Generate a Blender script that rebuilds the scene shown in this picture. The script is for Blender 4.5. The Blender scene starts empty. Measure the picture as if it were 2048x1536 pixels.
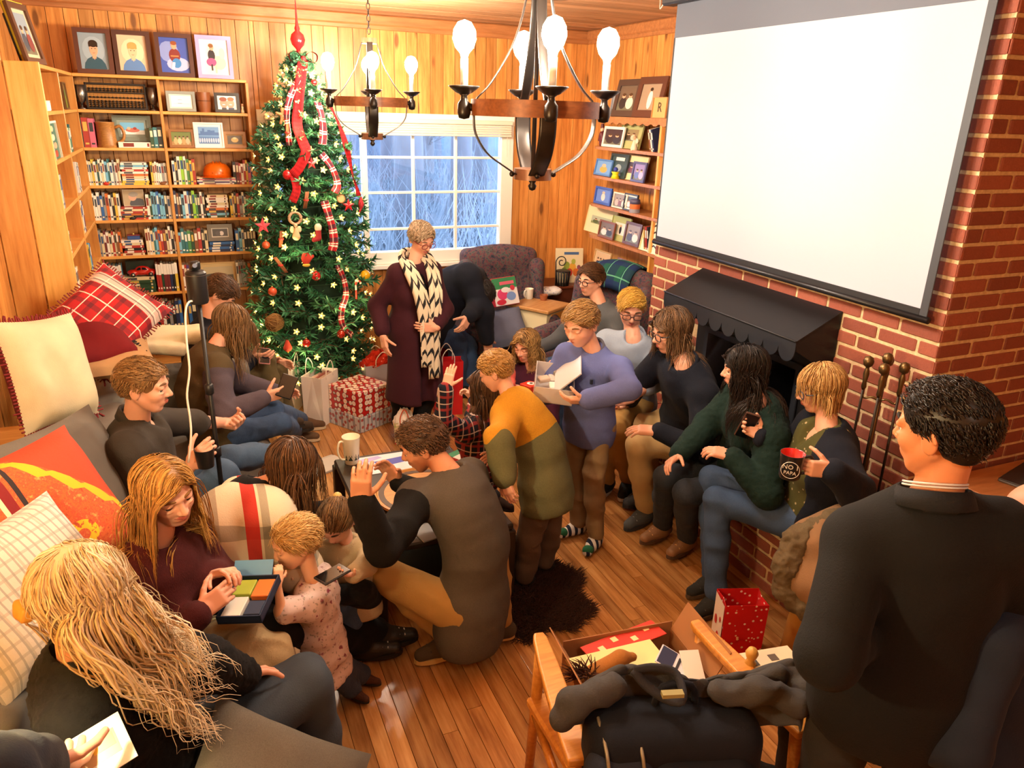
import bpy, math, random
import numpy as np
from mathutils import Matrix, Vector
random.seed(7); RNG = np.random.default_rng(7)
SC = bpy.context.scene; COL = SC.collection

# ------------------------------------------------------------------ camera, world, lights, exposure
FPX, CAMH = 1492.73, 2.35
def _rot(yaw, pitch, roll):
    cy, sy = math.cos(yaw), math.sin(yaw)
    fwd = np.array([sy*math.cos(pitch), cy*math.cos(pitch), -math.sin(pitch)])
    right = np.array([cy, -sy, 0.]); up = np.cross(right, fwd)
    r = math.cos(roll)*right+math.sin(roll)*up; u = -math.sin(roll)*right+math.cos(roll)*up
    return np.stack([r, -u, fwd])
RC = _rot(.414153, .349653, .030464)
CAMP = np.array([0, 0, CAMH])
cd = bpy.data.cameras.new('camera'); cam = bpy.data.objects.new('camera', cd); COL.objects.link(cam)
cd.sensor_fit = 'HORIZONTAL'; cd.sensor_width = 36; cd.lens = FPX/2048*36; cd.clip_start = .05; cd.clip_end = 200
mw = Matrix.Identity(4)
for i in range(3):
    mw[i][0] = RC[0][i]; mw[i][1] = -RC[1][i]; mw[i][2] = -RC[2][i]; mw[i][3] = CAMP[i]
cam.matrix_world = mw; SC.camera = cam
SC.view_settings.view_transform = 'Standard'; SC.view_settings.look = 'None'
SC.view_settings.gamma = 1; SC.view_settings.use_curve_mapping = False
SC.view_settings.exposure = 0.12
wd = bpy.data.worlds.new('winter_sky'); SC.world = wd; wd.use_nodes = True
_b = wd.node_tree.nodes['Background']; _b.inputs[0].default_value = (.52, .7, 1.0, 1); _b.inputs[1].default_value = 9.0
def lamp(name, kind, loc, power, color, size=.05, rot=None, parent=None):
    l = bpy.data.lights.new(name, kind); l.energy = power; l.color = color
    if kind == 'AREA': l.size = size
    else: l.shadow_soft_size = size
    o = bpy.data.objects.new(name, l); COL.objects.link(o); o.location = loc
    if rot: o.rotation_euler = rot
    if parent: o.parent = parent
    return o
BULB_W, BULB_C = 560.0, (1.0, .84, .64)
FILL_W = 14.0

# ------------------------------------------------------------------ measuring helpers (a sight line meets a plane of the room)
def ray(u, v): return RC.T@np.array([u-1024., v-768., FPX])
def A(u, v, x=None, y=None, z=None, d=None):
    r = ray(u, v)
    if d is not None: t = d/FPX
    elif x is not None: t = x/r[0]
    elif y is not None: t = y/r[1]
    else: t = (z-CAMH)/r[2]
    return CAMP+r*t
def unit(v):
    v = np.asarray(v, float); n = np.linalg.norm(v); return v/n if n > 1e-9 else v

# ------------------------------------------------------------------ materials
def lin(c):
    if isinstance(c, str):
        c = c.lstrip('#'); c = [int(c[i:i+2], 16)/255 for i in (0, 2, 4)]
        c = [x/12.92 if x <= .04045 else ((x+.055)/1.055)**2.4 for x in c]
    return (c[0], c[1], c[2], 1)
_MC = {}
class NT:
    def __init__(s, name):
        s.m = bpy.data.materials.new(name); s.m.use_nodes = True; s.t = s.m.node_tree; s.b = s.t.nodes['Principled BSDF']
    def n(s, typ, **kw):
        x = s.t.nodes.new(typ)
        for k, v in kw.items():
            if k.startswith('i_'): x.inputs[k[2:].replace('_', ' ')].default_value = v
            else: setattr(x, k, v)
        return x
    def l(s, a, b): s.t.links.new(a, b)
    def ramp(s, src, stops, interp='LINEAR'):
        r = s.n('ShaderNodeValToRGB'); r.color_ramp.interpolation = interp
        e = r.color_ramp.elements
        while len(e) < len(stops): e.new(.5)
        for i, (p, c) in enumerate(stops): e[i].position = p; e[i].color = lin(c)
        if src is not None: s.l(src, r.inputs[0])
        return r.outputs[0]
    def math(s, op, a, b=None, clamp=False):
        x = s.n('ShaderNodeMath', operation=op, use_clamp=clamp)
        for i, v in enumerate((a, b)):
            if v is None: continue
            if isinstance(v, (int, float)): x.inputs[i].default_value = v
            else: s.l(v, x.inputs[i])
        return x.outputs[0]
    def mix(s, f, a, b, blend='MIX'):
        x = s.n('ShaderNodeMix', data_type='RGBA', blend_type=blend)
        for i, v in ((0, f), (6, a), (7, b)):
            if isinstance(v, (int, float)): x.inputs[i].default_value = v
            elif isinstance(v, (str, tuple)): x.inputs[i].default_value = lin(v)
            else: s.l(v, x.inputs[i])
        return x.outputs[2]
    def bump(s, h, strength=.3, dist=.01):
        b = s.n('ShaderNodeBump'); b.inputs['Strength'].default_value = strength; b.inputs['Distance'].default_value = dist
        s.l(h, b.inputs['Height']); s.l(b.outputs[0], s.b.inputs['Normal'])
    def col(s, c):
        if isinstance(c, (str, tuple)): s.b.inputs['Base Color'].default_value = lin(c)
        else: s.l(c, s.b.inputs['Base Color'])
    def pos(s, scale=(1, 1, 1), kind='Object', rnd=False):
        if kind == 'World': o = s.n('ShaderNodeNewGeometry').outputs['Position']
        else: o = s.n('ShaderNodeTexCoord').outputs[kind]
        mp = s.n('ShaderNodeMapping'); mp.inputs['Scale'].default_value = scale; s.l(o, mp.inputs['Vector'])
        if rnd:
            oi = s.n('ShaderNodeObjectInfo'); v = s.math('MULTIPLY', oi.outputs['Random'], 37.0)
            c = s.n('ShaderNodeCombineXYZ'); s.l(v, c.inputs[0]); s.l(v, c.inputs[1]); s.l(v, c.inputs[2])
            s.l(c.outputs[0], mp.inputs['Location'])
        return mp.outputs[0]
    def noise(s, vec, scale=5, detail=3, rough=.5):
        x = s.n('ShaderNodeTexNoise'); x.inputs['Scale'].default_value = scale; x.inputs['Detail'].default_value = detail; x.inputs['Roughness'].default_value = rough
        s.l(vec, x.inputs['Vector']); return x.outputs[0]
def mat(color, rough=.6, metal=0, bump=0, bscale=150, emis=0, sheen=0, spec=.5, var=0, trans=0, coat=0):
    key = (color if isinstance(color, str) else tuple(color), rough, metal, bump, bscale, emis, sheen, spec, var, trans, coat)
    if key in _MC: return _MC[key]
    n = NT('surface_'+str(len(_MC))); b = n.b
    if var:
        v = n.noise(n.pos(), 4, 3)
        n.col(n.mix(v, tuple(x*(1-var) for x in lin(color)[:3]), tuple(min(1, x*(1+var)) for x in lin(color)[:3])))
    else: n.col(color)
    b.inputs['Roughness'].default_value = rough; b.inputs['Metallic'].default_value = metal
    b.inputs['Specular IOR Level'].default_value = spec
    if sheen: b.inputs['Sheen Weight'].default_value = sheen; b.inputs['Sheen Roughness'].default_value = .5
    if coat: b.inputs['Coat Weight'].default_value = coat
    if trans: b.inputs['Transmission Weight'].default_value = trans
    if emis: b.inputs['Emission Color'].default_value = lin(color); b.inputs['Emission Strength'].default_value = emis
    if bump: n.bump(n.noise(n.pos(), bscale, 2), bump, .004)
    _MC[key] = n.m; return n.m
def cached(f):
    def g(*a):
        k = (f.__name__,)+a
        if k not in _MC: _MC[k] = f(*a)
        return _MC[k]
    return g
@cached
def pine(c1, c2, c3, rough, knots, ax=2):
    n = NT('knotty_pine')
    st = lambda a, b: tuple(b if i == ax else a for i in range(3))
    p = n.pos(st(9, .8), 'World', True)
    g = n.noise(p, 3.0, 5, .6)
    q = n.noise(n.pos(st(60, 2.2), 'World', True), 2, 3)
    oi = n.n('ShaderNodeObjectInfo')
    c = n.ramp(g, [(.3, c1), (.5, c2), (.72, c3)])
    c = n.mix(n.math('MULTIPLY', n.math('SUBTRACT', q, .35), .5, True), c, lin(c1)[:3])
    hv = n.n('ShaderNodeHueSaturation'); n.l(c, hv.inputs['Color'])
    n.l(n.math('ADD', n.math('MULTIPLY', oi.outputs['Random'], .5), .75), hv.inputs['Value'])
    c = hv.outputs[0]
    if knots:
        vo = n.n('ShaderNodeTexVoronoi'); vo.inputs['Scale'].default_value = 1.0
        n.l(n.pos(st(6.5, 2.1), 'World', True), vo.inputs['Vector'])
        k = n.ramp(vo.outputs['Distance'], [(.0, '#ffffff'), (.09, '#ffffff'), (.17, '#000000')])
        c = n.mix(n.math('MULTIPLY', k, .75), c, '#4a2008')
    n.col(c); n.b.inputs['Roughness'].default_value = rough
    n.bump(q, .12, .003)
    return n.m
@cached
def wood(c1, c2, rough, scale):
    n = NT('wood')
    g = n.noise(n.pos((scale, scale*8, scale*8), 'Object', True), 2.5, 5, .6)
    n.col(n.ramp(g, [(.3, c1), (.7, c2)])); n.b.inputs['Roughness'].default_value = rough
    n.bump(g, .1, .002)
    return n.m
@cached
def fabric(c, kind, c2):
    n = NT('fabric_'+kind); b = n.b; b.inputs['Roughness'].default_value = .85; b.inputs['Specular IOR Level'].default_value = .2
    b.inputs['Sheen Weight'].default_value = .02
    p = n.pos()
    big = n.noise(p, 7, 3)
    cc = n.mix(big, tuple(x*.78 for x in lin(c)[:3]), tuple(min(1, x*1.18) for x in lin(c)[:3]))
    h = None
    if kind == 'heather':
        f = n.noise(n.pos((1, 1, 4)), 240, 2)
        cc = n.mix(n.math('MULTIPLY', f, .8), cc, c2 or tuple(x*.5 for x in lin(c)[:3])); h = f
    elif kind == 'knit':
        h = n.noise(n.pos((1.6, 1.6, .5)), 210, 3, .7); cc = n.mix(n.math('MULTIPLY', h, .5), cc, tuple(x*.5 for x in lin(c)[:3]))
    elif kind == 'fleece' or kind == 'fur':
        h = n.noise(p, 170, 4, .8)
        cc = n.mix(n.math('MULTIPLY', h, .7), cc, c2 or tuple(x*.4 for x in lin(c)[:3]))
    elif kind == 'denim':
        f = n.noise(n.pos((1, 1, .25)), 300, 2); cc = n.mix(n.math('MULTIPLY', f, .5), cc, c2 or tuple(min(1, x*2.2+.03) for x in lin(c)[:3])); h = f
        cc = n.mix(n.ramp(n.noise(p, 3.2, 2), [(.5, '#000000'), (.75, '#ffffff')]), cc, tuple(min(1, x*1.7+.02) for x in lin(c)[:3]))
    elif kind == 'dots':
        v = n.n('ShaderNodeTexVoronoi'); v.inputs['Scale'].default_value = 34; n.l(p, v.inputs['Vector'])
        cc = n.mix(n.ramp(v.outputs['Distance'], [(.17, '#ffffff'), (.22, '#000000')]), cc, c2); h = big
    elif kind == 'floral':
        v = n.n('ShaderNodeTexVoronoi'); v.inputs['Scale'].default_value = 26; n.l(p, v.inputs['Vector'])
        k = n.ramp(v.outputs['Distance'], [(.25, '#ffffff'), (.4, '#000000')])
        k2 = n.ramp(n.noise(p, 40, 3), [(.52, '#000000'), (.58, '#ffffff')])
        cc = n.mix(n.math('MULTIPLY', k, k2), cc, c2); cc = n.mix(n.math('MULTIPLY', n.ramp(n.noise(p, 75, 2), [(.6, '#000000'), (.66, '#ffffff')]), .6), cc, '#6d6a50'); h = big
    elif kind == 'tapestry':
        v = n.n('ShaderNodeTexVoronoi'); v.inputs['Scale'].default_value = 11; n.l(n.mix(.3, p, n.n('ShaderNodeTexNoise').outputs[1]), v.inputs['Vector'])
        h = n.noise(p, 26, 4, .7)
        cc = n.ramp(h, [(.3, '#20242c'), (.42, '#3c4250'), (.5, '#6b3a42'), (.56, '#4c5a58'), (.64, '#3a3040'), (.75, '#7f6a58')])
    else:
        h = n.noise(p, 220, 2)
    n.col(cc)
    if h is not None: n.bump(h, .5 if kind in ('fleece', 'fur', 'knit') else .25, .004)
    return n.m
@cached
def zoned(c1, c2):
    n = NT('zoned_cloth'); b = n.b; b.inputs['Roughness'].default_value = .85; b.inputs['Specular IOR Level'].default_value = .2
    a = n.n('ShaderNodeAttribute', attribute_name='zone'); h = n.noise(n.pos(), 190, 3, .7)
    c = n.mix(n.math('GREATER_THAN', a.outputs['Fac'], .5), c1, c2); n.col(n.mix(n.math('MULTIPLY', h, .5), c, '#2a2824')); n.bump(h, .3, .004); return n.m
@cached
def plaid(base, lines, scale, coord):
    """lines: ((axis, period, offset, width, colour, amount), ...) in the coordinate's own units"""
    n = NT('plaid'); n.b.inputs['Roughness'].default_value = .85; n.b.inputs['Specular IOR Level'].default_value = .2
    sp = n.n('ShaderNodeSeparateXYZ'); n.l(n.pos((scale,)*3, coord), sp.inputs[0])
    c = None
    for ax, per, off, w, colr, amt in lines:
        t = n.math('FRACT', n.math('DIVIDE', n.math('ADD', sp.outputs[ax], off+50*per), per))
        m = n.math('MULTIPLY', n.math('LESS_THAN', t, w/per), amt)
        c = n.mix(m, c if c is not None else base, colr)
    n.col(c); n.bump(n.noise(n.pos(), 200, 2), .25, .003)
    return n.m
@cached
def skin_mat(c):
    n = NT('skin'); p = n.pos()
    k = n.noise(p, 18, 3)
    n.col(n.mix(k, tuple(x*.9 for x in lin(c)[:3]), (min(1, lin(c)[0]*1.08), lin(c)[1]*.96, lin(c)[2]*.92)))
    n.b.inputs['Roughness'].default_value = .5; n.b.inputs['Subsurface Weight'].default_value = .08
    n.b.inputs['Subsurface Radius'].default_value = (.01, .004, .002)
    n.b.inputs['Specular IOR Level'].default_value = .35
    return n.m
@cached
def hair_mat(c1, c2):
    n = NT('hair'); a = n.n('ShaderNodeAttribute', attribute_name='shade')
    n.col(n.ramp(a.outputs['Fac'], [(0, c1), (1, c2)])); n.b.inputs['Roughness'].default_value = .42
    n.b.inputs['Specular IOR Level'].default_value = .35
    return n.m

# ------------------------------------------------------------------ meshes
def newmesh(name, V, F, mats, mi=None, smooth=True, uv=None, sharp=None):
    """V (n,3); F list of index lists or (m,4) array"""
    me = bpy.data.meshes.new(name)
    V = np.asarray(V, np.float32)
    me.vertices.add(len(V)); me.vertices.foreach_set('co', V.ravel())
    if isinstance(F, np.ndarray):
        m, k = F.shape; tot = m*k; flat = F.ravel().astype(np.int32); st = np.arange(0, tot, k, dtype=np.int32)
    else:
        m = len(F); ln = np.fromiter((len(f) for f in F), np.int32, m); tot = int(ln.sum())
        flat = np.fromiter((i for f in F for i in f), np.int32, tot); st = np.concatenate([[0], np.cumsum(ln)[:-1]]).astype(np.int32)
    me.loops.add(tot); me.loops.foreach_set('vertex_index', flat)
    me.polygons.add(m); me.polygons.foreach_set('loop_start', st)
    if mi is not None: me.polygons.foreach_set('material_index', np.asarray(mi, np.int32))
    if uv is not None:
        ul = me.uv_layers.new(name='UVMap'); U = np.asarray(uv, np.float32)[flat]; ul.data.foreach_set('uv', U.ravel())
    for x in (mats if isinstance(mats, (list, tuple)) else [mats]): me.materials.append(x)
    me.update(calc_edges=True)
    if not smooth: me.shade_flat()
    elif sharp: me.set_sharp_from_angle(angle=math.radians(sharp))
    return me
USED = {}
def obj(name, me, parent=None, loc=None):
    o = bpy.data.objects.new(name, me); COL.objects.link(o)
    if parent is not None: o.parent = parent
    if loc is not None: o.location = loc
    return o
def tag(o, label, cat, group=None, kind=None):
    if label: o['label'] = label
    if cat: o['category'] = cat
    if group: o['group'] = group
    if kind: o['kind'] = kind
    return o
def thing(name, label, cat, loc=(0, 0, 0), rz=0, group=None):
    o = bpy.data.objects.new(name, None); COL.objects.link(o); o.location = loc; o.rotation_euler = (0, 0, rz); o.empty_display_size = .05
    return tag(o, label, cat, group)
def frame_of(f, up=(0, 0, 1)):
    """columns: right, forward, up"""
    f = unit(f); r = np.cross(f, up)
    if np.linalg.norm(r) < 1e-4: r = np.array([1., 0, 0])
    r = unit(r); return np.stack([r, f, np.cross(r, f)], 1)
class MB:
    def __init__(s): s.V = []; s.F = []; s.I = []; s.U = []
    def add(s, V, F, mi=0, uv=None):
        b = len(s.V); V = [tuple(map(float, v)) for v in V]; s.V += V; s.F += [[b+i for i in f] for f in F]
        s.I += [mi]*len(F) if isinstance(mi, int) else list(mi)
        s.U += list(uv) if uv is not None else [(0, 0)]*len(V)
        return s
    def box(s, lo, hi, mi=0, bev=0):
        lo = np.array(lo, float); hi = np.array(hi, float); c = (lo+hi)/2; h = abs(hi-lo)/2
        return s.obox(c, np.eye(3), h, mi, bev)
    def obox(s, c, R, h, mi=0, bev=0):
        c = np.array(c, float); R = np.array(R, float)
        if bev <= 0:
            P = [(x, y, z) for z in (-1, 1) for y in (-1, 1) for x in (-1, 1)]
            V = [c+R@(np.array(p)*h) for p in P]
            return s.add(V, [(0, 2, 3, 1), (4, 5, 7, 6), (0, 1, 5, 4), (2, 6, 7, 3), (0, 4, 6, 2), (1, 3, 7, 5)], mi)
        V = []; idx = {}
        for sx in (-1, 1):
            for sy in (-1, 1):
                for sz in (-1, 1):
                    sg = np.array((sx, sy, sz))
                    for a in range(3):
                        p = sg*(np.array(h)-bev); p[a] = sg[a]*h[a]; idx[(sx, sy, sz, a)] = len(V); V.append(c+R@p)
        F = []
        for a in range(3):
            b, d = [(1, 2), (2, 0), (0, 1)][a]
            for sg in (-1, 1):
                q = []
                for (e, f) in ((-1, -1), (1, -1), (1, 1), (-1, 1)):
                    k = [0, 0, 0]; k[a] = sg; k[b] = e; k[d] = f; q.append(idx[(*k, a)])
                F.append(q if sg > 0 else q[::-1])
            for e in (-1, 1):
                for f in (-1, 1):
                    q = []
                    for sg, ax in ((-1, b), (1, b), (1, d), (-1, d)):
                        k = [0, 0, 0]; k[a] = sg; k[b] = e; k[d] = f; q.append(idx[(*k, ax)])
                    F.append(q if e*f < 0 else q[::-1])
        for sx in (-1, 1):
            for sy in (-1, 1):
                for sz in (-1, 1):
                    q = [idx[(sx, sy, sz, a)] for a in range(3)]; F.append(q if sx*sy*sz > 0 else q[::-1])
        return s.add(V, F, mi)
    def tube(s, P, r, n=8, mi=0, cap=True, flat=1.0, up=None):
        P = np.array(P, float); m = len(P); r = np.broadcast_to(np.array(r, float), (m,)); V = []; F = []
        T = np.gradient(P, axis=0); T /= np.maximum(np.linalg.norm(T, axis=1), 1e-9)[:, None]
        a = np.cross(T[0], up if up is not None else ((0, 0, 1) if abs(T[0][2]) < .9 else (1, 0, 0))); a = unit(a)
        for i in range(m):
            a = unit(a-T[i]*a.dot(T[i])); b = np.cross(T[i], a)
            for k in range(n):
                th = 2*math.pi*k/n; V.append(P[i]+r[i]*(math.cos(th)*a+flat*math.sin(th)*b))
        for i in range(m-1):
            for k in range(n):
                k2 = (k+1) % n; F.append((i*n+k, i*n+k2, (i+1)*n+k2, (i+1)*n+k))
        if cap: F.append(tuple(range(n))[::-1]); F.append(tuple((m-1)*n+k for k in range(n)))
        return s.add(V, F, mi)
    def lathe(s, prof, c=(0, 0, 0), n=20, mi=0, R=None, cap=True, arc=(0, 2*math.pi)):
        c = np.array(c, float); V = []; F = []; full = abs(arc[1]-arc[0]-2*math.pi) < 1e-6
        R = np.eye(3) if R is None else np.array(R)
        nn = n if full else n+1
        for (rad, z) in prof:
            for k in range(nn):
                th = arc[0]+(arc[1]-arc[0])*k/n; V.append(c+R@np.array([rad*math.cos(th), rad*math.sin(th), z]))
        m = len(prof)
        for i in range(m-1):
            for k in range(n):
                k2 = (k+1) % nn; F.append((i*nn+k, i*nn+k2, (i+1)*nn+k2, (i+1)*nn+k))
        if cap and full:
            if prof[0][0] > 1e-5: F.append(tuple(range(n))[::-1])
            if prof[-1][0] > 1e-5: F.append(tuple((m-1)*nn+k for k in range(n)))
        return s.add(V, F, mi)
    def sphere(s, c, r, n=12, m=8, mi=0, R=None):
        r = np.broadcast_to(np.array(r, float), (3,)); R = np.eye(3) if R is None else np.array(R); c = np.array(c, float); V = []; F = []
        for i in range(m+1):
            ph = math.pi*i/m
            for k in range(n):
                th = 2*math.pi*k/n; V.append(c+R@(r*np.array([math.sin(ph)*math.cos(th), math.sin(ph)*math.sin(th), -math.cos(ph)])))
        for i in range(m):
            for k in range(n):
                k2 = (k+1) % n; F.append((i*n+k, i*n+k2, (i+1)*n+k2, (i+1)*n+k))
        return s.add(V, F, mi)
    def grid(s, P, mi=0, cu=False, cv=False, uv=True):
        P = np.array(P, float); nu, nv = P.shape[:2]; F = []
        for i in range(nu if cu else nu-1):
            for j in range(nv if cv else nv-1):
                i2 = (i+1) % nu; j2 = (j+1) % nv; F.append((i*nv+j, i2*nv+j, i2*nv+j2, i*nv+j2))
        U = [(i/(nu-1), j/(nv-1)) for i in range(nu) for j in range(nv)]
        return s.add(P.reshape(-1, 3), F, mi, U)
    def prism(s, poly, ext, mi=0, O=(0, 0, 0), X=(1, 0, 0), Y=(0, 1, 0), back=True):
        """polygon in the X,Y plane at O, extruded by vector ext"""
        O = np.array(O, float); X = np.array(X, float); Y = np.array(Y, float); e = np.array(ext, float); n = len(poly)
        V = [O+X*p[0]+Y*p[1] for p in poly]+[O+X*p[0]+Y*p[1]+e for p in poly]
        F = [tuple(range(n))[::-1], tuple(range(n, 2*n))]+[(i, (i+1) % n, n+(i+1) % n, n+i) for i in range(n)]
        return s.add(V, F, mi)
    def mesh(s, name, mats, smooth=False, sharp=None, uv=False):
        return newmesh(name, s.V, s.F, mats, s.I, smooth, s.U if uv else None, sharp)
    def build(s, name, mats, parent=None, smooth=False, sharp=None, uv=False, loc=None):
        return obj(name, s.mesh(name, mats, smooth, sharp, uv), parent, loc)
def copytree(o, parent=None):
    c = o.copy(); COL.objects.link(c)
    if parent is not None: c.parent = parent
    for ch in list(o.children): copytree(ch, c)
    return c
ORD = 'first second third fourth fifth sixth seventh eighth ninth tenth eleventh twelfth thirteenth fourteenth fifteenth sixteenth seventeenth eighteenth nineteenth twentieth twenty-first twenty-second twenty-third twenty-fourth twenty-fifth twenty-sixth twenty-seventh twenty-eighth twenty-ninth thirtieth'.split()
def spline(pts, n=16):
    """Catmull-Rom through pts"""
    P = np.array(pts, float); P = np.vstack([2*P[0]-P[1], P, 2*P[-1]-P[-2]]); out = []
    seg = len(P)-3
    for t in np.linspace(0, seg, n):
        i = min(int(t), seg-1); f = t-i; a, b, c, d = P[i:i+4]
        out.append(.5*((2*b)+(-a+c)*f+(2*a-5*b+4*c-d)*f*f+(-a+3*b-3*c+d)*f**3))
    return np.array(out)
def text_mesh(body, size, mats, name='lettering', depth=.0006, align='CENTER'):
    c = bpy.data.curves.new(name, 'FONT'); c.body = body; c.size = size; c.extrude = depth; c.align_x = align; c.align_y = 'CENTER'; c.resolution_u = 2
    o = bpy.data.objects.new(name, c); COL.objects.link(o)
    bpy.context.view_layer.update()
    me = bpy.data.meshes.new_from_object(o.evaluated_get(bpy.context.evaluated_depsgraph_get()))
    bpy.data.objects.remove(o); bpy.data.curves.remove(c)
    me.materials.clear()
    me.materials.append(mats); me.name = name
    return me
# ------------------------------------------------------------------ smooth solids: signed distances on a grid, then surface nets
class Vol:
    def __init__(s, lo, hi, h):
        s.h = h; s.lo = np.array(lo, float)-3*h; n = np.ceil((np.array(hi, float)+3*h-s.lo)/h).astype(int)+1
        s.ax = [s.lo[i]+h*np.arange(n[i]) for i in range(3)]
        s.f = np.full(n, 1e3, np.float32); s.lab = np.zeros(n, np.int16)
    def _sl(s, lo, hi):
        r = []
        for i in range(3):
            a = int(np.floor((lo[i]-s.lo[i])/s.h)); b = int(np.ceil((hi[i]-s.lo[i])/s.h))+1
            a = max(0, a); b = min(len(s.ax[i]), b)
            if b <= a: return None
            r.append(slice(a, b))
        return tuple(r)
    def _eval(s, p, pad):
        k = p[0]
        if k == 'rc':
            a, b, r1, r2 = np.array(p[1], float), np.array(p[2], float), p[3], p[4]; m = max(r1, r2)+pad
            sl = s._sl(np.minimum(a, b)-m, np.maximum(a, b)+m)
            if sl is None: return None, None
            X, Y, Z = (s.ax[i][sl[i]].astype(np.float32) for i in range(3))
            d = b-a; L2 = max(float(d@d), 1e-9)
            px, py, pz = X[:, None, None]-a[0], Y[None, :, None]-a[1], Z[None, None, :]-a[2]
            t = np.clip((px*d[0]+py*d[1]+pz*d[2])/L2, 0, 1)
            q = np.sqrt((px-t*d[0])**2+(py-t*d[1])**2+(pz-t*d[2])**2)-(r1+t*(r2-r1))
            return sl, q
        c, R, r = np.array(p[1], float), np.array(p[2], float), np.array(p[3], float)   # oriented ellipsoid or box
        ext = np.abs(R)@(r if k != 'bx' else r+p[4])+pad
        sl = s._sl(c-ext, c+ext)
        if sl is None: return None, None
        X, Y, Z = (s.ax[i][sl[i]].astype(np.float32) for i in range(3))
        px, py, pz = X[:, None, None]-c[0], Y[None, :, None]-c[1], Z[None, None, :]-c[2]
        l = [px*R[0, j]+py*R[1, j]+pz*R[2, j] for j in range(3)]
        if k == 'el':
            k0 = np.sqrt(sum((l[j]/r[j])**2 for j in range(3))); k1 = np.sqrt(sum((l[j]/r[j]**2)**2 for j in range(3)))
            return sl, k0*(k0-1)/np.maximum(k1, 1e-6)
        q = [np.abs(l[j])-r[j] for j in range(3)]
        return sl, np.sqrt(sum(np.maximum(x, 0)**2 for x in q))+np.minimum(np.maximum(np.maximum(q[0], q[1]), q[2]), 0)-p[4]
    def add(s, p, k=.02, lab=0):
        sl, q = s._eval(p, k+2.5*s.h)
        if sl is None: return s
        f = s.f[sl]
        s.lab[sl] = np.where(q < f, lab, s.lab[sl])
        if k > 0:
            h = np.maximum(k-np.abs(f-q), 0)/k; s.f[sl] = np.minimum(f, q)-h*h*k*.25
        else: s.f[sl] = np.minimum(f, q)
        return s
    def sub(s, p, k=.01):
        sl, q = s._eval(p, k+2.5*s.h)
        if sl is None: return s
        f = s.f[sl]; q = -q
        h = np.maximum(k-np.abs(f-q), 0)/max(k, 1e-6); s.f[sl] = np.maximum(f, q)+h*h*k*.25
        return s
    def cut(s, o, n):
        """keep the side where (p-o).n <= 0"""
        n = unit(n); X, Y, Z = s.ax
        q = (X[:, None, None]-o[0])*n[0]+(Y[None, :, None]-o[1])*n[1]+(Z[None, None, :]-o[2])*n[2]
        s.f = np.maximum(s.f, q.astype(np.float32)); return s
    def surf(s):
        F = s.f; S = F < 0; n = np.array(F.shape); c = n-1
        cnt = np.zeros(c, np.int8); O = [(i, j, k) for i in (0, 1) for j in (0, 1) for k in (0, 1)]
        vw = lambda A_, o: A_[o[0]:o[0]+c[0], o[1]:o[1]+c[1], o[2]:o[2]+c[2]]
        for o in O: cnt += vw(S, o)
        idx = np.argwhere((cnt > 0) & (cnt < 8)); m = len(idx)
        if not m: return np.zeros((0, 3)), np.zeros((0, 4), int), np.zeros(0, int)
        acc = np.zeros((m, 3)); w = np.zeros(m)
        val = {o: F[idx[:, 0]+o[0], idx[:, 1]+o[1], idx[:, 2]+o[2]] for o in O}
        for a in O:
            for ax in range(3):
                if a[ax]: continue
                b = list(a); b[ax] = 1; b = tuple(b); va, vb = val[a], val[b]; x = (va < 0) != (vb < 0)
                t = np.where(x, va/np.where(x, va-vb, 1), 0); p = np.tile(np.array(a, float), (m, 1)); p[:, ax] = t
                acc[x] += p[x]; w[x] += 1
        loc = acc/w[:, None]; V = s.lo+(idx+loc)*s.h
        vid = np.full(c, -1, np.int32); vid[idx[:, 0], idx[:, 1], idx[:, 2]] = np.arange(m)
        rl = np.rint(idx+loc).astype(int); lab = s.lab[rl[:, 0], rl[:, 1], rl[:, 2]]
        Q = []
        for ax in range(3):
            u, v = [(1, 2), (2, 0), (0, 1)][ax]
            sa = [slice(1, -1)]*3; sb = [slice(1, -1)]*3; sa[ax] = slice(0, -1); sb[ax] = slice(1, None)
            A0, B0 = S[tuple(sa)], S[tuple(sb)]; e = np.argwhere(A0 != B0)
            if not len(e): continue
            e = e+1; e[:, ax] -= 1
            sg = S[e[:, 0], e[:, 1], e[:, 2]]
            def g(du, dv):
                q = e.copy(); q[:, u] += du; q[:, v] += dv; return vid[q[:, 0], q[:, 1], q[:, 2]]
            q = np.stack([g(-1, -1), g(0, -1), g(0, 0), g(-1, 0)], 1); q[~sg] = q[~sg][:, ::-1]; Q.append(q)
        return V, np.concatenate(Q), lab
_WV = RNG.normal(0, 1, (10, 3)); _PH = RNG.uniform(0, 6.28, 10)
def wob(P, freq, seed=0, stretch=(1, 1, 1)):
    """cheap smooth noise, about -1..1"""
    P = np.asarray(P)*np.array(stretch); o = 0
    for i in range(6):
        w = np.roll(_WV, seed, 0)[i]; o = o+np.sin(P@(w*freq)+_PH[(i+seed) % 10]+1.3*np.sin(P@(_WV[(i+seed+3) % 10]*freq*.6)))
    return o/4.0
def vnorm(V, Q):
    N = np.zeros_like(V); n = np.cross(V[Q[:, 2]]-V[Q[:, 0]], V[Q[:, 3]]-V[Q[:, 1]])
    for j in range(4): np.add.at(N, Q[:, j], n)
    return N/np.maximum(np.linalg.norm(N, axis=1), 1e-12)[:, None]
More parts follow.
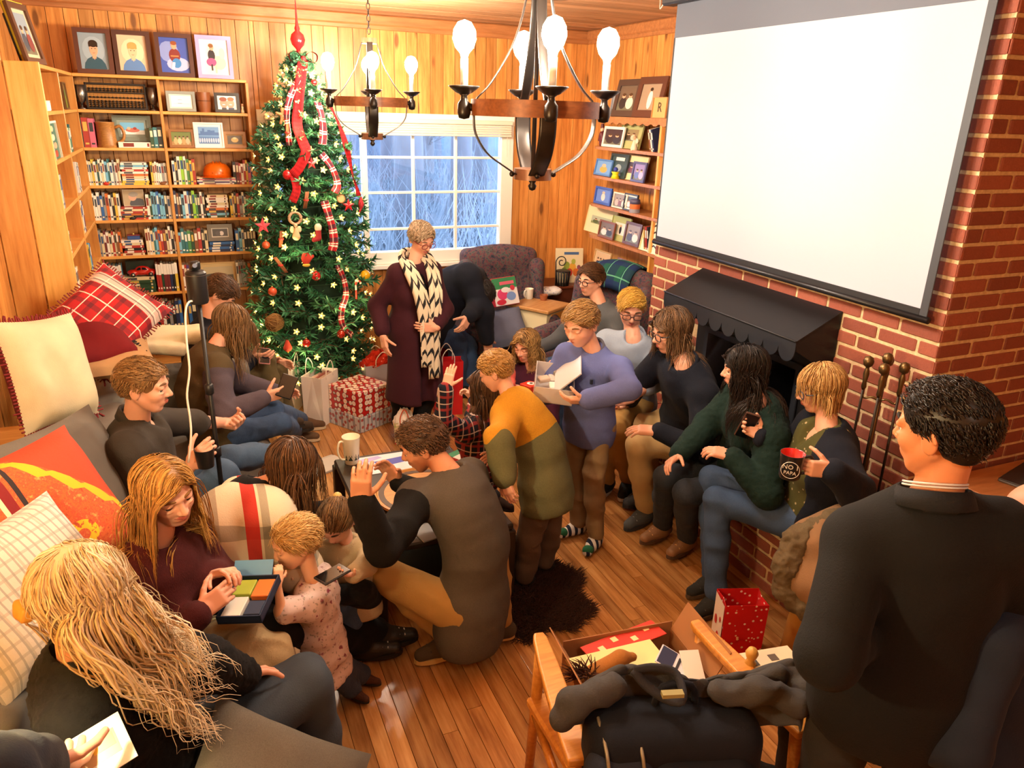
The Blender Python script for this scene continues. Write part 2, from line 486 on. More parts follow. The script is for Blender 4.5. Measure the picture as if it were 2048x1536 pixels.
def solid(name, prims, mats, parent=None, h=.01, k=.02, fold=0, ffreq=14, stretch=(1, 1, 1), seed=0, origin=None, cuts=(), subs=(), fine=0):
    """prims: list of (prim, label[, k])"""
    lo = np.min([pbox(p[0])[0] for p in prims], 0); hi = np.max([pbox(p[0])[1] for p in prims], 0)
    v = Vol(lo-.01, hi+.01, h)
    for p in prims: v.add(p[0], p[2] if len(p) > 2 else k, p[1])
    for p in subs: v.sub(p, .006)
    for o, n in cuts: v.cut(o, n)
    V, Q, lab = v.surf()
    if fold:
        N = vnorm(V, Q); w = wob(V, ffreq, seed, stretch); w = 1-np.abs(w)*1.3
        V = V+N*(fold*np.clip(w, -.8, 1)[:, None])
        if fine: V = V+N*(fine*RNG.uniform(-1, 1, len(V))[:, None])
    if origin is not None: V = V-np.array(origin)
    mi = lab[Q[:, 0]]
    return obj(name, newmesh(name, V, Q, mats, mi), parent)
def pbox(p):
    if p[0] == 'rc':
        a, b = np.array(p[1], float), np.array(p[2], float); m = max(p[3], p[4]); return np.minimum(a, b)-m, np.maximum(a, b)+m
    r = np.array(p[3], float)+(p[4] if p[0] == 'bx' else 0); e = np.abs(np.array(p[2]))@r; c = np.array(p[1], float); return c-e, c+e
I3 = np.eye(3)
def EL(c, r, R=I3): return ('el', c, R, r)
def RCN(a, b, r1, r2=None): return ('rc', a, b, r1, r1 if r2 is None else r2)
def BX(c, h, rd=.005, R=I3): return ('bx', c, R, np.array(h, float)-rd, rd)
def rotz(a): c, s = math.cos(a), math.sin(a); return np.array([[c, -s, 0], [s, c, 0], [0, 0, 1.]])
def rotx(a): c, s = math.cos(a), math.sin(a); return np.array([[1., 0, 0], [0, c, -s], [0, s, c]])
def roty(a): c, s = math.cos(a), math.sin(a); return np.array([[c, 0, s], [0, 1., 0], [-s, 0, c]])
# ------------------------------------------------------------------ room shell
XL, XR, YB, ZC = -.98, 3.67, 6.8, 3.09        # wall planes
CX, CY0, CY1 = 3.0, 2.15, 4.4                  # chimney breast: face x, near end, far end
XN, YN = 4.4, -1.6
PINE = pine('#a9682e', '#c98844', '#dda05a', .4, True)
PINE_P = pine('#b87434', '#d3944a', '#e4ac62', .4, False)
PINE_SH = wood('#c88a40', '#e0a85c', .4, 2.0)
PINE_RED = wood('#9c6238', '#bb7c4a', .4, 2.0)
OAK = pine('#8a5a30', '#b07c46', '#c9985e', .25, False, 1)
CEIL = pine('#a0714c', '#b98a64', '#c89e7a', .5, True, 0)
def slab(name, lo, hi, m, label=None):
    o = MB().box(lo, hi).build(name, m); o['kind'] = 'structure'
    return o
wall_back_base = []
def planks(parent, m, axis, span, length, face, widths, depth=.014):
    """boards side by side along span; axis = 0 boards spread along x on a y face, 1 along y on an x face, 2 ceiling"""
    a, b = span; p = a; mesh = {}
    unitm = MB().obox((.5, .5, .5), np.eye(3), (.5, .5, .5), 0, .035)
    me = unitm.mesh('plank', m)
    while p < b-.02:
        w = min(random.uniform(*widths), b-p)
        o = bpy.data.objects.new('plank', me); COL.objects.link(o); o.parent = parent
        g = .004; dj = random.uniform(0, .0025)
        if axis == 0: o.location = (p+g/2, face-depth+dj, length[0]); o.scale = (w-g, depth, length[1]-length[0])
        elif axis == 1:
            s = 1 if face < 1 else -1
            o.location = (face-dj if s > 0 else face-depth+dj, p+g/2, length[0]); o.scale = (depth, w-g, length[1]-length[0])
        else: o.location = (length[0], p+g/2, face-depth+dj); o.scale = (length[1]-length[0], w-g, depth)
        p += w
DARKGAP = mat('#5a2c0c', .8)
# back wall: four base pieces round the window opening, boards in front of them
WX0, WX1, WZ0, WZ1 = .66, 2.89, 1.01, 2.28
wb = MB()
wb.box((XL, YB, 0), (WX0, YB+.12, ZC)); wb.box((WX1, YB, 0), (XR, YB+.12, ZC)); wb.box((WX0, YB, 0), (WX1, YB+.12, WZ0)); wb.box((WX0, YB, WZ1), (WX1, YB+.12, ZC))
wall_back = wb.build('wall_back', DARKGAP); wall_back['kind'] = 'structure'
planks(wall_back, PINE, 0, (XL, WX0), (0, ZC), YB, (.095, .125))
planks(wall_back, PINE, 0, (WX1, XR), (0, ZC), YB, (.095, .125))
planks(wall_back, PINE, 0, (WX0, WX1), (WZ1, ZC), YB, (.095, .125))
planks(wall_back, PINE, 0, (WX0, WX1), (0, WZ0), YB, (.095, .125))
wall_left = slab('wall_left', (XL-.12, YN, 0), (XL, YB+.12, ZC), DARKGAP)
planks(wall_left, PINE, 1, (.8, YB), (0, ZC), XL, (.12, .16))
wl2 = MB().box((XL, YN, 0), (XL+.012, .8, ZC)).build('wainscot', PINE_P, wall_left)
wall_right = slab('wall_right', (XR, CY1, 0), (XR+.12, YB+.12, ZC), DARKGAP)
planks(wall_right, PINE, 1, (CY1, YB), (0, ZC), XR, (.095, .125))
wall_side = slab('wall_right_near', (XN, YN, 0), (XN+.12, CY0, ZC), PINE_P)
wall_front = slab('wall_front', (XL-.12, YN-.12, 0), (XN+.12, YN, ZC), PINE_P)
ceiling = slab('ceiling', (XL-.12, YN-.12, ZC), (XN+.12, YB+.12, ZC+.1), CEIL)
planks(ceiling, CEIL, 2, (1.8, YB), (XL, XN), ZC, (.11, .14))
for nm, lo, hi in (('trim_1', (XL, YB-.055, ZC-.10), (XR, YB-.0145, ZC-.0145)), ('trim_2', (XR-.055, CY1, ZC-.10), (XR-.0145, YB-.056, ZC-.0145)), ('trim_3', (XL+.0145, .8, ZC-.10), (XL+.055, YB-.056, ZC-.0145))):
    m = MB(); m.box(lo, hi, 0, .012); l2 = list(lo); h2 = list(hi); l2[2] -= .03; h2[2] -= .075
    if nm == 'trim_1': l2[1] += .02
    elif nm == 'trim_2': l2[0] += .02
    else: h2[0] -= .02
    m.box(l2, h2, 0, .006); o = m.build(nm, PINE_RED); o['kind'] = 'structure'
# floor: base slab with oak strips
floor = slab('floor', (XL-.12, YN-.12, -.12), (XN+.12, YB+.12, -.012), wood('#7a3d12', '#8f4c18', .35, 1.0))
fme = [MB().obox((.5, .5, -.5), np.eye(3), (.5, .5, .5), 0, .02).mesh('floorboard', OAK) for _ in range(1)]
x = .06; fl_rest = MB()
def board(x0, x1, y0, y1, keep):
    if keep:
        o = bpy.data.objects.new('floorboard', fme[0]); COL.objects.link(o); o.parent = floor
        o.location = (x0+.0012, y0+.001, 0); o.scale = (x1-x0-.0024, y1-y0-.002, .012)
    else: fl_rest.box((x0+.0012, y0+.001, -.012), (x1-.0012, y1-.001, 0))
xx = XL
while xx < XN:
    w = .068; yy = YN-random.uniform(0, 1.2)
    while yy < YB:
        L = random.uniform(1.1, 2.3); y1 = min(yy+L, YB)
        vis = .25 < xx < 2.62 and y1 > 1.75 and yy < 5.6
        if y1 > YN: board(xx, min(xx+w, XN), max(yy, YN), y1, vis)
        yy = y1
    xx += w
fr = fl_rest.build('floorboards', OAK, floor); fr['kind'] = 'stuff'

# ------------------------------------------------------------------ bricks
@cached
def brick_mat():
    n = NT('brick'); oi = n.n('ShaderNodeObjectInfo')
    c = n.ramp(oi.outputs['Random'], [(0, '#82473a'), (.35, '#985443'), (.7, '#a9624e'), (1, '#8a4c3d')])
    c = n.mix(n.math('MULTIPLY', n.noise(n.pos((1, 1, 1), 'World'), 60, 4, .7), .5), c, '#66352a')
    n.col(c); n.b.inputs['Roughness'].default_value = .8; n.bump(n.noise(n.pos((1, 1, 1), 'World'), 120, 4), .4, .004); return n.m
@cached
def mortar_mat():
    n = NT('mortar'); n.col(n.ramp(n.noise(n.pos((1, 1, 1), 'World'), 40, 4), [(.3, '#c4ab84'), (.7, '#e2cfa6')])); n.b.inputs['Roughness'].default_value = .9
    n.bump(n.noise(n.pos((1, 1, 1), 'World'), 150, 3), .4, .004); return n.m
BR, MO = brick_mat(), mortar_mat()
BL, BH, BJ = .205, .056, .017
brick_me = MB().obox((0, 0, 0), np.eye(3), (.5, .5, .5), 0, .05).mesh('brick', BR)
def bricks(parent, org, U, N, ulen, z0, z1, keep, start_half, skip=None, rest=None, thick=.05, proud=.006):
    """courses on a vertical face; U along, N outward"""
    U = np.array(U, float); N = np.array(N, float); org = np.array(org, float); k = 0; z = z0
    R = np.stack([U, N, np.array([0, 0, 1.])], 1)
    while z < z1-.02:
        u = 0; half = (k+start_half) % 2; first = True; h = min(BH, z1-z)
        while u < ulen-.012:
            L = BL if not (first and half) else BL/2-BJ/2
            L = min(L, ulen-u); first = False
            c = org+U*(u+L/2)+np.array([0, 0, z+h/2])
            if not (skip and skip(c)):
                pr = proud+random.uniform(-.002, .002)
                cc = c+N*(pr-thick/2)
                if keep(c):
                    o = bpy.data.objects.new('brick', brick_me); COL.objects.link(o); o.parent = parent
                    M4 = Matrix.Identity(4)
                    for i in range(3):
                        for j, s in enumerate((L, thick, h)): M4[i][j] = R[i][j]*s
                        M4[i][3] = cc[i]
                    o.matrix_local = M4
                elif rest is not None: rest.obox(cc, R, (L/2, thick/2, h/2))
            u += L+BJ
        z += BH+BJ; k += 1
HZ, HX, HY0, HY1 = .42, 2.60, 1.75, 4.4       # hearth
chimney = MB().box((CX+.001, CY0+.001, 0), (XN, CY1, ZC)).build('wall_chimney', MO); chimney['kind'] = 'structure'
FBY0, FBY1, FBZ = 2.74, 3.83, 1.452           # fireplace hood span on the face
rest = MB()
in_hood = lambda c: FBY0+.02 < c[1] < FBY1-.02 and c[2] < FBZ
bricks(chimney, (CX, CY0, 0), (0, 1, 0), (-1, 0, 0), CY1-CY0, HZ+.004, ZC, lambda c: c[2] < 1.66 or c[1] < 2.32, 0, in_hood, rest)
bricks(chimney, (CX, CY0, 0), (1, 0, 0), (0, -1, 0), XN-CX, HZ+.004, ZC, lambda c: c[0] < 3.5 and c[2] > .95, 1, None, rest)
o = rest.build('brickwork', BR, chimney); o['kind'] = 'stuff'
hearth = MB().box((HX+.001, HY0+.001, 0), (CX, HY1, HZ-.03)).box((HX, CX-CX+1.0, 0), (HX+.001, 1.0005, .01)).build('hearth', MO)
tag(hearth, 'raised brick hearth bench running along the fireplace wall', 'hearth')
rest = MB()
bricks(hearth, (HX, HY0, 0), (0, 1, 0), (-1, 0, 0), HY1-HY0, .006, HZ-.08, lambda c: True, 0, None, None)
bricks(hearth, (HX, HY0, 0), (1, 0, 0), (0, -1, 0), CX-HX, .006, HZ-.08, lambda c: True, 1, None, None)
# cap course of bricks laid flat with their ends out
yy = HY0
while yy < HY1-.03:
    for (x0, L) in ((HX-.012, .206), (HX+.206, CX-HX-.207)):
        o = bpy.data.objects.new('brick', brick_me); COL.objects.link(o); o.parent = hearth
        o.location = (x0+L/2, yy+.048, HZ-.03); o.scale = (L, .092, .06)
    yy += .104

# ------------------------------------------------------------------ window, blind and the woods outside
WHITE = mat('#e9e6dc', .45); WHITE2 = mat('#d9d2bf', .6)
win = bpy.data.objects.new('window_1', None); COL.objects.link(win); win['kind'] = 'structure'; win['label'] = 'white divided window looking out on blue winter woods'
def wbox(name, lo, hi, m=WHITE, bev=.004, par=win): return MB().box(lo, hi, 0, bev).build(name, m, par)
wy = YB-.03
wbox('window_frame', (2.797, wy, WZ0), (2.92, YB+.06, WZ1)); wbox('window_frame', (WX0-.03, wy, WZ0), (WX0+.09, YB+.06, WZ1))
wbox('window_frame', (WX0-.034, wy-.004, WZ1-.06), (2.924, YB+.06, WZ1+.03)); wbox('window_frame', (WX0-.034, wy-.006, WZ0-.02), (2.924, YB+.062, WZ0+.09))
wbox('window_sill', (WX0-.06, wy-.05, WZ0-.06), (2.95, YB+.02, WZ0-.022))
wbox('mullion', (1.477, wy+.012, WZ0+.06), (1.526, YB+.05, WZ1))
for xm in (1.08, 1.95, 2.356): wbox('muntin', (xm-.013, YB+.0, WZ0+.06), (xm+.013, YB+.035, WZ1), WHITE, .003)
xs = [WX0+.09, 1.477, 1.526, 2.797]
for zm in (1.937, 1.63, 1.304):
    for a, b in ((xs[0], xs[1]), (xs[2], xs[3])): wbox('muntin', (a, YB+.002, zm-.011), (b, YB+.033, zm+.011), WHITE, .003)
GLASS = mat('#ffffff', .02, trans=1.0)
gb = [WX0+.09, 1.08, 1.5, 1.95, 2.356, 2.797]; gz = [WZ0+.09, 1.304, 1.63, 1.937, 2.22]
for i in range(5):
    for j in range(4): MB().box((gb[i], YB+.016, gz[j]), (gb[i+1], YB+.019, gz[j+1])).build('pane', GLASS, win)
bl = thing('window_blind', 'cream blind gathered up under the white window head', 'blind', (0, 0, 0))
MB().box((WX0+.02, wy-.06, 2.228), (2.885, wy-.007, 2.268), 0, .006).build('head_rail', WHITE2, bl)
m = MB()
for k in range(4): m.box((WX0+.03, wy-.05+.002*(k % 2), 2.148+k*.02), (2.875, wy-.012, 2.1665+k*.02), 0, .004)
m.build('folded_slats', WHITE2, bl)
MB().box((WX0+.03, wy-.054, 2.126), (2.875, wy-.01, 2.145), 0, .004).build('bottom_rail', WHITE2, bl)
MB().tube([(2.83, wy-.055, 2.13), (2.83, wy-.056, 1.95)], .002, 5).build('pull_cord', WHITE2, bl)
# woods
gr = MB().box((-14, YB+.6, -1.2), (20, 60, -.2)).build('ground_outside', mat('#7f8a92', .95, var=.3)); gr['kind'] = 'structure'
BARK = mat('#6a6e78', .95, bump=.6, bscale=12, var=.3)
def wtree(x, y, r, h, lean, seed):
    rr = random.Random(seed); t = thing('bare_tree', 'bare winter tree standing in the misty woods outside window', 'tree', (x, y, -.3), group='bare trees in the woods outside the window')
    MB().tube([(0, 0, 0), (lean*.3, 0, h*.35), (lean*.8, .05, h*.7), (lean, 0, h)], [r*1.15, r*.95, r*.8, r*.35], 10).build('trunk', BARK, t, True)
    m = MB()
    for k in range(9):
        z = h*rr.uniform(.22, .95); a = rr.uniform(0, 6.28); L = rr.uniform(.7, 2.0); b = np.array([lean*z/h, 0, z])
        d = np.array([math.cos(a), math.sin(a)*.6, rr.uniform(.2, .7)])
        e = b+d*L; m.tube([b, b+d*L*.5+[0, 0, .1], e], [r*.3, r*.2, r*.06], 5)
        for j in range(3):
            f = b+d*L*rr.uniform(.4, .9); m.tube([f, f+np.array([rr.uniform(-.5, .5), rr.uniform(-.3, .3), rr.uniform(.1, .6)])], [r*.12, r*.03], 4)
    m.build('branches', BARK, t)
rr = random.Random(11)
for k, (x, y, r) in enumerate([(1.75, 9.2, .10), (2.95, 10.5, .20), (3.95, 11.2, .16), (2.4, 12.5, .14), (3.5, 14., .15), (1.3, 13., .2), (4.6, 15.5, .22), (2.0, 16.5, .17), (5.2, 13.8, .13), (3.1, 18, .2), (5.9, 18.5, .22), (1.0, 17.5, .18), (4.0, 21., .25), (6.6, 22., .25), (2.5, 22.5, .24), (.6, 10.6, .15), (7.2, 19, .2), (5.0, 25, .3), (3.4, 26.5, .3), (1.6, 26, .3)]):
    wtree(x, y, r, rr.uniform(7, 10), rr.uniform(-.5, .5), k)
# undergrowth: thin leafless twigs nobody could count
V = []; F = []
n = 8000
bx = RNG.uniform(-1, 9, n); by = RNG.uniform(9, 20, n); bz = np.full(n, -.25)
ln = RNG.uniform(.35, 1.5, n); th = RNG.uniform(.004, .013, n); dx = RNG.normal(0, .45, n); dy = RNG.normal(0, .2, n)
base = np.stack([bx, by, bz+RNG.uniform(0, 1.0, n)], 1); tip = base+np.stack([dx*ln, dy*ln, ln], 1); sd = np.stack([th, 0*th, 0*th], 1); fd = np.stack([0*th, th, 0*th], 1)
V = np.concatenate([base-sd, base+sd, base+fd, tip], 0); i = np.arange(n)
F = [tuple(q) for a, b, c in ((0, 1, 3), (1, 2, 3), (2, 0, 3)) for q in np.stack([i+a*n, i+b*n, i+c*n], 1)]
o = obj('undergrowth', newmesh('undergrowth', V, F, mat('#7c8793', .95, var=.3), smooth=False))
tag(o, 'pale leafless undergrowth tangled between the trees outside', 'undergrowth', None, 'stuff')
V = []
m = MB()
for k in range(26):
    c = (-6+k*1.05+RNG.uniform(-.3, .3), 30+RNG.uniform(-1, 1), 0); pts = []
    h = RNG.uniform(5.5, 8.5); m.lathe([(1.25, -.5), (1.5, h*.3), (1.1, h*.7), (.5, h*.93), (0, h)], c, 9)
o = m.build('woodland', mat('#6f8296', .95, var=.35, bump=1, bscale=3), None, True); tag(o, 'far misty blue line of woods closing the view', 'woods', None, 'stuff')
# planter on the terrace seen through the lowest panes
t = thing('clay_planter', 'low clay planter bowl on the terrace outside the window', 'planter', (2.62, 7.35, .62))
MB().lathe([(.12, 0), (.2, .12), (.23, .17), (.23, .2), (.2, .2), (.19, .15)], n=20).build('bowl', mat('#8a5a58', .7), t, True)
MB().lathe([(0, .165), (.19, .16)], n=20, cap=False).build('soil', mat('#4a4040', .9), t)
tt = thing('garden_table', 'pale terrace table standing outside below the window', 'table', (2.3, 7.4, -.2))
MB().box((-1.2, -.3, .78), (1.0, .35, .82), 0, .01).build('table_top', mat('#c9d6dc', .6), tt)
for sx in (-1.1, .9):
    for sy in (-.22, .27): MB().box((sx-.03, sy-.03, 0), (sx+.03, sy+.03, .78)).build('leg', mat('#c9d6dc', .6), tt)
# ceiling disc above the far corner
t = thing('smoke_detector', 'round brown detector disc fixed flat on the ceiling', 'detector', (2.36, 4.8, ZC-.0145))
MB().lathe([(.11, 0), (.11, -.012), (.095, -.03), (.03, -.036), (0, -.036)], n=28).build('disc', mat('#b98a6a', .5), t, True, 40)
MB().lathe([(.06, -.034), (.062, -.041), (.05, -.041)], n=24, cap=False).build('grille', mat('#8f6a50', .5), t)
# ------------------------------------------------------------------ chandeliers
IRON = mat('#3a3634', .38, .85); BRONZE = mat('#6b4630', .4, .3); RINGW = wood('#6a3c22', '#8a5430', .4, 3.0)
BULB = mat(BULB_C, .3, emis=BULB_W)
def chandelier(label, c, a0, ztop, zhub):
    t = thing('chandelier', label, 'chandelier', c)
    R = .243; n = 40
    MB().lathe([(R-.007, -.03), (R+.007, -.03), (R+.007, .03), (R-.007, .03), (R-.007, -.03)], n=n, cap=False).build('ring', RINGW, t, True, 40)
    MB().tube([(0, 0, ztop), (0, 0, zhub)], .009, 10).build('centre_rod', IRON, t, True)
    m = MB(); m.lathe([(0, zhub-.075), (.012, zhub-.07), (.018, zhub-.055), (.01, zhub-.045), (.02, zhub-.03)], n=16); m.build('finial', IRON, t, True)
    MB().lathe([(.0, zhub-.032), (.075, zhub-.03), (.075, zhub+.012), (0, zhub+.014)], n=28).build('hub', BRONZE, t, True, 40)
    MB().lathe([(0, ztop+.004), (.05, ztop), (.052, ztop-.035), (0, ztop-.04)], n=24).build('top_cap', BRONZE, t, True, 40)
    for k in range(4):
        a = a0+k*math.pi/2; ca, sa = math.cos(a), math.sin(a); up = (-sa, ca, 0)
        def P(r, z): return (r*ca, r*sa, z)
        pts = spline([P(R-.01, .0), P(R-.012, .03), P(R*.72, .09), P(R*.4, .22), P(R*.22, .36), P(R*.16, ztop-.02)], 18)
        MB().tube(pts, .0032, 8, flat=6, up=up).build('upper_strap', IRON, t, True)
        pts = spline([P(R-.005, .028), P(R-.003, -.05), P(R*.94, -.105), P(R*.76, zhub*.72), P(R*.48, zhub*.92), P(.07, zhub-.01)], 20)
        MB().tube(pts, .0036, 8, flat=9, up=up).build('lower_strap', IRON, t, True)
        MB().sphere(P(.085, zhub-.01), .011, 8, 6).build('hub_bolt', IRON, t, True)
        # candle arm on the outside of the ring
        e = P(R+.035, 0); m = MB()
        m.lathe([(0, -.045), (.02, -.04), (.026, -.02), (.024, .012), (.014, .025), (.012, .04), (.02, .046)], e, 14)
        m.tube([P(R, 0), P(R+.03, 0)], .014, 8); arm = m.build('candle_arm', IRON, t, True)
        MB().lathe([(.012, .044), (.03, .05), (.052, .066), (.06, .074), (.056, .076), (.03, .064), (0, .06)], e, 22).build('drip_cup', IRON, arm, True)
        MB().lathe([(.0145, .062), (.0145, .17), (.012, .175), (0, .176)], e, 14).build('candle_sleeve', mat('#cfc9bd', .5), arm, True)
        b = MB().lathe([(.012, .173), (.016, .188), (.034, .208), (.044, .238), (.041, .268), (.025, .294), (0, .303)], e, 18).build('bulb', BULB, arm, True)
    m = MB(); z = ztop+.01; i = 0
    m.lathe([(.02, 0), (.024, .006), (.02, .012)], (0, 0, z), 12); z += .015
    chain = MB()
    while z < ZC-c[2]-.07:
        L = .042; a = (i % 2)*math.pi/2; ca, sa = math.cos(a), math.sin(a)
        pts = [(ca*.011*math.cos(q), sa*.011*math.cos(q), z+L/2+L*.56*math.sin(q)) for q in np.linspace(0, 2*math.pi, 13)]
        chain.tube(pts, .0028, 5, cap=False); z += L*.86; i += 1
    chain.build('chain', IRON, t, True)
    MB().lathe([(0, ZC-c[2]-.014), (.06, ZC-c[2]-.016), (.055, ZC-c[2]-.04), (.012, ZC-c[2]-.06), (.0, ZC-c[2]-.062)], n=24).build('ceiling_rose', IRON, t, True)
    return t
chandelier('nearer large candle chandelier of iron straps, hanging over the hearth side', (1.30, 2.815, 2.362), math.radians(-107+4), .52, -.235)
chandelier('farther small candle chandelier hanging between christmas tree and window', (1.262, 5.42, 2.385), math.radians(-100), .40, -.215)
# floor lamp standing against the panelled wall, outside the frame
t = thing('floor_lamp', 'brass floor lamp with cream shade beside the sofa', 'lamp', (-.62, 1.25, 0))
MB().lathe([(.15, 0), (.15, .02), (.03, .04), (.012, .06), (.012, 1.62), (0, 1.62)], n=20).build('stand', mat('#a07a3a', .35, .9), t, True, 40)
sh = MB().lathe([(.19, 1.5), (.13, 1.78)], n=28, cap=False).build('lamp_shade', mat('#e8d8b0', .8), t, True)
MB().sphere((0, 0, 1.66), .035).build('bulb', mat((1., .8, .5), .4, emis=10), t, True)
lamp('lamp_light', 'POINT', (0, 0, 1.84), 150, (1.0, .79, .42), .06, None, t)
# added overhead fill light, unseen behind the camera
t = thing('fill_light', 'flush round frosted ceiling light over the room entrance', 'lamp', (.9, -.3, ZC))
MB().lathe([(.2, 0), (.2, -.02), (0, -.02)], n=28).build('backplate', IRON, t, True, 40)
MB().lathe([(.185, -.021), (.17, -.06), (.1, -.09), (0, -.1)], n=28).build('diffuser', mat((1., .87, .7), .4, emis=3), t, True)
lamp('overhead_fill', 'AREA', (0, 0, -.11), FILL_W, (1.0, .86, .68), .36, None, t)
# ------------------------------------------------------------------ corner bookcase with its books and pictures
def sol(u, known, axis):
    """the coordinate on `axis` that puts a point at image column u, given the other two"""
    p = np.array([known.get(i, 0.) for i in range(3)], float); p[axis] = 0
    a = (p-CAMP); q0, q2 = RC[0]@a, RC[2]@a; k = u-1024
    return (FPX*q0-k*q2)/(k*RC[2][axis]-FPX*RC[0][axis])
def sx(u, y, z): return sol(u, {1: y, 2: z}, 0)
def sy(u, x, z): return sol(u, {0: x, 2: z}, 1)
BF = 6.55; WF = -.635; DIV = -.078; BRX = .552; WY = 5.01
SZ = [2.522, 2.278, 2.012, 1.738, 1.477, 1.2, .898, .59, .3, .09]
bc = thing('corner_bookcase', 'built-in honey pine corner bookcase packed with books and framed photographs', 'bookcase', (0, 0, 0))
for i, z in enumerate(SZ):
    MB().box((WF, BF, z-.022), (BRX, YB-.018, z), 0, .003).build('shelf', PINE_SH, bc)
    MB().box((XL+.02, WY+.02, z-.022), (WF, YB-.018, z), 0, .003).build('shelf', PINE_SH, bc)
for x in (DIV, BRX): MB().box((x-.011, BF-.004, 0), (x+.011, YB-.018, SZ[0]-.022), 0, .003).build('upright', PINE_P, bc)
for y in (5.75, BF+.02): MB().box((XL+.02, y-.011, 0), (WF+.004, y+.011, SZ[0]-.022), 0, .003).build('upright', PINE_P, bc)
MB().box((-.798, WY, 0), (WF+.003, WY+.022, SZ[0]+.008), 0, .003).build('end_panel', pine('#cc9848', '#e2b262', '#eac078', .4, False), bc)
MB().box((XL+.016, WY-.004, 0), (-.804, WY+.018, ZC-.11), 0, .003).build('end_stile', PINE_P, bc)
HEX = dict(w='#e4e0d6', c='#d6c7a0', r='#a32f27', b='#2c62a8', n='#1f2a4e', k='#1b1c20', g='#3f8048', t='#2a6a72', y='#d6b743', o='#cc6a28', m='#682327', p='#46296a', l='#6fb0d0', d='#24452e', a='#8b8c8c', s='#7b4a2b', i='#c9627e', e='#8cc434')
CN = dict(w='white', c='cream', r='red', b='blue', n='navy', k='black', g='green', t='teal', y='yellow', o='orange', m='maroon', p='purple', l='pale blue', d='dark green', a='grey', s='brown', i='pink', e='lime green')
_bm = MB(); _bm.box((0, 0, 0), (1, .05, 1)).box((0, .05, 0), (.07, 1, 1)).box((.93, .05, 0), (1, 1, 1))
_bm.box((.07, .05, .025), (.93, .96, .975), 1); _bm.box((.16, -.006, .55), (.84, .0, .86), 2); _bm.box((.2, -.006, .1), (.8, .0, .16), 2)
PAGES = mat('#d9cfb4', .8)
book_me = _bm.mesh('book', [mat('#808080'), PAGES, mat('#e0d8c0')])
_bm2 = MB(); _bm2.box((0, 0, 0), (1, .05, 1)).box((0, .05, 0), (.07, 1, 1)).box((.93, .05, 0), (1, 1, 1)); _bm2.box((.07, .05, .025), (.93, .96, .975), 1); _bm2.box((-.01, -.008, .62), (1.01, .0, 1.002), 2); _bm2.box((.25, -.006, .1), (.75, .0, .16), 2)
volume_me = _bm2.mesh('book', [mat('#808080'), PAGES, mat('#e0d8c0')])
WORDN = 'one two three four five six seven eight nine ten eleven twelve thirteen fourteen fifteen sixteen seventeen eighteen nineteen twenty'.split()
def mkbook(code, w, dep, h, loc, label, group, rot=(0, 0, 0), me=None, name='book', tcol=None):
    o = bpy.data.objects.new(name, me or book_me); COL.objects.link(o); o.location = loc; o.scale = (w, dep, h); o.rotation_euler = rot
    c = HEX.get(code, code)
    dark = sum(lin(c)[:3]) < .6
    for i, m in ((0, mat(c, .45)), (2, mat(tcol or random.choice(['#d8cfb0', '#c8a850', '#e8e4da'] if dark else ['#30343c', '#7a2a24', '#2a4a7a']), .5))):
        o.material_slots[i].link = 'OBJECT'; o.material_slots[i].material = m
    tag(o, label, 'book', group); return o
def row(u0, u1, z, seq, h0, h1, where, y=BF+.012, dep=.14, me=None, wb=None):
    x0, x1 = sx(u0, y, z+.1), sx(u1, y, z+.1); ws = np.array([random.uniform(.8, 1.3) for _ in seq]); ws = ws/ws.sum()*(x1-x0); x = x0
    for i, ch in enumerate(seq):
        h = random.uniform(h0, h1)
        mkbook(ch, ws[i]-.0012, dep, h, (x, y+random.uniform(0, .012), z), f'{CN[ch]} book, {ORD[i]} of {WORDN[len(seq)-1]} {where}', 'books standing '+where, me=me, tcol='#e6e2d8' if me else None)
        x += ws[i]
def stack(u0, u1, z, seq, ht, where, y=BF+.015, dep=.14):
    """books lying flat, listed from the bottom up"""
    x0, x1 = sx(u0, y, z+.05), sx(u1, y, z+.05); n = len(seq); zz = z
    for i, ch in enumerate(seq):
        t = ht/n*random.uniform(.9, 1.05); sh = random.uniform(0, .012); w = (x1-x0)-random.uniform(0, .02)
        mkbook(ch, t-.0008, dep, w, (x1-sh, y+random.uniform(0, .01), zz), f'{CN[ch]} book, {ORD[i]} from bottom of stack {where}', 'books in the stack '+where, rot=(0, -math.pi/2, 0))
        zz += t
    return zz
R7 = ['top shelf', 'top open shelf', 'second shelf', 'third shelf', 'fourth shelf', 'fifth shelf', 'sixth shelf', 'lowest visible shelf']
cb, tb = 'corner side of the divider', 'tree side of the divider'
row(153, 190, SZ[2], 'tri', .2, .215, 'beside the wooden stein on the second shelf')
row(299, 330, SZ[2], 'dtkt', .13, .155, 'between grey frame and divider on the second shelf')
row(167, 240, SZ[3], 'kwcywtwcwltwawc', .165, .19, 'by the corner on the third shelf')
zt = stack(241, 299, SZ[3], 'yywcowrwlw', .17, 'amid the third shelf, corner bay')
row(301, 336, SZ[3], 'ycwwwawc', .155, .175, 'against the divider on the third shelf')
row(345, 391, SZ[3], 'wkwewgyr', .18, .215, 'under the skyline print on the third shelf')
row(466, 506, SZ[3], 'kmrwryip', .15, .19, 'at the tree end of the third shelf')
row(176, 240, SZ[4], 'rbwwwbaowkyw', .18, .21, 'by the corner on the fourth shelf')
z4 = stack(239, 297, SZ[4], 'rkorcr', .1, 'under the snapshot on the fourth shelf')
row(293, 346, SZ[4], 'wdllbllkww', .175, .215, 'against the divider on the fourth shelf', y=BF+.02)
row(349, 411, SZ[4], 'nsklwbkegkwk', .185, .215, 'starting from the divider on the fourth shelf')
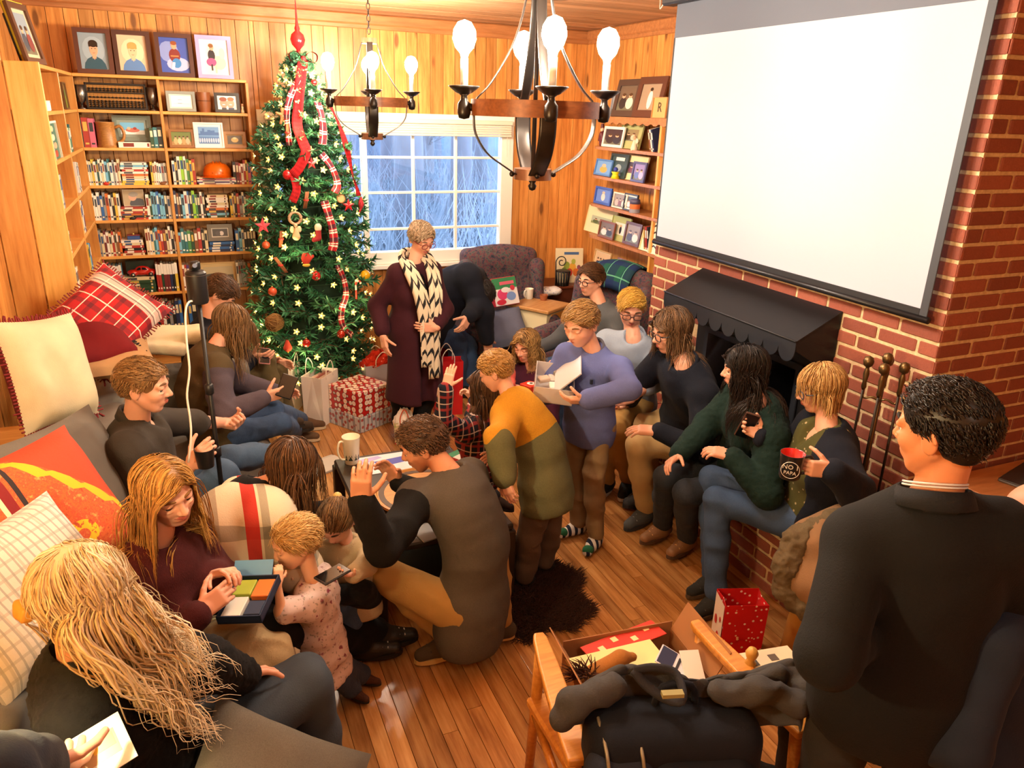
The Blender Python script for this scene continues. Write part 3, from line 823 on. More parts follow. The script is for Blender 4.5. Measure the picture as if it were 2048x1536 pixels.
stack(414, 459, SZ[4], 'dlkowcwwc', .18, 'amid the fourth shelf, tree bay')
row(460, 507, SZ[4], 'yckrawksor', .17, .2, 'at the tree end of the fourth shelf')
row(186, 243, SZ[5], 'kcacmwcrcso', .175, .205, 'by the corner on the fifth shelf')
z5 = stack(246, 291, SZ[5], 'crkrcw', .12, 'below the small blue tin on the fifth shelf')
row(292, 354, SZ[5], 'cwctlormcwkw', .175, .22, 'against the divider on the fifth shelf')
row(357, 416, SZ[5], 'lttgdsrkc', .165, .2, 'starting from the divider on the fifth shelf')
z5b = stack(417, 470, SZ[5], 'nbnb', .085, 'of blue volumes under the grey frame')
row(471, 512, SZ[5], 'blckkkm', .17, .2, 'at the tree end of the fifth shelf')
row(193, 246, SZ[6], 'mmoyltll', .22, .235, 'with white jackets by the corner, sixth shelf', me=volume_me)
z6 = stack(250, 313, SZ[6], 'ddddc', .13, 'under the toy car, sixth shelf')
row(314, 357, SZ[6], 'rrdmmnky', .22, .235, 'with white jackets against the divider, sixth shelf', me=volume_me)
row(360, 381, SZ[6], 'rwrp', .2, .22, 'behind the black camera, sixth shelf')
row(474, 517, SZ[6], 'waaasonnm', .19, .22, 'at the tree end of the sixth shelf')
stack(440, 474, SZ[6], 'cl', .045, 'beside the landscape picture on the sixth shelf')
row(282, 366, SZ[7], 'gctyrkrwkaknb', .2, .24, 'above the sofa back on the lowest visible shelf')
row(378, 404, SZ[7], 'bkn', .2, .23, 'past the divider on the lowest visible shelf')
# wing: a few books and pictures seen at a slant
def wrow(y0, z, seq, w, h0, h1, where, dep=.13):
    y = y0
    for i, ch in enumerate(seq):
        mkbook(ch, w-.001, dep, random.uniform(h0, h1), (WF-.012, y, z), f'{CN[ch]} book, {ORD[i]} of those {where}', 'books '+where, rot=(0, 0, math.pi/2)); y += w
wrow(5.07, SZ[3], 'wwa', .05, .17, .2, 'in the near bay of the wing, third shelf')
wrow(6.05, SZ[3], 'wkw', .04, .19, .21, 'in the deep bay of the wing, third shelf')
wrow(5.07, SZ[4], 'ww', .05, .12, .14, 'low in the near bay of the wing, fourth shelf')
wrow(5.9, SZ[4], 'cwp', .05, .2, .22, 'in the deep bay of the wing, fourth shelf')
wrow(5.07, SZ[5], 'rowc', .05, .17, .2, 'in the near bay of the wing, fifth shelf')
wrow(5.95, SZ[5], 'ylb', .05, .18, .2, 'in the deep bay of the wing, fifth shelf')
wrow(5.09, SZ[6], 'ww', .06, .22, .235, 'in the near bay of the wing, sixth shelf')
wrow(5.9, SZ[6], 'wwk', .05, .13, .15, 'in the deep bay of the wing, sixth shelf')
wrow(5.85, SZ[2], 'gwgt', .05, .15, .18, 'in the deep bay of the wing, second shelf')

# flat prints: layers of shapes in 0..1 units
def print_mesh(w, h, spec, name='photo_print'):
    m = MB(); cols = []
    for k, sp in enumerate(spec):
        c = sp[-1]
        if c not in cols: cols.append(c)
        ci = cols.index(c); y = -.0004*k
        if sp[0] == 'r': P = [(sp[1], sp[2]), (sp[3], sp[2]), (sp[3], sp[4]), (sp[1], sp[4])]
        elif sp[0] == 'e': P = [(sp[1]+sp[3]*math.cos(a), sp[2]+sp[4]*math.sin(a)) for a in np.linspace(0, 2*math.pi, 15)[:-1]]
        else: P = sp[1]
        m.add([((min(1, max(0, x))-.5)*w, y, min(1, max(0, z))*h) for x, z in P], [tuple(range(len(P)))], ci)
    return m.mesh(name, [mat(c, .35) for c in cols])
def portrait(bg, hair, skin, shirt, long=False, sx_=1.0):
    s = [('r', 0, 0, 1, 1, bg), ('e', .5, .55, .4, .36, '#%02x%02x%02x' % tuple(min(255, int(int(bg[i:i+2], 16)*1.12)) for i in (1, 3, 5)))]
    if long: s.append(('e', .5, .55, .2, .26, hair))
    return s+[('e', .5, .02, .4, .34, shirt), ('r', .43, .3, .57, .44, skin), ('p', [(.43, .37), (.5, .26), (.57, .37)], skin), ('e', .5, .56, .15, .2, skin), ('e', .5, .71, .165, .1, hair), ('r', .34, .62, .4, .72, hair), ('r', .6, .62, .66, .72, hair),
              ('e', .44, .57, .018, .014, '#30241c'), ('e', .56, .57, .018, .014, '#30241c'), ('p', [(.44, .46), (.5, .44), (.56, .46), (.5, .455)], '#a04a40')]
def group_photo(bg, cols, ground='#6a6a58'):
    s = [('r', 0, 0, 1, 1, bg), ('r', 0, 0, 1, .28, ground)]
    for i, c in enumerate(cols):
        x = (i+.5)/len(cols)*.8+.1; s += [('e', x, .3, .42/len(cols), .24, c), ('e', x, .58, .2/len(cols), .09, '#d8a888'), ('e', x, .64, .2/len(cols), .06, '#4a3424')]
    return s
def frame(label, w, h, fcol, fw, mount, mw_, spec, loc, rz=0, tilt=.12, group=None, metal=0, dep=.016, name='framed_picture'):
    t = thing(name, label, 'picture frame', loc, 0, group); t.rotation_euler = (-tilt, 0, rz)
    F = mat(fcol, .4, metal); m = MB(); x = w/2
    for P in ([(-x, 0), (x, 0), (x-fw, fw), (-x+fw, fw)], [(x, 0), (x, h), (x-fw, h-fw), (x-fw, fw)], [(x, h), (-x, h), (-x+fw, h-fw), (x-fw, h-fw)], [(-x, h), (-x, 0), (-x+fw, fw), (-x+fw, h-fw)]):
        m.prism(P, (0, -dep, 0), 0, X=(1, 0, 0), Y=(0, 0, 1))
    m.build('frame_rim', F, t)
    MB().box((-x+.003, .0, .003), (x-.003, .004, h-.003)).build('backboard', mat('#5a4632', .8), t)
    iw, ih = w-2*fw, h-2*fw
    if mount: MB().box((-iw/2, -.004, fw), (iw/2, 0, h-fw)).build('mount', mat(mount, .7), t)
    a = fw+mw_
    p = obj('photo_print', print_mesh(w-2*a, h-2*a, spec), t); p.location = (0, -.0046, a)
    return t
def wid(u0, u1, y, z): return sx(u1, y, z)-sx(u0, y, z)
# four portraits on the top of the bookcase
KID = [('boy in blue shirt', 150, 227, '#5b3226', portrait('#8fa0ae', '#2c1c14', '#e0a888', '#2f5568')),
       ('blond boy in striped shirt', 228, 305, '#4a2a22', portrait('#d8b89a', '#c89a5a', '#eebc98', '#5a80b8')),
       ('child in striped jumper on blue backdrop', 312, 388, '#4e2c24', [('r', 0, 0, 1, 1, '#3f55a8'), ('e', .3, .6, .35, .3, '#7f90cc'), ('e', .6, .25, .4, .2, '#a8b4dc'), ('e', .5, .5, .2, .2, '#7a2e2c'), ('r', .36, .46, .64, .5, '#c07848'), ('e', .55, .28, .16, .14, '#3f7fc0'), ('e', .5, .78, .1, .11, '#dc9c7c'), ('e', .5, .85, .11, .06, '#8a4a2a'), ('p', [(.35, .1), (.45, .1), (.5, .3), (.4, .3)], '#e8e8f0')]),
       ('girl on a white horse', 393, 466, '#b79fd0', [('r', 0, 0, 1, 1, '#f0ece4'), ('e', .65, .35, .25, .2, '#e0d6c0'), ('e', .78, .62, .1, .16, '#e6dccb'), ('r', .5, .05, .56, .3, '#d8ccb4'), ('e', .4, .55, .13, .17, '#2c2430'), ('e', .38, .36, .18, .12, '#a8508a'), ('r', .36, .12, .42, .3, '#3a2a30'), ('e', .42, .78, .08, .09, '#e0a890'), ('e', .4, .83, .09, .06, '#8a5a34')])]
for i, (lb, u0, u1, fc, spc) in enumerate(KID):
    x0, x1 = sx(u0, BF+.08, SZ[0]+.12), sx(u1, BF+.08, SZ[0]+.12)
    frame(f'{"lilac" if i == 3 else "dark wooden"} framed portrait of {lb}, on the bookcase', x1-x0-.006, .305, fc, .03 if i < 3 else .028, None, 0, spc, ((x0+x1)/2, BF+.075, SZ[0]+.001), 0, .1, 'portraits on top of the bookcase', dep=.02)
# frames leaning on top of the wing
for i, (y, c, h, lb) in enumerate(((5.1, '#5a3a28', .31, 'dark brown'), (5.23, '#d8c83a', .33, 'bright yellow'), (5.38, '#2f3234', .27, 'charcoal'))):
    frame(f'{lb} frame leaning on top of the bookcase wing', .24, h, c, .03, '#c8b898', .02, group_photo('#8a9aa8', ['#3a4a5a', '#7a3a3a']), (WF-.04-.03*i, y+.12, SZ[0]+.001), math.pi/2-.25, .2, 'frames on top of the wing')
# top open shelf
PEW = mat('#8d8a86', .3, .95)
def goblet(label, u, y, z, s, m, group=None):
    t = thing('goblet', label, 'goblet', (sx(u, y, z+.05), y, z), 0, group)
    MB().lathe([(0, .0), (.028*s, 0), (.03*s, .004), (.008*s, .014), (.007*s, .035*s)], n=18).build('foot', m, t, True)
    MB().lathe([(.007*s, .034*s), (.02*s, .045*s), (.03*s, .08*s), (.034*s, .15*s), (.031*s, .15*s), (.027*s, .08*s), (0, .05*s)], n=18).build('cup', m, t, True)
goblet('pewter goblet by the corner on the top open shelf', 163, BF+.07, SZ[1], 1.12, PEW); goblet('silver goblet between the abacus and the divider', 306, BF+.06, SZ[1], 1.1, PEW)
x0, x1 = sx(170, BF+.05, SZ[1]+.1), sx(293, BF+.05, SZ[1]+.1); w = x1-x0; h = .185
t = thing('abacus', 'wide black wooden abacus propped on the top open shelf', 'abacus', (x0, BF+.055, SZ[1]+.001)); t.rotation_euler = (-.12, 0, 0)
BW = mat('#1d1614', .4); m = MB()
for a, b in (((0, 0), (w, .014)), ((0, h-.014), (w, h)), ((0, 0), (.014, h)), ((w-.014, 0), (w, h)), ((0, h*.62), (w, h*.62+.01))): m.box((a[0], -.012, a[1]), (b[0], .006, b[1]), 0, .002)
m.build('abacus_frame', BW, t); MB().box((.01, .007, .01), (w-.01, .01, h-.01)).build('back_panel', mat('#b07a3a', .6), t)
rd = MB(); bead = MB().lathe([(.003, -.006), (.012, -.001), (.012, .001), (.003, .006)], n=8).mesh('bead', BW, True)
nb = 15
for i in range(nb):
    x = .03+i*(w-.06)/(nb-1); rd.tube([(x, -.004, .012), (x, -.004, h-.012)], .0018, 5)
    for zz in (.02, .033, .046, .059, .085, h*.62+.018, h*.62+.031):
        o = bpy.data.objects.new('bead', bead); COL.objects.link(o); o.parent = t; o.location = (x, -.004, zz)
rd.build('rods', mat('#8a6a3a', .4, .6), t)['kind'] = 'stuff'
def shelf_frame(label, u0, u1, z, h, fcol, fw, mount, mw_, spec, y=BF+.07, group='pictures on the bookcase shelves', tilt=.12, dep=.014):
    x0, x1 = sx(u0, y, z+h*.5), sx(u1, y, z+h*.5); return frame(label, x1-x0, h, fcol, fw, mount, mw_, spec, ((x0+x1)/2, y, z+.001), 0, tilt, group, dep=dep)
shelf_frame('grey frame with a pale blue sailing drawing, top open shelf', 333, 391, SZ[1], .145, '#8b918c', .02, '#c8cec8', .012, [('r', 0, 0, 1, 1, '#dfe8ee'), ('p', [(.3, .35), (.6, .35), (.5, .3), (.35, .3)], '#7a9ab8'), ('r', .1, .28, .9, .3, '#8aa8c4'), ('r', .35, .62, .55, .65, '#5a7a9a')])
t = thing('tumbler', 'brown wooden tumbler between two frames on the top open shelf', 'tumbler', (sx(408, BF+.09, SZ[1]+.06), BF+.09, SZ[1]))
MB().lathe([(0, 0), (.042, 0), (.05, .06), (.052, .145), (.047, .145), (.044, .02), (0, .015)], n=22).build('cup', mat('#8a5230', .35), t, True, 50); MB().lathe([(.0505, .08), (.0512, .086)], n=22, cap=False).build('ring', mat('#5a3018', .4), t)
shelf_frame('black frame with a close-up of two smiling faces, top open shelf', 429, 479, SZ[1], .145, '#201a18', .022, None, 0, [('r', 0, 0, 1, 1, '#e8e4e0'), ('e', .32, .45, .2, .34, '#e0907c'), ('e', .68, .45, .2, .34, '#e49a84'), ('e', .3, .75, .2, .16, '#8a4a34'), ('e', .7, .77, .18, .14, '#a06a44'), ('r', .2, 0, .45, .14, '#30343c'), ('r', .55, 0, .85, .14, '#2c3a5a'), ('e', .32, .36, .08, .03, '#ffffff'), ('e', .68, .36, .08, .03, '#ffffff')])
t = thing('figurine', 'tiny pale figurine at the tree end of the top open shelf', 'figurine', (sx(485, BF+.05, SZ[1]+.03), BF+.05, SZ[1]))
MB().lathe([(0, 0), (.014, 0), (.012, .02), (.007, .03), (.009, .045), (.004, .055), (0, .056)], n=12).build('body', mat('#d8c8a0', .5), t, True)
MB().sphere((0, 0, .062), .009, 10, 6).build('head', mat('#c89a78', .5), t, True)
# second shelf
t = thing('stein', 'turned wooden stein with a big loop handle, second shelf', 'stein', (sx(213, BF+.06, SZ[2]+.08), BF+.065, SZ[2])); ST = wood('#8a5a2a', '#b07a3c', .45, 6.0)
MB().lathe([(0, 0), (.068, 0), (.07, .01), (.066, .015), (.062, .165), (.065, .17), (.065, .18), (.055, .18), (.055, .03), (0, .025)], n=26).build('body', ST, t, True, 40)
MB().tube(spline([(.06, 0, .14), (.1, 0, .15), (.12, 0, .1), (.105, 0, .05), (.062, 0, .03)], 14), .011, 8, cap=True).build('handle', ST, t, True)
mkbook('w', .04, .14, wid(238, 306, BF+.03, SZ[2]), (sx(306, BF+.03, SZ[2]), BF+.02, SZ[2]), 'thick pale book lying under the grey frame, second shelf', None, rot=(0, -math.pi/2, 0))
shelf_frame('large grey-green frame with a beach photograph, second shelf', 226, 303, SZ[2]+.042, .185, '#6f7a70', .03, '#8a948a', .02, [('r', 0, 0, 1, 1, '#6fb0d8'), ('r', 0, 0, 1, .35, '#dce4e4'), ('e', .5, .35, .3, .18, '#b8685a'), ('e', .35, .5, .08, .12, '#e0b090'), ('e', .6, .5, .08, .12, '#9a3a34')], y=BF+.1)
shelf_frame('brown wooden frame with a lamplit family group, second shelf', 338, 388, SZ[2], .135, '#8a5a2a', .018, None, 0, group_photo('#6a7a40', ['#c8a878', '#d8c8a0', '#b89868', '#c0b090'], '#a08050'), y=BF+.06)
t = shelf_frame('white framed print of a blue city skyline, second shelf', 388, 447, SZ[2], .19, '#e8e6e2', .012, '#e8e8e8', .02, [('r', 0, 0, 1, 1, '#6a9ad0'), ('p', [(0, .6), (.1, .6), (.1, .75), (.2, .75), (.2, .9), (.3, .9), (.3, .7), (.45, .72), (.45, .82), (.6, .82), (.6, .78), (.8, .8), (.8, .68), (1, .68), (1, .5), (0, .5)], '#3f6cae'), ('r', 0, .0, 1, .42, '#4a78b8')]+[('e', .06+.11*i, .2, .04, .14, '#b8cce8') for i in range(9)], y=BF+.05)
shelf_frame('small square wooden frame with a dim golden picture, second shelf', 447, 492, SZ[2], .125, '#9a6a34', .022, '#b08a58', .008, [('r', 0, 0, 1, 1, '#4a3a24'), ('e', .5, .5, .25, .3, '#c8a860'), ('e', .5, .7, .12, .12, '#e0cfa0')], y=BF+.06)
# third shelf: hard hat on magazines, toys at the front edge
stack(394, 472, SZ[3], 'wpwic', .055, 'of magazines under the orange hard hat')
hx = sx(434, BF+.1, SZ[3]+.1)
t = thing('hard_hat', 'orange plastic hard hat resting on a stack of magazines', 'helmet', (hx, BF+.1, SZ[3]+.056)); OR = mat('#e06a10', .3, coat=.3)
MB().lathe([(.105, .0), (.108, .02), (.1, .06), (.078, .09), (.045, .105), (0, .11)], n=28).build('shell', OR, t, True)
P = [[(rr*math.cos(a)*1.0, rr*math.sin(a), .004-(.0 if rr < .11 else .006)) for a in np.linspace(0, 2*math.pi, 29)[:-1]] for rr in (.1, .112, .135)]
g = [[(x+(0 if j < 1 else .0), y*(1.0 if j < 2 else 1.12), z) for x, y, z in rw] for j, rw in enumerate(P)]; m = MB(); m.grid(g, 0, cv=True); m.build('brim', OR, t, True)
m = MB()
for s in (-.03, 0, .03): m.tube(spline([(s*1.2, -.1, .03), (s, -.06, .09), (s*.8, 0, .113), (s, .06, .09), (s*1.2, .1, .03)], 12), .006, 6)
m.build('ridges', OR, t, True)
for nm, u, c, lb in (('toy_figure', 213, '#b8281c', 'tiny red toy figure at the front of the third shelf'), ('toy_animal', 326, '#7a4a28', 'tiny brown toy animal at the front of the third shelf'), ('toy_bug', 255, '#1c1a1a', 'small black toy bug on the red books, fourth shelf')):
    z = SZ[3] if u != 255 else SZ[4]; x = sx(u, BF+.004, z); t = thing(nm, lb, 'toy', (x, BF+.008 if u != 255 else BF+.007, z))
    if u == 255: t.location[0] = sx(266, BF, z)
    mm = mat(c, .5); MB().sphere((0, 0, .012), (.022, .007, .012), 10, 6).build('body', mm, t, True); MB().sphere((.02, 0, .02), (.009, .006, .009), 8, 6).build('head', mat('#c88a50' if u == 213 else c, .5), t, True)
# fourth shelf snapshot
shelf_frame('snapshot of a grey-haired man standing on red books, fourth shelf', 246, 288, z4, .125, '#d8d0c0', .003, None, 0, [('r', 0, 0, 1, 1, '#a89478'), ('e', .7, .12, .42, .36, '#2c3248'), ('e', .45, .55, .2, .24, '#c89a84'), ('e', .5, .72, .24, .16, '#8a8682')], y=BF+.06, dep=.003)
# fifth shelf
t = thing('tin', 'small blue and red tin on top of stacked books, fifth shelf', 'tin', (sx(268, BF+.07, z5), BF+.07, z5)); MB().box((-.045, -.03, 0), (.045, .03, .03), 0, .004).build('box', mat('#2c4a8a', .4), t); MB().box((-.047, -.032, .03), (.047, .032, .036), 0, .002).build('lid', mat('#8a3a3a', .4), t); MB().sphere((0, 0, .04), .008, 8, 6).build('knob', mat('#c8b060', .4), t, True)
shelf_frame('grey mottled frame with a small black and white photo, fifth shelf', 415, 465, z5b, .135, '#6f675c', .03, '#d8d4cc', .008, [('r', 0, 0, 1, 1, '#3a3438'), ('e', .6, .4, .14, .3, '#d8d0d0'), ('e', .35, .4, .16, .3, '#4a464c')], y=BF+.06)
# sixth shelf
shelf_frame('dark green chalky board behind the red toy car', 254, 311, SZ[6]+.02, .225, '#1f2c24', .006, None, 0, [('r', 0, 0, 1, 1, '#26382e'), ('e', .5, .5, .3, .3, '#2e4436')], y=BF+.11, tilt=.05)
shelf_frame('light wood frame with a grey landscape, sixth shelf', 398, 476, SZ[6], .2, '#c8a468', .012, '#d0b888', .025, [('r', 0, 0, 1, 1, '#b8a888'), ('r', 0, 0, 1, .45, '#5a554c'), ('e', .4, .45, .4, .12, '#3f3c38'), ('r', .1, .2, .9, .3, '#8a8070')], y=BF+.1)
cx = sx(284, BF+.06, z6+.03); RED = mat('#b01c14', .25, coat=.6)
t = thing('toy_car', 'red toy car with rounded roof parked on green books', 'toy car', (cx, BF+.062, z6))
solid('car_body', [(EL((0, 0, .03), (.1, .036, .022)), 0), (EL((-.062, 0, .034), (.045, .032, .022)), 0), (EL((.06, 0, .034), (.05, .033, .025)), 0), (EL((.006, 0, .052), (.056, .031, .031)), 0), (EL((-.064, .026, .024), (.027, .014, .023)), 0), (EL((.064, .026, .024), (.027, .014, .023)), 0), (EL((-.064, -.026, .024), (.027, .014, .023)), 0), (EL((.064, -.026, .024), (.027, .014, .023)), 0)], RED, t, .004, .008)
DG = mat('#14181c', .15)
m = MB(); m.prism([(-.036, .056), (-.004, .056), (-.004, .076), (-.022, .074)], (0, .001, 0), 0, (0, -.0315, 0), (1, 0, 0), (0, 0, 1)); m.prism([(.004, .056), (.044, .056), (.03, .072), (.004, .076)], (0, .001, 0), 0, (0, -.0315, 0), (1, 0, 0), (0, 0, 1)); m.build('side_windows', DG, t)
for x in (-.064, .064):
    for y in (-.034, .034):
        wq = MB().lathe([(0, -.006), (.016, -.006), (.019, 0), (.016, .006), (0, .006)], (x, y, .019), 16, R=rotx(math.pi/2)).build('wheel', mat('#141414', .7), t, True)
        MB().lathe([(0, -.0085), (.009, -.0075), (.009, .0075), (0, .0085)], (x, y, .019), 12, R=rotx(math.pi/2)).build('hubcap', mat('#c8c8c8', .2, .9), wq, True)
# wing pictures
def wframe(label, y0, z, w, h, fcol, fw, spec): frame(label, w, h, fcol, fw, None, 0, spec, (WF-.02, y0, z+.001), math.pi/2, .04, 'pictures in the bookcase wing')
wframe('tall framed poster of stacked bowls in the near bay of the wing', 5.27, SZ[2]-.02, .3, .23, '#e8e2d0', .012, [('r', 0, 0, 1, 1, '#2c6a5c'), ('e', .5, .85, .2, .08, '#d8c8a0'), ('e', .45, .62, .25, .09, '#e0d4b8'), ('e', .55, .4, .25, .09, '#c0a080'), ('e', .5, .18, .22, .1, '#a83a2a')])
wframe('small green scenic picture in the deep bay of the wing', 6.1, SZ[1], .18, .17, '#6a4a2a', .01, [('r', 0, 0, 1, 1, '#8a6a3a'), ('r', 0, .0, 1, .5, '#7a8a2a'), ('r', 0, .5, 1, .75, '#5a7a3a')])
t = thing('card_box', 'small white card box at the front of the wing top shelf', 'box', (WF-.05, 5.2, SZ[1])); MB().box((-.04, -.1, 0), (.04, .1, .05), 0, .003).build('box', mat('#e8e4da', .6), t); MB().box((-.041, -.101, .05), (.041, .101, .056), 0, .002).build('lid', mat('#dcd6c8', .6), t)
t = thing('white_cube', 'little white clock cube in the wing deep bay, top shelf', 'clock', (WF-.04, 5.93, SZ[1])); MB().box((-.02, -.035, 0), (.02, .035, .06), 0, .004).build('case', mat('#eeeae0', .5), t); MB().lathe([(0, .0205), (.022, .0205)], (0, 0, .03), 16, R=roty(math.pi/2), cap=False).build('dial', mat('#d8d4c8', .5), t)
# ------------------------------------------------------------------ Christmas tree
TX, TY = .905, 6.2
TPROF = [(.12, .40), (.28, .48), (.75, .50), (1.3, .46), (1.7, .41), (2.0, .355), (2.3, .25), (2.55, .14), (2.72, .02)]
def trad(z): return float(np.interp(z, [p[0] for p in TPROF], [p[1] for p in TPROF]))
xt = thing('christmas_tree', 'tall slim green christmas tree between bookcase and window', 'christmas tree', (TX, TY, 0))
MB().tube([(0, 0, .03), (0, 0, 1.4), (0, 0, 2.68)], [.04, .03, .012], 10).build('trunk', mat('#4a3424', .9), xt, True)
MB().lathe([(0, 0), (.24, 0), (.24, .03), (.07, .05), (.06, .2), (0, .2)], n=20).build('stand', mat('#2c3a2c', .6), xt, True)
@cached
def needle_mat():
    n = NT('needles'); oi = n.n('ShaderNodeObjectInfo'); p = n.noise(n.pos((1, 1, 1), 'World'), 9, 3)
    n.col(n.ramp(n.math('ADD', n.math('MULTIPLY', p, .7), n.math('MULTIPLY', oi.outputs['Random'], .3)), [(.25, '#1c4c36'), (.5, '#327550'), (.75, '#5a9a66')])); n.b.inputs['Roughness'].default_value = .55
    return n.m
NM = needle_mat()
def spray(seed, n_twig, n_need):
    r = np.random.default_rng(seed); V = []; F = []
    stems = [((0, 0, 0), (1, 0, .06))]
    for i in range(n_twig):
        t = .18+.75*i/n_twig; s = 1 if i % 2 else -1; L = .46*(1-t*.6); a = r.uniform(.5, .9)
        b = np.array([t, 0, .06*t]); stems.append((b, b+L*np.array([math.cos(a), s*math.sin(a), r.uniform(-.1, .25)])))
    m = MB()
    for a, b in stems: m.tube([a, b], [.014, .006], 4, 0)
    for si, (a, b) in enumerate(stems):
        a, b = np.array(a, float), np.array(b, float); d = unit(b-a); k = n_need*2 if si == 0 else n_need
        for j in range(k):
            t = r.uniform(.12, 1.0); p = a+(b-a)*t; rad = unit(np.cross(d, r.normal(0, 1, 3))); nd = unit(d*.75+rad*.8); L = r.uniform(.09, .15); w = np.cross(nd, r.normal(0, 1, 3)); w = unit(w)*.0135
            m.add([p-w, p+w, p+nd*L*.6+w*.8, p+nd*L, p+nd*L*.6-w*.8], [(0, 1, 2, 3, 4)], 1)
    return m.mesh('branch', [mat('#4a3a28', .9), NM], False)
SPR = [spray(i, 7, 17) for i in range(4)]
nb = 285; ga = 2.39996
for i in range(nb):
    f = i/nb; z = .16+2.5*(1-(1-f)**1.25); R = trad(z)*random.uniform(.88, 1.1)
    o = bpy.data.objects.new('branch', SPR[i % 4]); COL.objects.link(o); o.parent = xt
    L = max(R, .07); z0 = z+.02; o.location = (0, 0, z0); up = random.uniform(-.12, .22)+.5*max(0, (z-2.3)/.4)
    o.rotation_euler = (random.uniform(-.5, .5), -up, i*ga); s = max(L, .2); o.scale = (L, s*1.05, s)
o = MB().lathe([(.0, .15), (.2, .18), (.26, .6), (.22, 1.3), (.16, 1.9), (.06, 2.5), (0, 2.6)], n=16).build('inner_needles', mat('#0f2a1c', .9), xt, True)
def tsurf(u, v, k=.93):
    """the tree's near surface along a sight line"""
    r = ray(u, v); best = None
    for y in np.linspace(TY-.62, TY, 80):
        p = CAMP+r*(y/r[1])
        if math.hypot(p[0]-TX, p[1]-TY) <= trad(p[2])*k: return p
        d = math.hypot(p[0]-TX, p[1]-TY)-trad(p[2])*k
        if best is None or d < best[0]: best = (d, p)
    return best[1]
# string of warm petal lights
sl = thing('string_lights', 'string of warm petal shaped fairy lights wound round the tree', 'string lights', (TX, TY, 0))
LB = mat((1.0, .74, .22), .4, emis=.85); m = MB()
m.sphere((0, 0, 0), .008, 6, 4, 0)
for k in range(5):
    a = k*2*math.pi/5; e = np.array([math.cos(a), math.sin(a), 0]); q = np.array([-math.sin(a), math.cos(a), 0])
    m.add([(0, 0, 0), e*.016+q*.008+[0, 0, .005], e*.029+[0, 0, .012], e*.016-q*.008+[0, 0, .005]], [(0, 1, 2, 3)], 1)
lm = m.mesh('bulb', [mat((1., .8, .35), .4, emis=2.4), LB], False)
wire = []; nl = 285
for i in range(nl):
    f = i/nl; z = .2+2.42*(1-(1-f)**1.3); a = i*.61+random.uniform(-.12, .12); R = trad(z)*random.uniform(.86, 1.0)+.012; p = np.array([R*math.cos(a), R*math.sin(a), z+random.uniform(-.02, .02)]); wire.append(p*np.array([.96, .96, 1]))
    o = bpy.data.objects.new('bulb', lm); COL.objects.link(o); o.parent = sl; o.location = p
    nrm = Vector((math.cos(a), math.sin(a), random.uniform(-.4, .4))); o.rotation_euler = nrm.to_track_quat('Z', 'Y').to_euler()
MB().tube(np.array(wire), .002, 4, cap=False).build('wire', mat('#1c3a24', .6), sl)
for z, a in ((.5, -1.9), (.9, -1.2), (1.35, -2.0), (1.8, -1.3), (2.2, -1.8), (.7, -2.7)):
    lamp('tree_glow', 'POINT', (math.cos(a)*(trad(z)+.06), math.sin(a)*(trad(z)+.06), z), 2.6, (1., .76, .34), .05, None, sl)
# ribbons
GING = plaid('#b01c20', ((0, .16, 0, .08, '#6c0c14', .55), (1, .05, 0, .025, '#6c0c14', .55)), 1, 'UV')
PLD = plaid('#a81c22', ((1, .16, .02, .05, '#1c2430', .8), (1, .16, .09, .02, '#e8e0d0', .9), (1, .16, .115, .012, '#e8e0d0', .9), (0, .6, .1, .12, '#e8e0d0', .5), (0, .6, .35, .1, '#1c2430', .6)), 1, 'UV')
def ribbon(label, px, w, m, twist=.25):
    P = np.array([tsurf(u, v, 1.06) for u, v in px]); n = 30; C = spline(P, n); t = thing('ribbon', label, 'ribbon', tuple(C[0]), 0, 'ribbons trailing down the tree')
    out = np.array([unit([c[0]-TX, c[1]-TY, .15]) for c in C]); T = np.gradient(C, axis=0); T /= np.linalg.norm(T, axis=1)[:, None]; S = np.cross(T, out); S /= np.linalg.norm(S, axis=1)[:, None]
    L = np.concatenate([[0], np.cumsum(np.linalg.norm(np.diff(C, axis=0), axis=1))]); th = np.sin(L*14)*twist
    rows = []
    for j in range(5):
        s = (j/4-.5)*w; rows.append(C+S*(s*np.cos(th))[:, None]+out*(s*np.sin(th)+.012*np.sin(L*9)+.004*math.cos(j*1.57))[:, None]-C[0])
    P2 = np.array(rows).transpose(1, 0, 2); mb = MB(); mb.grid(P2); nu = n
    mb.U = [(j/4, L[i]/.6) for i in range(n) for j in range(5)]
    o = mb.build('band', m, t, True, uv=True); sm = o.modifiers.new('thickness', 'SOLIDIFY'); sm.thickness = .003
    return t
ribbon('broad red gingham ribbon running from the bow down the front', [(606, 120), (601, 165), (597, 210), (594, 250), (606, 285), (612, 305), (600, 335), (586, 352)], .075, GING)
ribbon('second red gingham ribbon slanting down the window side of the tree', [(655, 205), (668, 235), (682, 270), (697, 310), (706, 345), (714, 378), (716, 392)], .065, GING)
ribbon('short plaid ribbon high on the window side of the tree', [(634, 205), (640, 225), (644, 250), (645, 275), (644, 290)], .06, PLD)
ribbon('plaid ribbon across the middle of the tree, above the wood slice', [(642, 308), (655, 325), (667, 348), (673, 372), (668, 385)], .06, PLD)
ribbon('plaid ribbon hanging at mid height below the wood slice', [(648, 402), (656, 430), (664, 460), (667, 485), (664, 502)], .065, PLD)
ribbon('thin maroon plaid ribbon low on the window side of the tree', [(675, 530), (686, 560), (690, 590), (683, 620), (686, 650), (706, 672)], .05, PLD)
ribbon('dull red ribbon end under the red ball', [(588, 352), (594, 380), (586, 405)], .06, GING)
ribbon('narrow plaid ribbon at the upper tree corner side', [(596, 160), (584, 190), (575, 230), (578, 290)], .045, PLD)
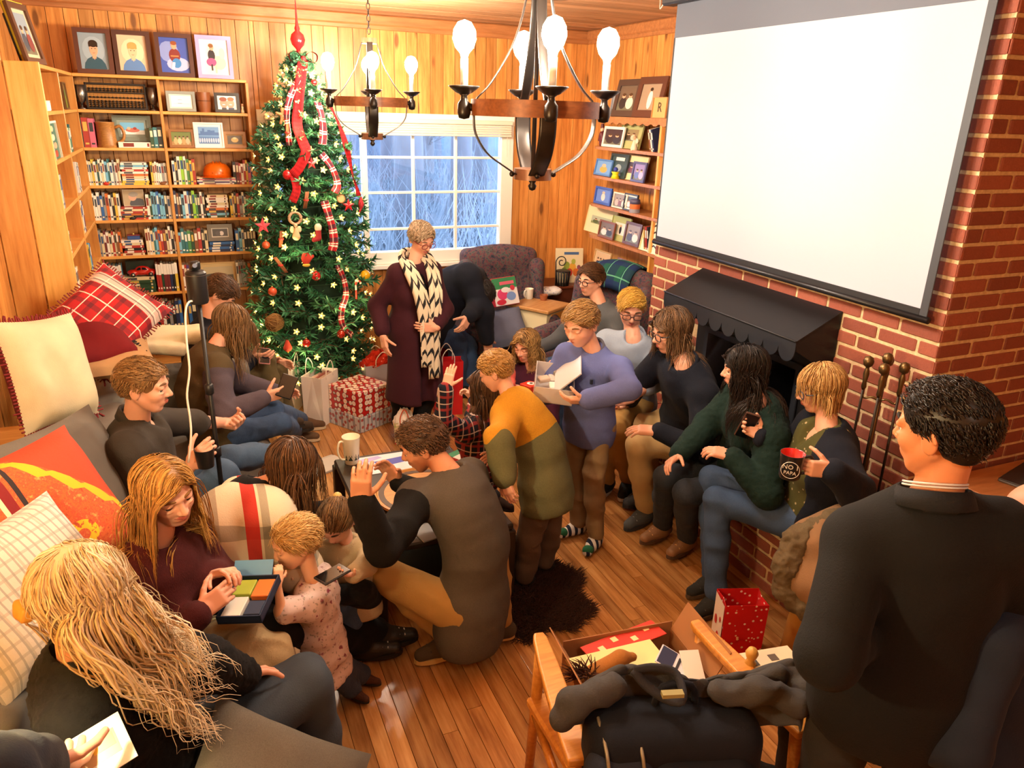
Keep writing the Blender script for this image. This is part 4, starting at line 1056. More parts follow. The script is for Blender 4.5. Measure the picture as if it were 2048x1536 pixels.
p = tsurf(606, 118, 1.25); bow = thing('bow', 'red gingham bow tied just under the tree topper', 'bow', tuple(p))
for s in (-1, 1):
    pts = spline([(0, 0, 0), (s*.05, -.02, .05), (s*.1, -.02, .03), (s*.085, -.01, -.02), (0, 0, 0)], 14); mb = MB(); mb.grid(np.array([[(x, y+dy, z) for dy in (-.03, 0, .03)] for x, y, z in pts])); mb.U = [(j/2, i/13) for i in range(14) for j in range(3)]; mb.build('loop', GING, bow, True, uv=True)
MB().sphere((0, -.01, 0), (.022, .03, .022), 10, 8).build('knot', mat('#a01a20', .7), bow, True)
p = np.array([TX+.005, TY, 2.64]); top = thing('tree_topper', 'red glass finial on the tip of the tree', 'tree topper', tuple(p)); RG = mat('#c01c20', .18, coat=.5)
MB().lathe([(0, -.02), (.02, 0), (.012, .07), (.016, .1), (.045, .13), (.055, .165), (.045, .2), (.016, .225), (.02, .24), (.012, .262), (.008, .3), (.004, .42), (0, .46)], n=18).build('finial', RG, top, True)
# ornaments
def orn(name, label, u, v, k=1.03): p = tsurf(u, v, k); return thing(name, label, 'ornament', tuple(p), 0, 'ornaments hung on the tree')
def ball(label, u, v, r, c, rough=.2):
    t = orn('bauble', label, u, v); MB().sphere((0, 0, 0), r, 16, 10).build('ball', mat(c, rough, coat=.4), t, True); MB().lathe([(.008, r-.003), (.008, r+.008), (0, r+.01)], n=10).build('cap', mat('#c8b070', .3, .9), t, True)
    MB().tube([(0, 0, r+.008), (0, .012, r+.03)], .0012, 4).build('hook', mat('#888888', .4, .9), t)
ball('shiny red bauble beside the end of the gingham ribbon', 575, 350, .036, '#b01018'); ball('red bauble on the lower middle of the tree', 632, 552, .036, '#a81418')
ball('matt orange red bauble low on the corner side', 545, 583, .034, '#c85030', .5); ball('glowing yellow bauble at the window edge of the tree', 731, 550, .04, '#e0b020')
ball('red bauble near the foot of the tree, window side', 682, 668, .034, '#b02818'); ball('dark red bauble at the foot of the tree, middle', 613, 686, .032, '#a02018'); ball('small crimson bauble right under the tree tip', 628, 165, .024, '#b01c20'); ball('copper bauble on the corner edge above the star', 532, 490, .03, '#b04a28', .35)
def star(label, u, v, r, c):
    t = orn('star_ornament', label, u, v, 1.06); P = [((r if i % 2 == 0 else r*.42)*math.sin(i*math.pi/5), (r if i % 2 == 0 else r*.42)*math.cos(i*math.pi/5)) for i in range(10)]
    mb = MB(); n = 10; V = [(x, 0, z) for x, z in P]+[(0, -.012, 0), (0, .012, 0)]; mb.add(V, [(i, (i+1) % n, 10) for i in range(n)]+[((i+1) % n, i, 11) for i in range(n)]); mb.build('star', mat(c, .45), t)
    MB().tube([(0, 0, r), (0, .01, r+.03)], .0012, 4).build('loop', mat('#888888', .4, .9), t)
star('small red star hanging beside the gingham ribbon', 623, 327, .045, '#c02a30'); star('big pink star at the corner edge of the tree', 526, 452, .062, '#cc4a5c'); star('red star at mid height on the window side', 697, 411, .05, '#b8202a')
t = orn('wreath_ornament', 'pale twig wreath ornament at mid height', 590, 436); mb = MB()
for k in range(3): a = np.linspace(0, 2*math.pi, 25); mb.tube([(.042*math.cos(q)+.006*math.cos(7*q+k*2), -.006+.006*math.sin(7*q+k*2), .042*math.sin(q)) for q in a], .008, 5, cap=False)
mb.build('twigs', mat('#b09070', .8), t, True); MB().sphere((0, -.012, -.045), .012, 8, 6).build('berry', RG, t, True)
t = orn('basket_ball', 'brown woven twig ball low on the corner side', 549, 645, 1.1); MB().sphere((0, 0, 0), .068, 18, 12).build('ball', mat('#7a5a30', .9, bump=.8, bscale=40), t, True); mb = MB()
for k in range(16):
    ax = unit(RNG.normal(0, 1, 3)); Rk = frame_of(ax); mb.tube([Rk@np.array([.07*math.cos(q), 0, .07*math.sin(q)]) for q in np.linspace(0, 6.283, 17)], .0035, 4, cap=False)
mb.build('vines', mat('#8c6a3a', .9), t, True)['kind'] = 'stuff'
t = orn('candy_cane', 'pale striped candy cane ornament on the lower window side', 712, 578); pts = spline([(0, 0, -.08), (0, 0, 0), (0, 0, .04), (.012, 0, .06), (.032, 0, .06), (.04, 0, .04)], 18)
for k in range(6): MB().tube(pts[k*3:min(18, k*3+4)], .008, 7).build('stripe', mat('#e8dcc8' if k % 2 else '#b8382c', .4), t, True)
t = orn('wood_slice', 'oval wood slice ornament beside the plaid ribbon', 682, 397); MB().lathe([(0, -.006), (.034, -.006), (.034, .006), (0, .006)], n=18, R=rotx(math.pi/2)).build('slice', mat('#8a6038', .8), t); MB().lathe([(0, .0065), (.027, .0065)], n=18, R=rotx(math.pi/2), cap=False).build('face', mat('#d0a878', .8), t)
def soft(name, label, u, v, parts):
    t = orn(name, label, u, v, 1.05)
    for nm, pr, c in parts: solid(nm, [(p, 0) for p in pr], mat(c, .85), t, .006, .008)
    return t
soft('stocking_ornament', 'small red plaid stocking ornament under the wreath', 637, 470, [('sock', [RCN((0, 0, .04), (0, 0, -.02), .022, .02), RCN((0, 0, -.025), (-.035, 0, -.035), .02, .017)], '#98242a'), ('cuff', [RCN((0, 0, .05), (0, 0, .06), .026, .026)], '#d8c8b0')])
soft('mitten_ornament', 'red felt mitten ornament in the middle of the tree', 612, 517, [('mitten', [EL((0, 0, 0), (.035, .016, .05)), RCN((.02, 0, -.01), (.05, 0, .015), .014, .012)], '#c03a2c'), ('cuff', [EL((0, 0, -.05), (.03, .018, .014))], '#d0b040')])
soft('bird_ornament', 'red cardinal bird ornament clipped at the window edge', 722, 408, [('body', [EL((0, 0, 0), (.022, .022, .035)), RCN((0, 0, .03), (.004, 0, .055), .015, .006), RCN((0, 0, -.03), (-.02, 0, -.075), .01, .006)], '#a82430'), ('beak', [RCN((.012, -.012, .036), (.02, -.022, .034), .006, .002)], '#d08a20')])
soft('bell_ornament', 'red bell ornament at the foot of the tree, corner side', 575, 690, [('bell', [RCN((0, 0, .03), (0, 0, -.02), .014, .034)], '#b8402c'), ('clapper', [EL((0, 0, -.055), (.01, .01, .01))], '#c8a040')])
soft('angel_ornament', 'tan straw angel ornament below the wreath', 592, 462, [('gown', [RCN((0, 0, .02), (0, 0, -.04), .01, .03)], '#c0a078'), ('wings', [EL((-.025, .01, .01), (.02, .006, .028)), EL((.025, .01, .01), (.02, .006, .028))], '#d8c8a0'), ('head', [EL((0, 0, .042), (.014, .014, .016))], '#d8b090')])
soft('gingerbread_ornament', 'brown gingerbread figure ornament high on the corner side', 566, 232, [('body', [EL((0, 0, 0), (.022, .01, .03)), EL((0, 0, .042), (.018, .01, .018)), RCN((-.02, 0, .012), (-.045, 0, .02), .01), RCN((.02, 0, .012), (.045, 0, .02), .01), RCN((-.01, 0, -.02), (-.02, 0, -.05), .011), RCN((.01, 0, -.02), (.02, 0, -.05), .011)], '#8a5a34'), ('buttons', [EL((0, -.01, 0), (.005, .004, .005)), EL((0, -.01, .016), (.005, .004, .005))], '#e8e0d0')])
for i, (lb, u, v, a) in enumerate((('cinnamon stick bundle hanging at the upper corner side', 575, 265, .1), ('cinnamon stick bundle beside the pink star', 562, 478, .15), ('brown curled twig below the cinnamon sticks', 561, 530, -.7), ('brown stick ornament in the upper middle', 612, 400, .2))):
    t = orn('stick_ornament', lb, u, v); mb = MB()
    for k in (-1, 0, 1): mb.tube([(k*.009-math.sin(a)*.06, .004*k, -.06), (k*.009, -.006, 0), (k*.009+math.sin(a)*.06, .003*k, .06)], .006, 6)
    mb.build('sticks', mat('#7a4626', .8), t, True); MB().lathe([(.02, -.006), (.021, 0), (.02, .006)], n=10, cap=False).build('tie', mat('#b02a28', .7), t, True)
# ------------------------------------------------------------------ projection screen, fireplace, tools
SXP = 2.94
def quad(name, m, x, y0, y1, z0, z1, par, th=.006): return MB().box((x, y0, z0), (x+th, y1, z1), 0, .0015).build(name, m, par)
scr = thing('projector_screen', 'large white pull-down projection screen with black border over the fireplace', 'projection screen', (0, 0, 0))
y0, y1, z0, z1 = 2.235, 4.315, 1.585, 2.812
quad('screen_fabric', mat('#98989c', .85, emis=1.02), SXP, y0, y1, z0, z1, scr)  # fabric glows by itself in place of light thrown on it
BLK = mat('#20242b', .6); DROP = mat('#5a6272', .7)
quad('black_drop', DROP, SXP, y0-.04, y1+.012, z1, ZC-.06, scr)
quad('side_border', mat('#3c434e', .6), SXP-.002, y0-.04, y0, z0-.03, z1, scr); quad('side_border', BLK, SXP-.002, y1, y1+.012, z0-.03, z1, scr)
quad('bottom_border', BLK, SXP-.002, y0, y1, z0-.03, z0, scr)
MB().tube([(SXP+.002, y0-.05, z0-.043), (SXP+.002, y1+.03, z0-.043)], .016, 12).build('bottom_bar', mat('#2a2e36', .35, .5), scr, True)
MB().box((SXP-.05, y0-.12, ZC-.09), (SXP+.05, y1+.12, ZC-.02), 0, .012).build('case', mat('#22262e', .5), scr)
MB().tube(spline([(SXP-.02, y1+.12, ZC-.06), (SXP-.02, y1+.17, ZC-.1), (SXP-.01, y1+.19, ZC-.05), (SXP, y1+.22, ZC-.03)], 10), .004, 6).build('cable', mat('#d8d0c0', .5), scr, True)
# hood
BM = mat('#1b1e24', .42, .3); BM2 = mat('#2a2f38', .5, .3)
hood = thing('fireplace_hood', 'black metal fireplace hood with scalloped valance, under the screen', 'fireplace hood', (0, 0, 0))
xf, zt, zf, zb = 2.72, 1.452, 1.318, 1.235
m = MB(); Y0, Y1 = 2.70, 3.85
m.add([(CX-.004, Y0, zt), (CX-.004, Y1, zt), (xf, Y1, zf), (xf, Y0, zf), (CX-.004, Y0, zt-.012), (CX-.004, Y1, zt-.012), (xf+.006, Y1, zf-.012), (xf+.006, Y0, zf-.012)], [(0, 3, 2, 1), (4, 5, 6, 7), (0, 1, 5, 4), (2, 3, 7, 6), (0, 4, 7, 3), (1, 2, 6, 5)]); m.build('canopy', BM, hood)
for y in (Y0, Y1): m = MB(); m.prism([(CX-.004, zt-.01), (CX-.004, zb-.12), (xf+.01, zb+.03), (xf+.004, zf-.01)], (0, .006 if y == Y0 else -.006, 0), 0, (0, y, 0), (1, 0, 0), (0, 0, 1)); m.build('side_panel', BM, hood)
m = MB(); ns = 10; sw = (Y1-Y0)/ns; P = [(Y0, zf), (Y0, zb+.03)]
for k in range(ns):
    c = Y0+sw*(k+.5); P += [(c-sw/2*math.cos(a), zb+.03-.064*math.sin(a)) for a in np.linspace(0, math.pi, 9)]
P += [(Y1, zf)]; m.prism(P, (.005, 0, 0), 0, (xf, 0, 0), (0, 1, 0), (0, 0, 1)); m.build('scalloped_valance', BM2, hood)
MB().tube([(xf-.002, Y0, zf), (xf-.002, Y1, zf)], .005, 6).build('edge_bead', BM2, hood, True)
# insert under the hood
ins = thing('fireplace_insert', 'black glass-doored fireplace insert set into the brick', 'fireplace', (0, 0, 0))
MB().box((CX-.035, 2.76, HZ), (CX-.008, 3.8, 1.25), 0, .006).build('surround', mat('#16171a', .5), ins)
for a, b in ((2.86, 3.27), (3.29, 3.7)):
    d = MB().box((CX-.05, a, HZ+.08), (CX-.036, b, 1.12), 0, .004).build('door', BM2, ins)
    MB().box((CX-.053, a+.04, HZ+.12), (CX-.05, b-.04, 1.08)).build('glass', mat('#050506', .1), d)
    MB().tube([(CX-.06, 3.26 if a < 3 else 3.3, .72), (CX-.06, 3.26 if a < 3 else 3.3, .86)], .006, 8).build('handle', mat('#a08a50', .3, .9), d, True)
# fire tools on the hearth end
ft = thing('fire_tool_set', 'aged brass fire tools hanging on a stand by the chimney corner', 'fire tools', (2.86, 2.28, HZ)); BRS = mat('#6e5a3c', .38, .85); BRD = mat('#3a3430', .5, .6)
MB().lathe([(0, 0), (.1, 0), (.1, .012), (.03, .03), (.012, .04), (0, .04)], n=24).build('base', BRD, ft, True, 40)
MB().tube([(0, 0, .03), (0, 0, .86)], .009, 8).build('stand_post', BRS, ft, True)
m = MB()
for k in range(4): a = k*math.pi/2+.6; m.tube(spline([(0, 0, .72), (.03*math.cos(a), .03*math.sin(a), .735), (.065*math.cos(a), .065*math.sin(a), .72), (.075*math.cos(a), .075*math.sin(a), .745)], 8), .005, 6)
m.build('hook_ring', BRS, ft, True)
def knobbed(par, x, y, zt):
    MB().lathe([(.006, zt-.14), (.012, zt-.125), (.009, zt-.1), (.014, zt-.06), (.009, zt-.035), (.008, zt-.03), (.02, zt-.02), (.024, zt), (.018, zt+.018), (0, zt+.026)], (x, y, 0), 14).build('ball_handle', BRS, par, True)
knobbed(ft, 0, 0, .93)
for k, nm in enumerate(('poker', 'brush', 'shovel', 'tongs')):
    a = k*math.pi/2+.6; x, y = .075*math.cos(a), .075*math.sin(a); r = MB().tube([(x, y, .8), (x*1.05, y*1.05, .15)], .006, 8).build(nm, BRD, ft, True); knobbed(r, x, y, .9)
    if nm == 'shovel': MB().box((x-.04, y-.006, .05), (x+.04, y+.006, .17), 0, .004).build('blade', BRD, r)
    elif nm == 'brush': MB().lathe([(.012, .2), (.03, .16), (.038, .06), (0, .06)], (x*1.05, y*1.05, 0), 12).build('bristles', mat('#2a2420', .9), r, True)
    elif nm == 'poker': MB().tube(spline([(x*1.05, y*1.05, .16), (x, y, .1), (x+.03, y, .09)], 6), .006, 6).build('hook', BRD, r, True)
    else: MB().tube(spline([(x*1.05, y*1.05, .3), (x+.02, y+.01, .2), (x, y, .08)], 8), .005, 6).build('jaw', BRD, r, True)
# near end of the room: side table with laptop beside the chimney
sd = thing('wooden_counter', 'orange-brown wooden counter against the near brick face', 'counter', (0, 0, 0))
MB().box((3.22, 1.25, .72), (4.3, 2.13, .76), 0, .006).build('counter_top', PINE_RED, sd); MB().box((3.28, 1.32, 0), (4.25, 2.12, .72), 0, .004).build('body', PINE_RED, sd)
lp = thing('laptop', 'closed grey laptop lying on the wooden counter', 'laptop', (3.62, 1.93, .761), .25); MB().box((-.17, -.12, 0), (.17, .12, .011), 0, .004).build('base', mat('#6a6a6c', .4, .6), lp); MB().box((-.17, -.12, .0115), (.17, .12, .018), 0, .003).build('lid', mat('#4a4644', .4, .6), lp)
pb = thing('snack_bag', 'crumpled white and red snack bag on the laptop', 'bag', (3.62, 1.93, .78), .3)
solid('bag', [(EL((0, 0, .03), (.1, .06, .035)), 0)], fabric('#e8e4e0', 'dots', '#d0402c'), pb, .008, .01, fold=.008, ffreq=40)

# ------------------------------------------------------------------ picture shelves on the far side of the chimney
RX = 3.4; rb = thing('picture_shelves', 'reddish pine wall shelves crowded with framed photographs beside the window', 'shelves', (0, 0, 0))
RZ = [2.335, 2.085, 1.838, 1.592, 1.31, .98, .72]; RY0, RY1 = CY1+.002, 6.16
for i, z in enumerate(RZ):
    P = [(XR-.016, RY0), (RX, RY0), (RX, RY1-.12)]+[(RX+.12-.12*math.cos(a)+(0), RY1-.12+.14*math.sin(a)) for a in np.linspace(.2, math.pi/2, 6)]+[(XR-.016, RY1+.02)]
    m = MB(); m.prism(P, (0, 0, -.024), 0, (0, 0, z)); m.build('shelf', PINE_RED, rb)
m = MB(); P = [(RY0, RZ[0]-.024), (RY1-.14, RZ[0]-.024)]
n = 14
for k in range(n):
    a = RY1-.14-(RY1-.14-RY0)*k/n; b = RY1-.14-(RY1-.14-RY0)*(k+1)/n; P += [(a+(b-a)*t, RZ[0]-.04-.022*math.sin(math.pi*t)) for t in (.1, .35, .65, .9)]
P.append((RY0, RZ[0]-.04)); m.prism(P[::-1], (.012, 0, 0), 0, (RX-.002, 0, 0), (0, 1, 0), (0, 0, 1)); m.build('scalloped_trim', PINE_RED, rb)
for y in (5.08,): MB().box((RX+.004, y-.012, .0), (XR-.016, y+.012, RZ[0]-.024), 0, .003).build('upright', PINE_P, rb)
MB().box((RX+.05, RY1-.2, 0), (XR-.016, RY1-.18, RZ[5]-.024), 0, .003).build('upright', PINE_P, rb)
MB().box((RX-.1, 4.42, .0), (RX, RY1-.3, .70), 0, .004).build('base_cabinet', PINE_RED, rb)
def rframe(label, u0, u1, z, h, fcol, fw, mount, mw2, spec, off=.06, tilt=.14, yaw=0):
    x = RX+off; ya, yb = sy(u0, x, z+h*.5), sy(u1, x, z+h*.5); w = abs(ya-yb)
    return frame(label, w, h, fcol, fw, mount, mw2, spec, (x, (ya+yb)/2, z+.001), -math.pi/2+yaw, tilt, 'framed photographs on the picture shelves', dep=.014)
COUP = lambda bg, a, b: group_photo(bg, [a, b])
rframe('large charcoal frame with a dim couple photo on the top picture shelf', 1226, 1272, RZ[0], .30, '#4a3a34', .05, None, 0, COUP('#6a5a4c', '#2a2a30', '#d8d0c4'), .07, .22)
rframe('large brown frame with a tall figure photo on the top picture shelf', 1268, 1322, RZ[0], .31, '#5a3428', .055, None, 0, [('r', 0, 0, 1, 1, '#a08a74'), ('e', .5, .4, .12, .35, '#e8e0d8'), ('e', .5, .8, .08, .07, '#30241c')], .05, .22)
rc = rframe('wooden card with a letter R on the top picture shelf', 1306, 1334, RZ[0], .15, '#c8925a', .004, None, 0, [('r', 0, 0, 1, 1, '#d8a468')], .03, .06)
tm = obj('letter', text_mesh('R', .1, mat('#3a2416', .6), 'letter'), rc); tm.rotation_euler = (math.pi/2, 0, 0); tm.location = (0, -.0065, .075)
rframe('small grey frame half hidden at the window end, top picture shelf', 1222, 1240, RZ[0], .19, '#8a8a90', .015, None, 0, COUP('#9aa0a8', '#4a5a7a', '#c8c8d0'), .12, .1)
t = thing('ornament_figure', 'dark frame-side nutcracker figure on the second picture shelf', 'figurine', (RX+.07, sy(1204, RX+.07, 2.18), RZ[1]))
solid('body', [(RCN((0, 0, .02), (0, 0, .1), .022, .026), 0), (EL((0, 0, .14), (.018, .018, .022)), 1), (RCN((0, 0, .16), (0, 0, .19), .017, .013), 0), (RCN((-.01, .02, .09), (-.012, .028, .05), .009), 0), (RCN((-.01, -.02, .09), (-.012, -.028, .05), .009), 0)], [mat('#5a1c24', .5), mat('#d8b090', .6)], t, .006, .008)
rframe('white framed couple in dark clothes on the second picture shelf', 1206, 1246, RZ[1], .17, '#e8e4dc', .022, None, 0, COUP('#3a2a34', '#2a2430', '#2c2c3c'), .05, .16)
rframe('sage green mount with a tiny photo on the second picture shelf', 1238, 1281, RZ[1], .22, '#a8a870', .004, '#a8a870', .06, COUP('#8a7a58', '#4a3a2a', '#c8b8a0'), .07, .2)
t = thing('ornament_figure', 'small pale angel figurine in front of the green mount', 'figurine', (RX+.025, sy(1270, RX+.03, 2.14), RZ[1]))
solid('body', [(RCN((0, 0, .01), (0, 0, .07), .03, .012), 0), (EL((0, 0, .095), (.016, .016, .018)), 1), (EL((.012, .02, .07), (.006, .018, .024)), 0), (EL((.012, -.02, .07), (.006, .018, .024)), 0)], [mat('#d8ccb4', .6), mat('#c89a78', .6)], t, .006, .006)
for i, (c, lb) in enumerate((('n', 'navy'), ('w', 'white'), ('s', 'brown'))):
    o = mkbook(c, .018, .14, .17, (RX+.03, sy(1301, RX, 2.15)+.022*i, RZ[1]), f'{lb} book leaning by the upright on the second picture shelf', 'books on the second picture shelf', rot=(.24, 0, -math.pi/2))
rframe('blue framed photo of a baby on the third picture shelf', 1190, 1222, RZ[2], .14, '#4a7ab8', .014, None, 0, [('r', 0, 0, 1, 1, '#6a9ad0'), ('e', .5, .35, .25, .25, '#d8a050'), ('e', .5, .65, .14, .14, '#e0b090')], .05, .2)
rframe('dark green tall frame with a white label on the third picture shelf', 1217, 1252, RZ[2], .2, '#2a3a3c', .02, None, 0, [('r', 0, 0, 1, 1, '#2c4444'), ('r', .25, .78, .8, .95, '#e8e4d8'), ('e', .5, .4, .2, .2, '#8a9a9a')], .06, .2)
t = thing('toy_stool', 'bright yellow stool-shaped ornament on the third picture shelf', 'ornament', (RX+.02, sy(1231, RX+.02, 1.88), RZ[2])); MB().lathe([(0, 0), (.04, 0), (.026, .03), (.026, .04), (.036, .055), (0, .055)], n=16).build('stool', mat('#e8d010', .5), t, True); MB().sphere((0, 0, .075), (.02, .02, .02), 10, 8).build('blue_ball', mat('#2c3c9c', .5), t, True)
rframe('cream mount with a small dark photo on the third picture shelf', 1244, 1290, RZ[2], .2, '#d8c89a', .004, '#dccb9c', .05, COUP('#4a4458', '#6a3a4a', '#2a3050'), .07, .22)
rframe('purple and blue beaded frame at the front of the third picture shelf', 1264, 1290, RZ[2], .16, '#4a4a7a', .018, None, 0, COUP('#8a7ab0', '#5a6aa8', '#b8a8d0'), .02, .16)
rframe('bright blue frame with a standing child on the fourth picture shelf', 1190, 1222, RZ[3], .15, '#2c4ea0', .02, None, 0, [('r', 0, 0, 1, 1, '#5a7ac0'), ('e', .5, .4, .14, .3, '#d8c8c0'), ('e', .5, .75, .1, .1, '#e0b090')], .05, .12)
rframe('small silver frame tucked behind on the fourth picture shelf', 1218, 1240, RZ[3], .12, '#6a7aa0', .01, None, 0, COUP('#9aa8c8', '#3a4a7a', '#e0d8d0'), .1, .12)
rframe('white framed family photo on the fourth picture shelf', 1226, 1254, RZ[3], .13, '#ddd4c4', .012, None, 0, group_photo('#8a7a6a', ['#c8a090', '#7a4a4a', '#d8c8b8']), .05, .14)
rframe('black and white double frame on the fourth picture shelf', 1248, 1274, RZ[3], .14, '#2a2c34', .012, '#e8e4e0', .012, COUP('#3a4048', '#c8c8d0', '#8a90a0'), .05, .12)
t = thing('orange_striped_pot', 'small orange and blue striped pot on the fourth picture shelf', 'pot', (RX+.04, sy(1270, RX+.04, 1.65), RZ[3])); MB().lathe([(0, 0), (.045, 0), (.045, .03)], n=18).build('base', mat('#8a8a98', .5), t, True, 40); MB().lathe([(.042, .03), (.045, .07)], n=18, cap=False).build('band', mat('#d0703a', .5), t, True); MB().lathe([(.045, .07), (.04, .105), (0, .11)], n=18).build('lid', mat('#4a4a6a', .5), t, True)
rframe('wide cream mount with a landscape at the window end, fifth picture shelf', 1171, 1228, RZ[4], .24, '#e0d2a4', .004, '#e2d4a8', .08, group_photo('#a8b098', ['#4a5a3a', '#6a6a5a', '#3a4a4a'], '#7a8a5a'), .09, .2)
rframe('brown frame with a couple in front of the wide mount', 1198, 1228, RZ[4], .15, '#7a4024', .016, None, 0, COUP('#6a5a4c', '#d8d0c8', '#2a2a30'), .04, .14)
rframe('sage green mount with a walking figure, fifth picture shelf', 1221, 1257, RZ[4], .21, '#a0a468', .004, '#a4a86c', .05, [('r', 0, 0, 1, 1, '#d8d0bc'), ('e', .5, .4, .1, .32, '#20242c'), ('e', .5, .76, .08, .08, '#c89a78')], .07, .16)
rframe('dark brown frame with a standing couple, fifth picture shelf', 1248, 1280, RZ[4], .19, '#5a3020', .022, None, 0, COUP('#8a7868', '#3a2a30', '#d8d0c8'), .06, .16)
for i, c in enumerate('srk'): mkbook(c, .02, .15, .2, (RX+.03, sy(1283, RX, 1.4)-.026*i, RZ[4]), f'{CN[c]} album leaning beside the dark brown frame, fifth picture shelf', 'albums on the fifth picture shelf', rot=(.12, 0, -math.pi/2))
rframe('cream card propped by the upright on the fifth picture shelf', 1281, 1300, RZ[4], .18, '#e0d0a0', .004, None, 0, [('r', 0, 0, 1, 1, '#e4d6aa'), ('r', .4, .3, .7, .6, '#b8a880')], .03, .2)
rframe('black and white chevron print by the chimney', 1300, 1318, RZ[4]+.0, .25, '#e8e0cc', .004, None, 0, [('r', 0, 0, 1, 1, '#ece4d0')]+[('p', [(0, .1+.22*i), (.5, .22+.22*i), (1, .1+.22*i), (1, .16+.22*i), (.5, .28+.22*i), (0, .16+.22*i)], '#2a2a30') for i in range(4)], .02, .06)
rframe('white framed picture beyond the upright, third picture shelf', 1316, 1330, RZ[2]-.02, .26, '#eeeae4', .01, None, 0, [('r', 0, 0, 1, 1, '#f0eeea')], .04, .05)
rframe('old group photograph in a pale frame on the sixth picture shelf', 1186, 1218, RZ[5], .2, '#b8925c', .012, '#e0cda4', .008, group_photo('#c8a880', ['#4a2a24', '#30241c', '#5a3428', '#2c2420'], '#8a6a4a'), .06, .16)
rframe('brown frame with a misty lake photograph, sixth picture shelf', 1226, 1270, RZ[5], .19, '#7a3c1c', .02, '#d8d0b8', .012, [('r', 0, 0, 1, 1, '#b8c0b8'), ('r', 0, 0, 1, .4, '#8a9890'), ('p', [(0, .4), (.3, .6), (.6, .42), (1, .55), (1, .4)], '#6a7a74')], .05, .3)
t = thing('glass_pumpkin', 'glossy red glass pumpkin on the sixth picture shelf', 'ornament', (RX+.1, sy(1284, RX+.1, 1.03), RZ[5])); mb = MB(); P = [[(.055*(math.sin(f))*(1+.13*math.cos(8*a))*math.cos(a), .055*math.sin(f)*(1+.13*math.cos(8*a))*math.sin(a), .045-.045*math.cos(f)) for a in np.linspace(0, 6.283, 33)[:-1]] for f in np.linspace(.05, 3.1, 12)]; mb.grid(P, 0, cv=True); mb.build('body', mat('#b03a24', .12, coat=1), t, True); MB().tube(spline([(0, 0, .088), (.006, 0, .105), (.018, 0, .115)], 6), [.01, .007, .007, .006, .005, .004], 7).build('stem', mat('#4a5a2a', .4), t, True)
# ------------------------------------------------------------------ sofa and its pillows
led = MB().box((XL+.013, .9, 0), (-.77, 4.0, .85), 0, .008).build('trim_4', PINE_SH); led['kind'] = 'structure'; led['label'] = 'broad honey pine ledge running behind the sofa back'
SG = fabric('#67635c', 'plain', None); SG2 = fabric('#75716a', 'plain', None)
def pad(name, c, R, h, m, par, seed=0, puff=.35):
    """upholstered block: rounded box with a little swell"""
    c = np.array(c, float); h = np.array(h, float); r = min(h)*.55
    return solid(name, [(('bx', c, R, h-r, r), 0), (('el', c, R, h*1.02), 0, min(h)*puff)], m, par, max(.011, min(h)/9), .03, fold=.006, ffreq=9, seed=seed)
sofa = thing('corner_sofa', 'long charcoal grey corner sofa along the panelled wall, covered in pillows', 'sofa', (0, 0, 0))
pad('back', (-.655, 2.75, .42), I3, (.1, 2.0, .4), SG, sofa); pad('back', (-.15, 4.86, .42), I3, (.42, .1, .38), SG, sofa)
MB().box((-.6, .8, .06), (-.04, 4.78, .26), 0, .03).box((-.04, 4.15, .06), (.3, 4.78, .26), 0, .03).build('base', SG, sofa)
for y0, y1 in ((.85, 2.0), (2.02, 3.1), (3.12, 4.1)): pad('seat_cushion', (-.3, (y0+y1)/2, .35), I3, (.28, (y1-y0)/2, .1), SG2, sofa, 1)
pad('seat_cushion', (-.1, 4.44, .35), I3, (.42, .32, .1), SG2, sofa, 2)
for y0, y1 in ((3.45, 4.2), (4.2, 4.74)): pad('back_cushion', (-.45, (y0+y1)/2, .62), roty(-.22), (.1, (y1-y0)/2, .23), SG2, sofa, 3)
for x, y in ((-.55, .9), (-.1, .9), (-.55, 4.7), (.25, 4.7), (.25, 4.2)): MB().lathe([(.02, 0), (.03, .06)], (x, y, 0), 10).build('leg', mat('#2a1c14', .5), sofa)
def pillow(label, c, nrm, up, w, h, t, m, fringe=None, rim=None, name='pillow'):
    nrm = unit(nrm); r = unit(np.cross(up, nrm)); u = np.cross(nrm, r); T = thing(name, label, 'pillow', tuple(c)); n = 15; V = []
    def P(a, b, s):
        e = (1-a**4)*(1-b**4); pin = 1-.10*(1-abs(a))*0-.07*((1-a*a)*abs(b)**3+(1-b*b)*abs(a)**3)
        return r*(a*w/2*(1-.06*(1-b*b)*0)*pin)+u*(b*h/2*pin)+nrm*(s*t/2*max(e, 0)**.55+.006*math.sin(a*5+b*3)*e)
    g = np.linspace(-1, 1, n)
    mb = MB(); mb.grid([[P(a, b, 1) for b in g] for a in g]); mb.grid([[P(-a, b, -1) for b in g] for a in g], 1 if rim else 0)
    me = mb.mesh('cover', [m, rim] if rim else m, True, None, True); obj('cover', me, T)
    if fringe:
        f = MB()
        for a in np.linspace(-1, 1, 34):
            for q in ((a, 1), (a, -1), (1, a), (-1, a)):
                p = P(q[0], q[1], 0); d = unit(r*q[0]*(abs(q[0]) == 1)+u*q[1]*(abs(q[1]) == 1)+nrm*random.uniform(-.6, .6)); f.tube([p-d*.004, p+d*random.uniform(.015, .028)], .004, 4)
        f.build('fringe', fringe, T)['kind'] = 'stuff'
    return T
TAR = plaid('#b02a2c', ((0, .22, 0, .05, '#2a2a34', .45), (1, .22, 0, .05, '#2a2a34', .45), (0, .22, .11, .012, '#e8e0d0', .9), (1, .22, .11, .012, '#e8e0d0', .9), (0, 2, -.72, .14, '#e0d8cc', .65), (0, 2, -.75, .012, '#2a2a34', .7), (0, 2, -.83, .012, '#2a2a34', .7)), 1, 'UV')
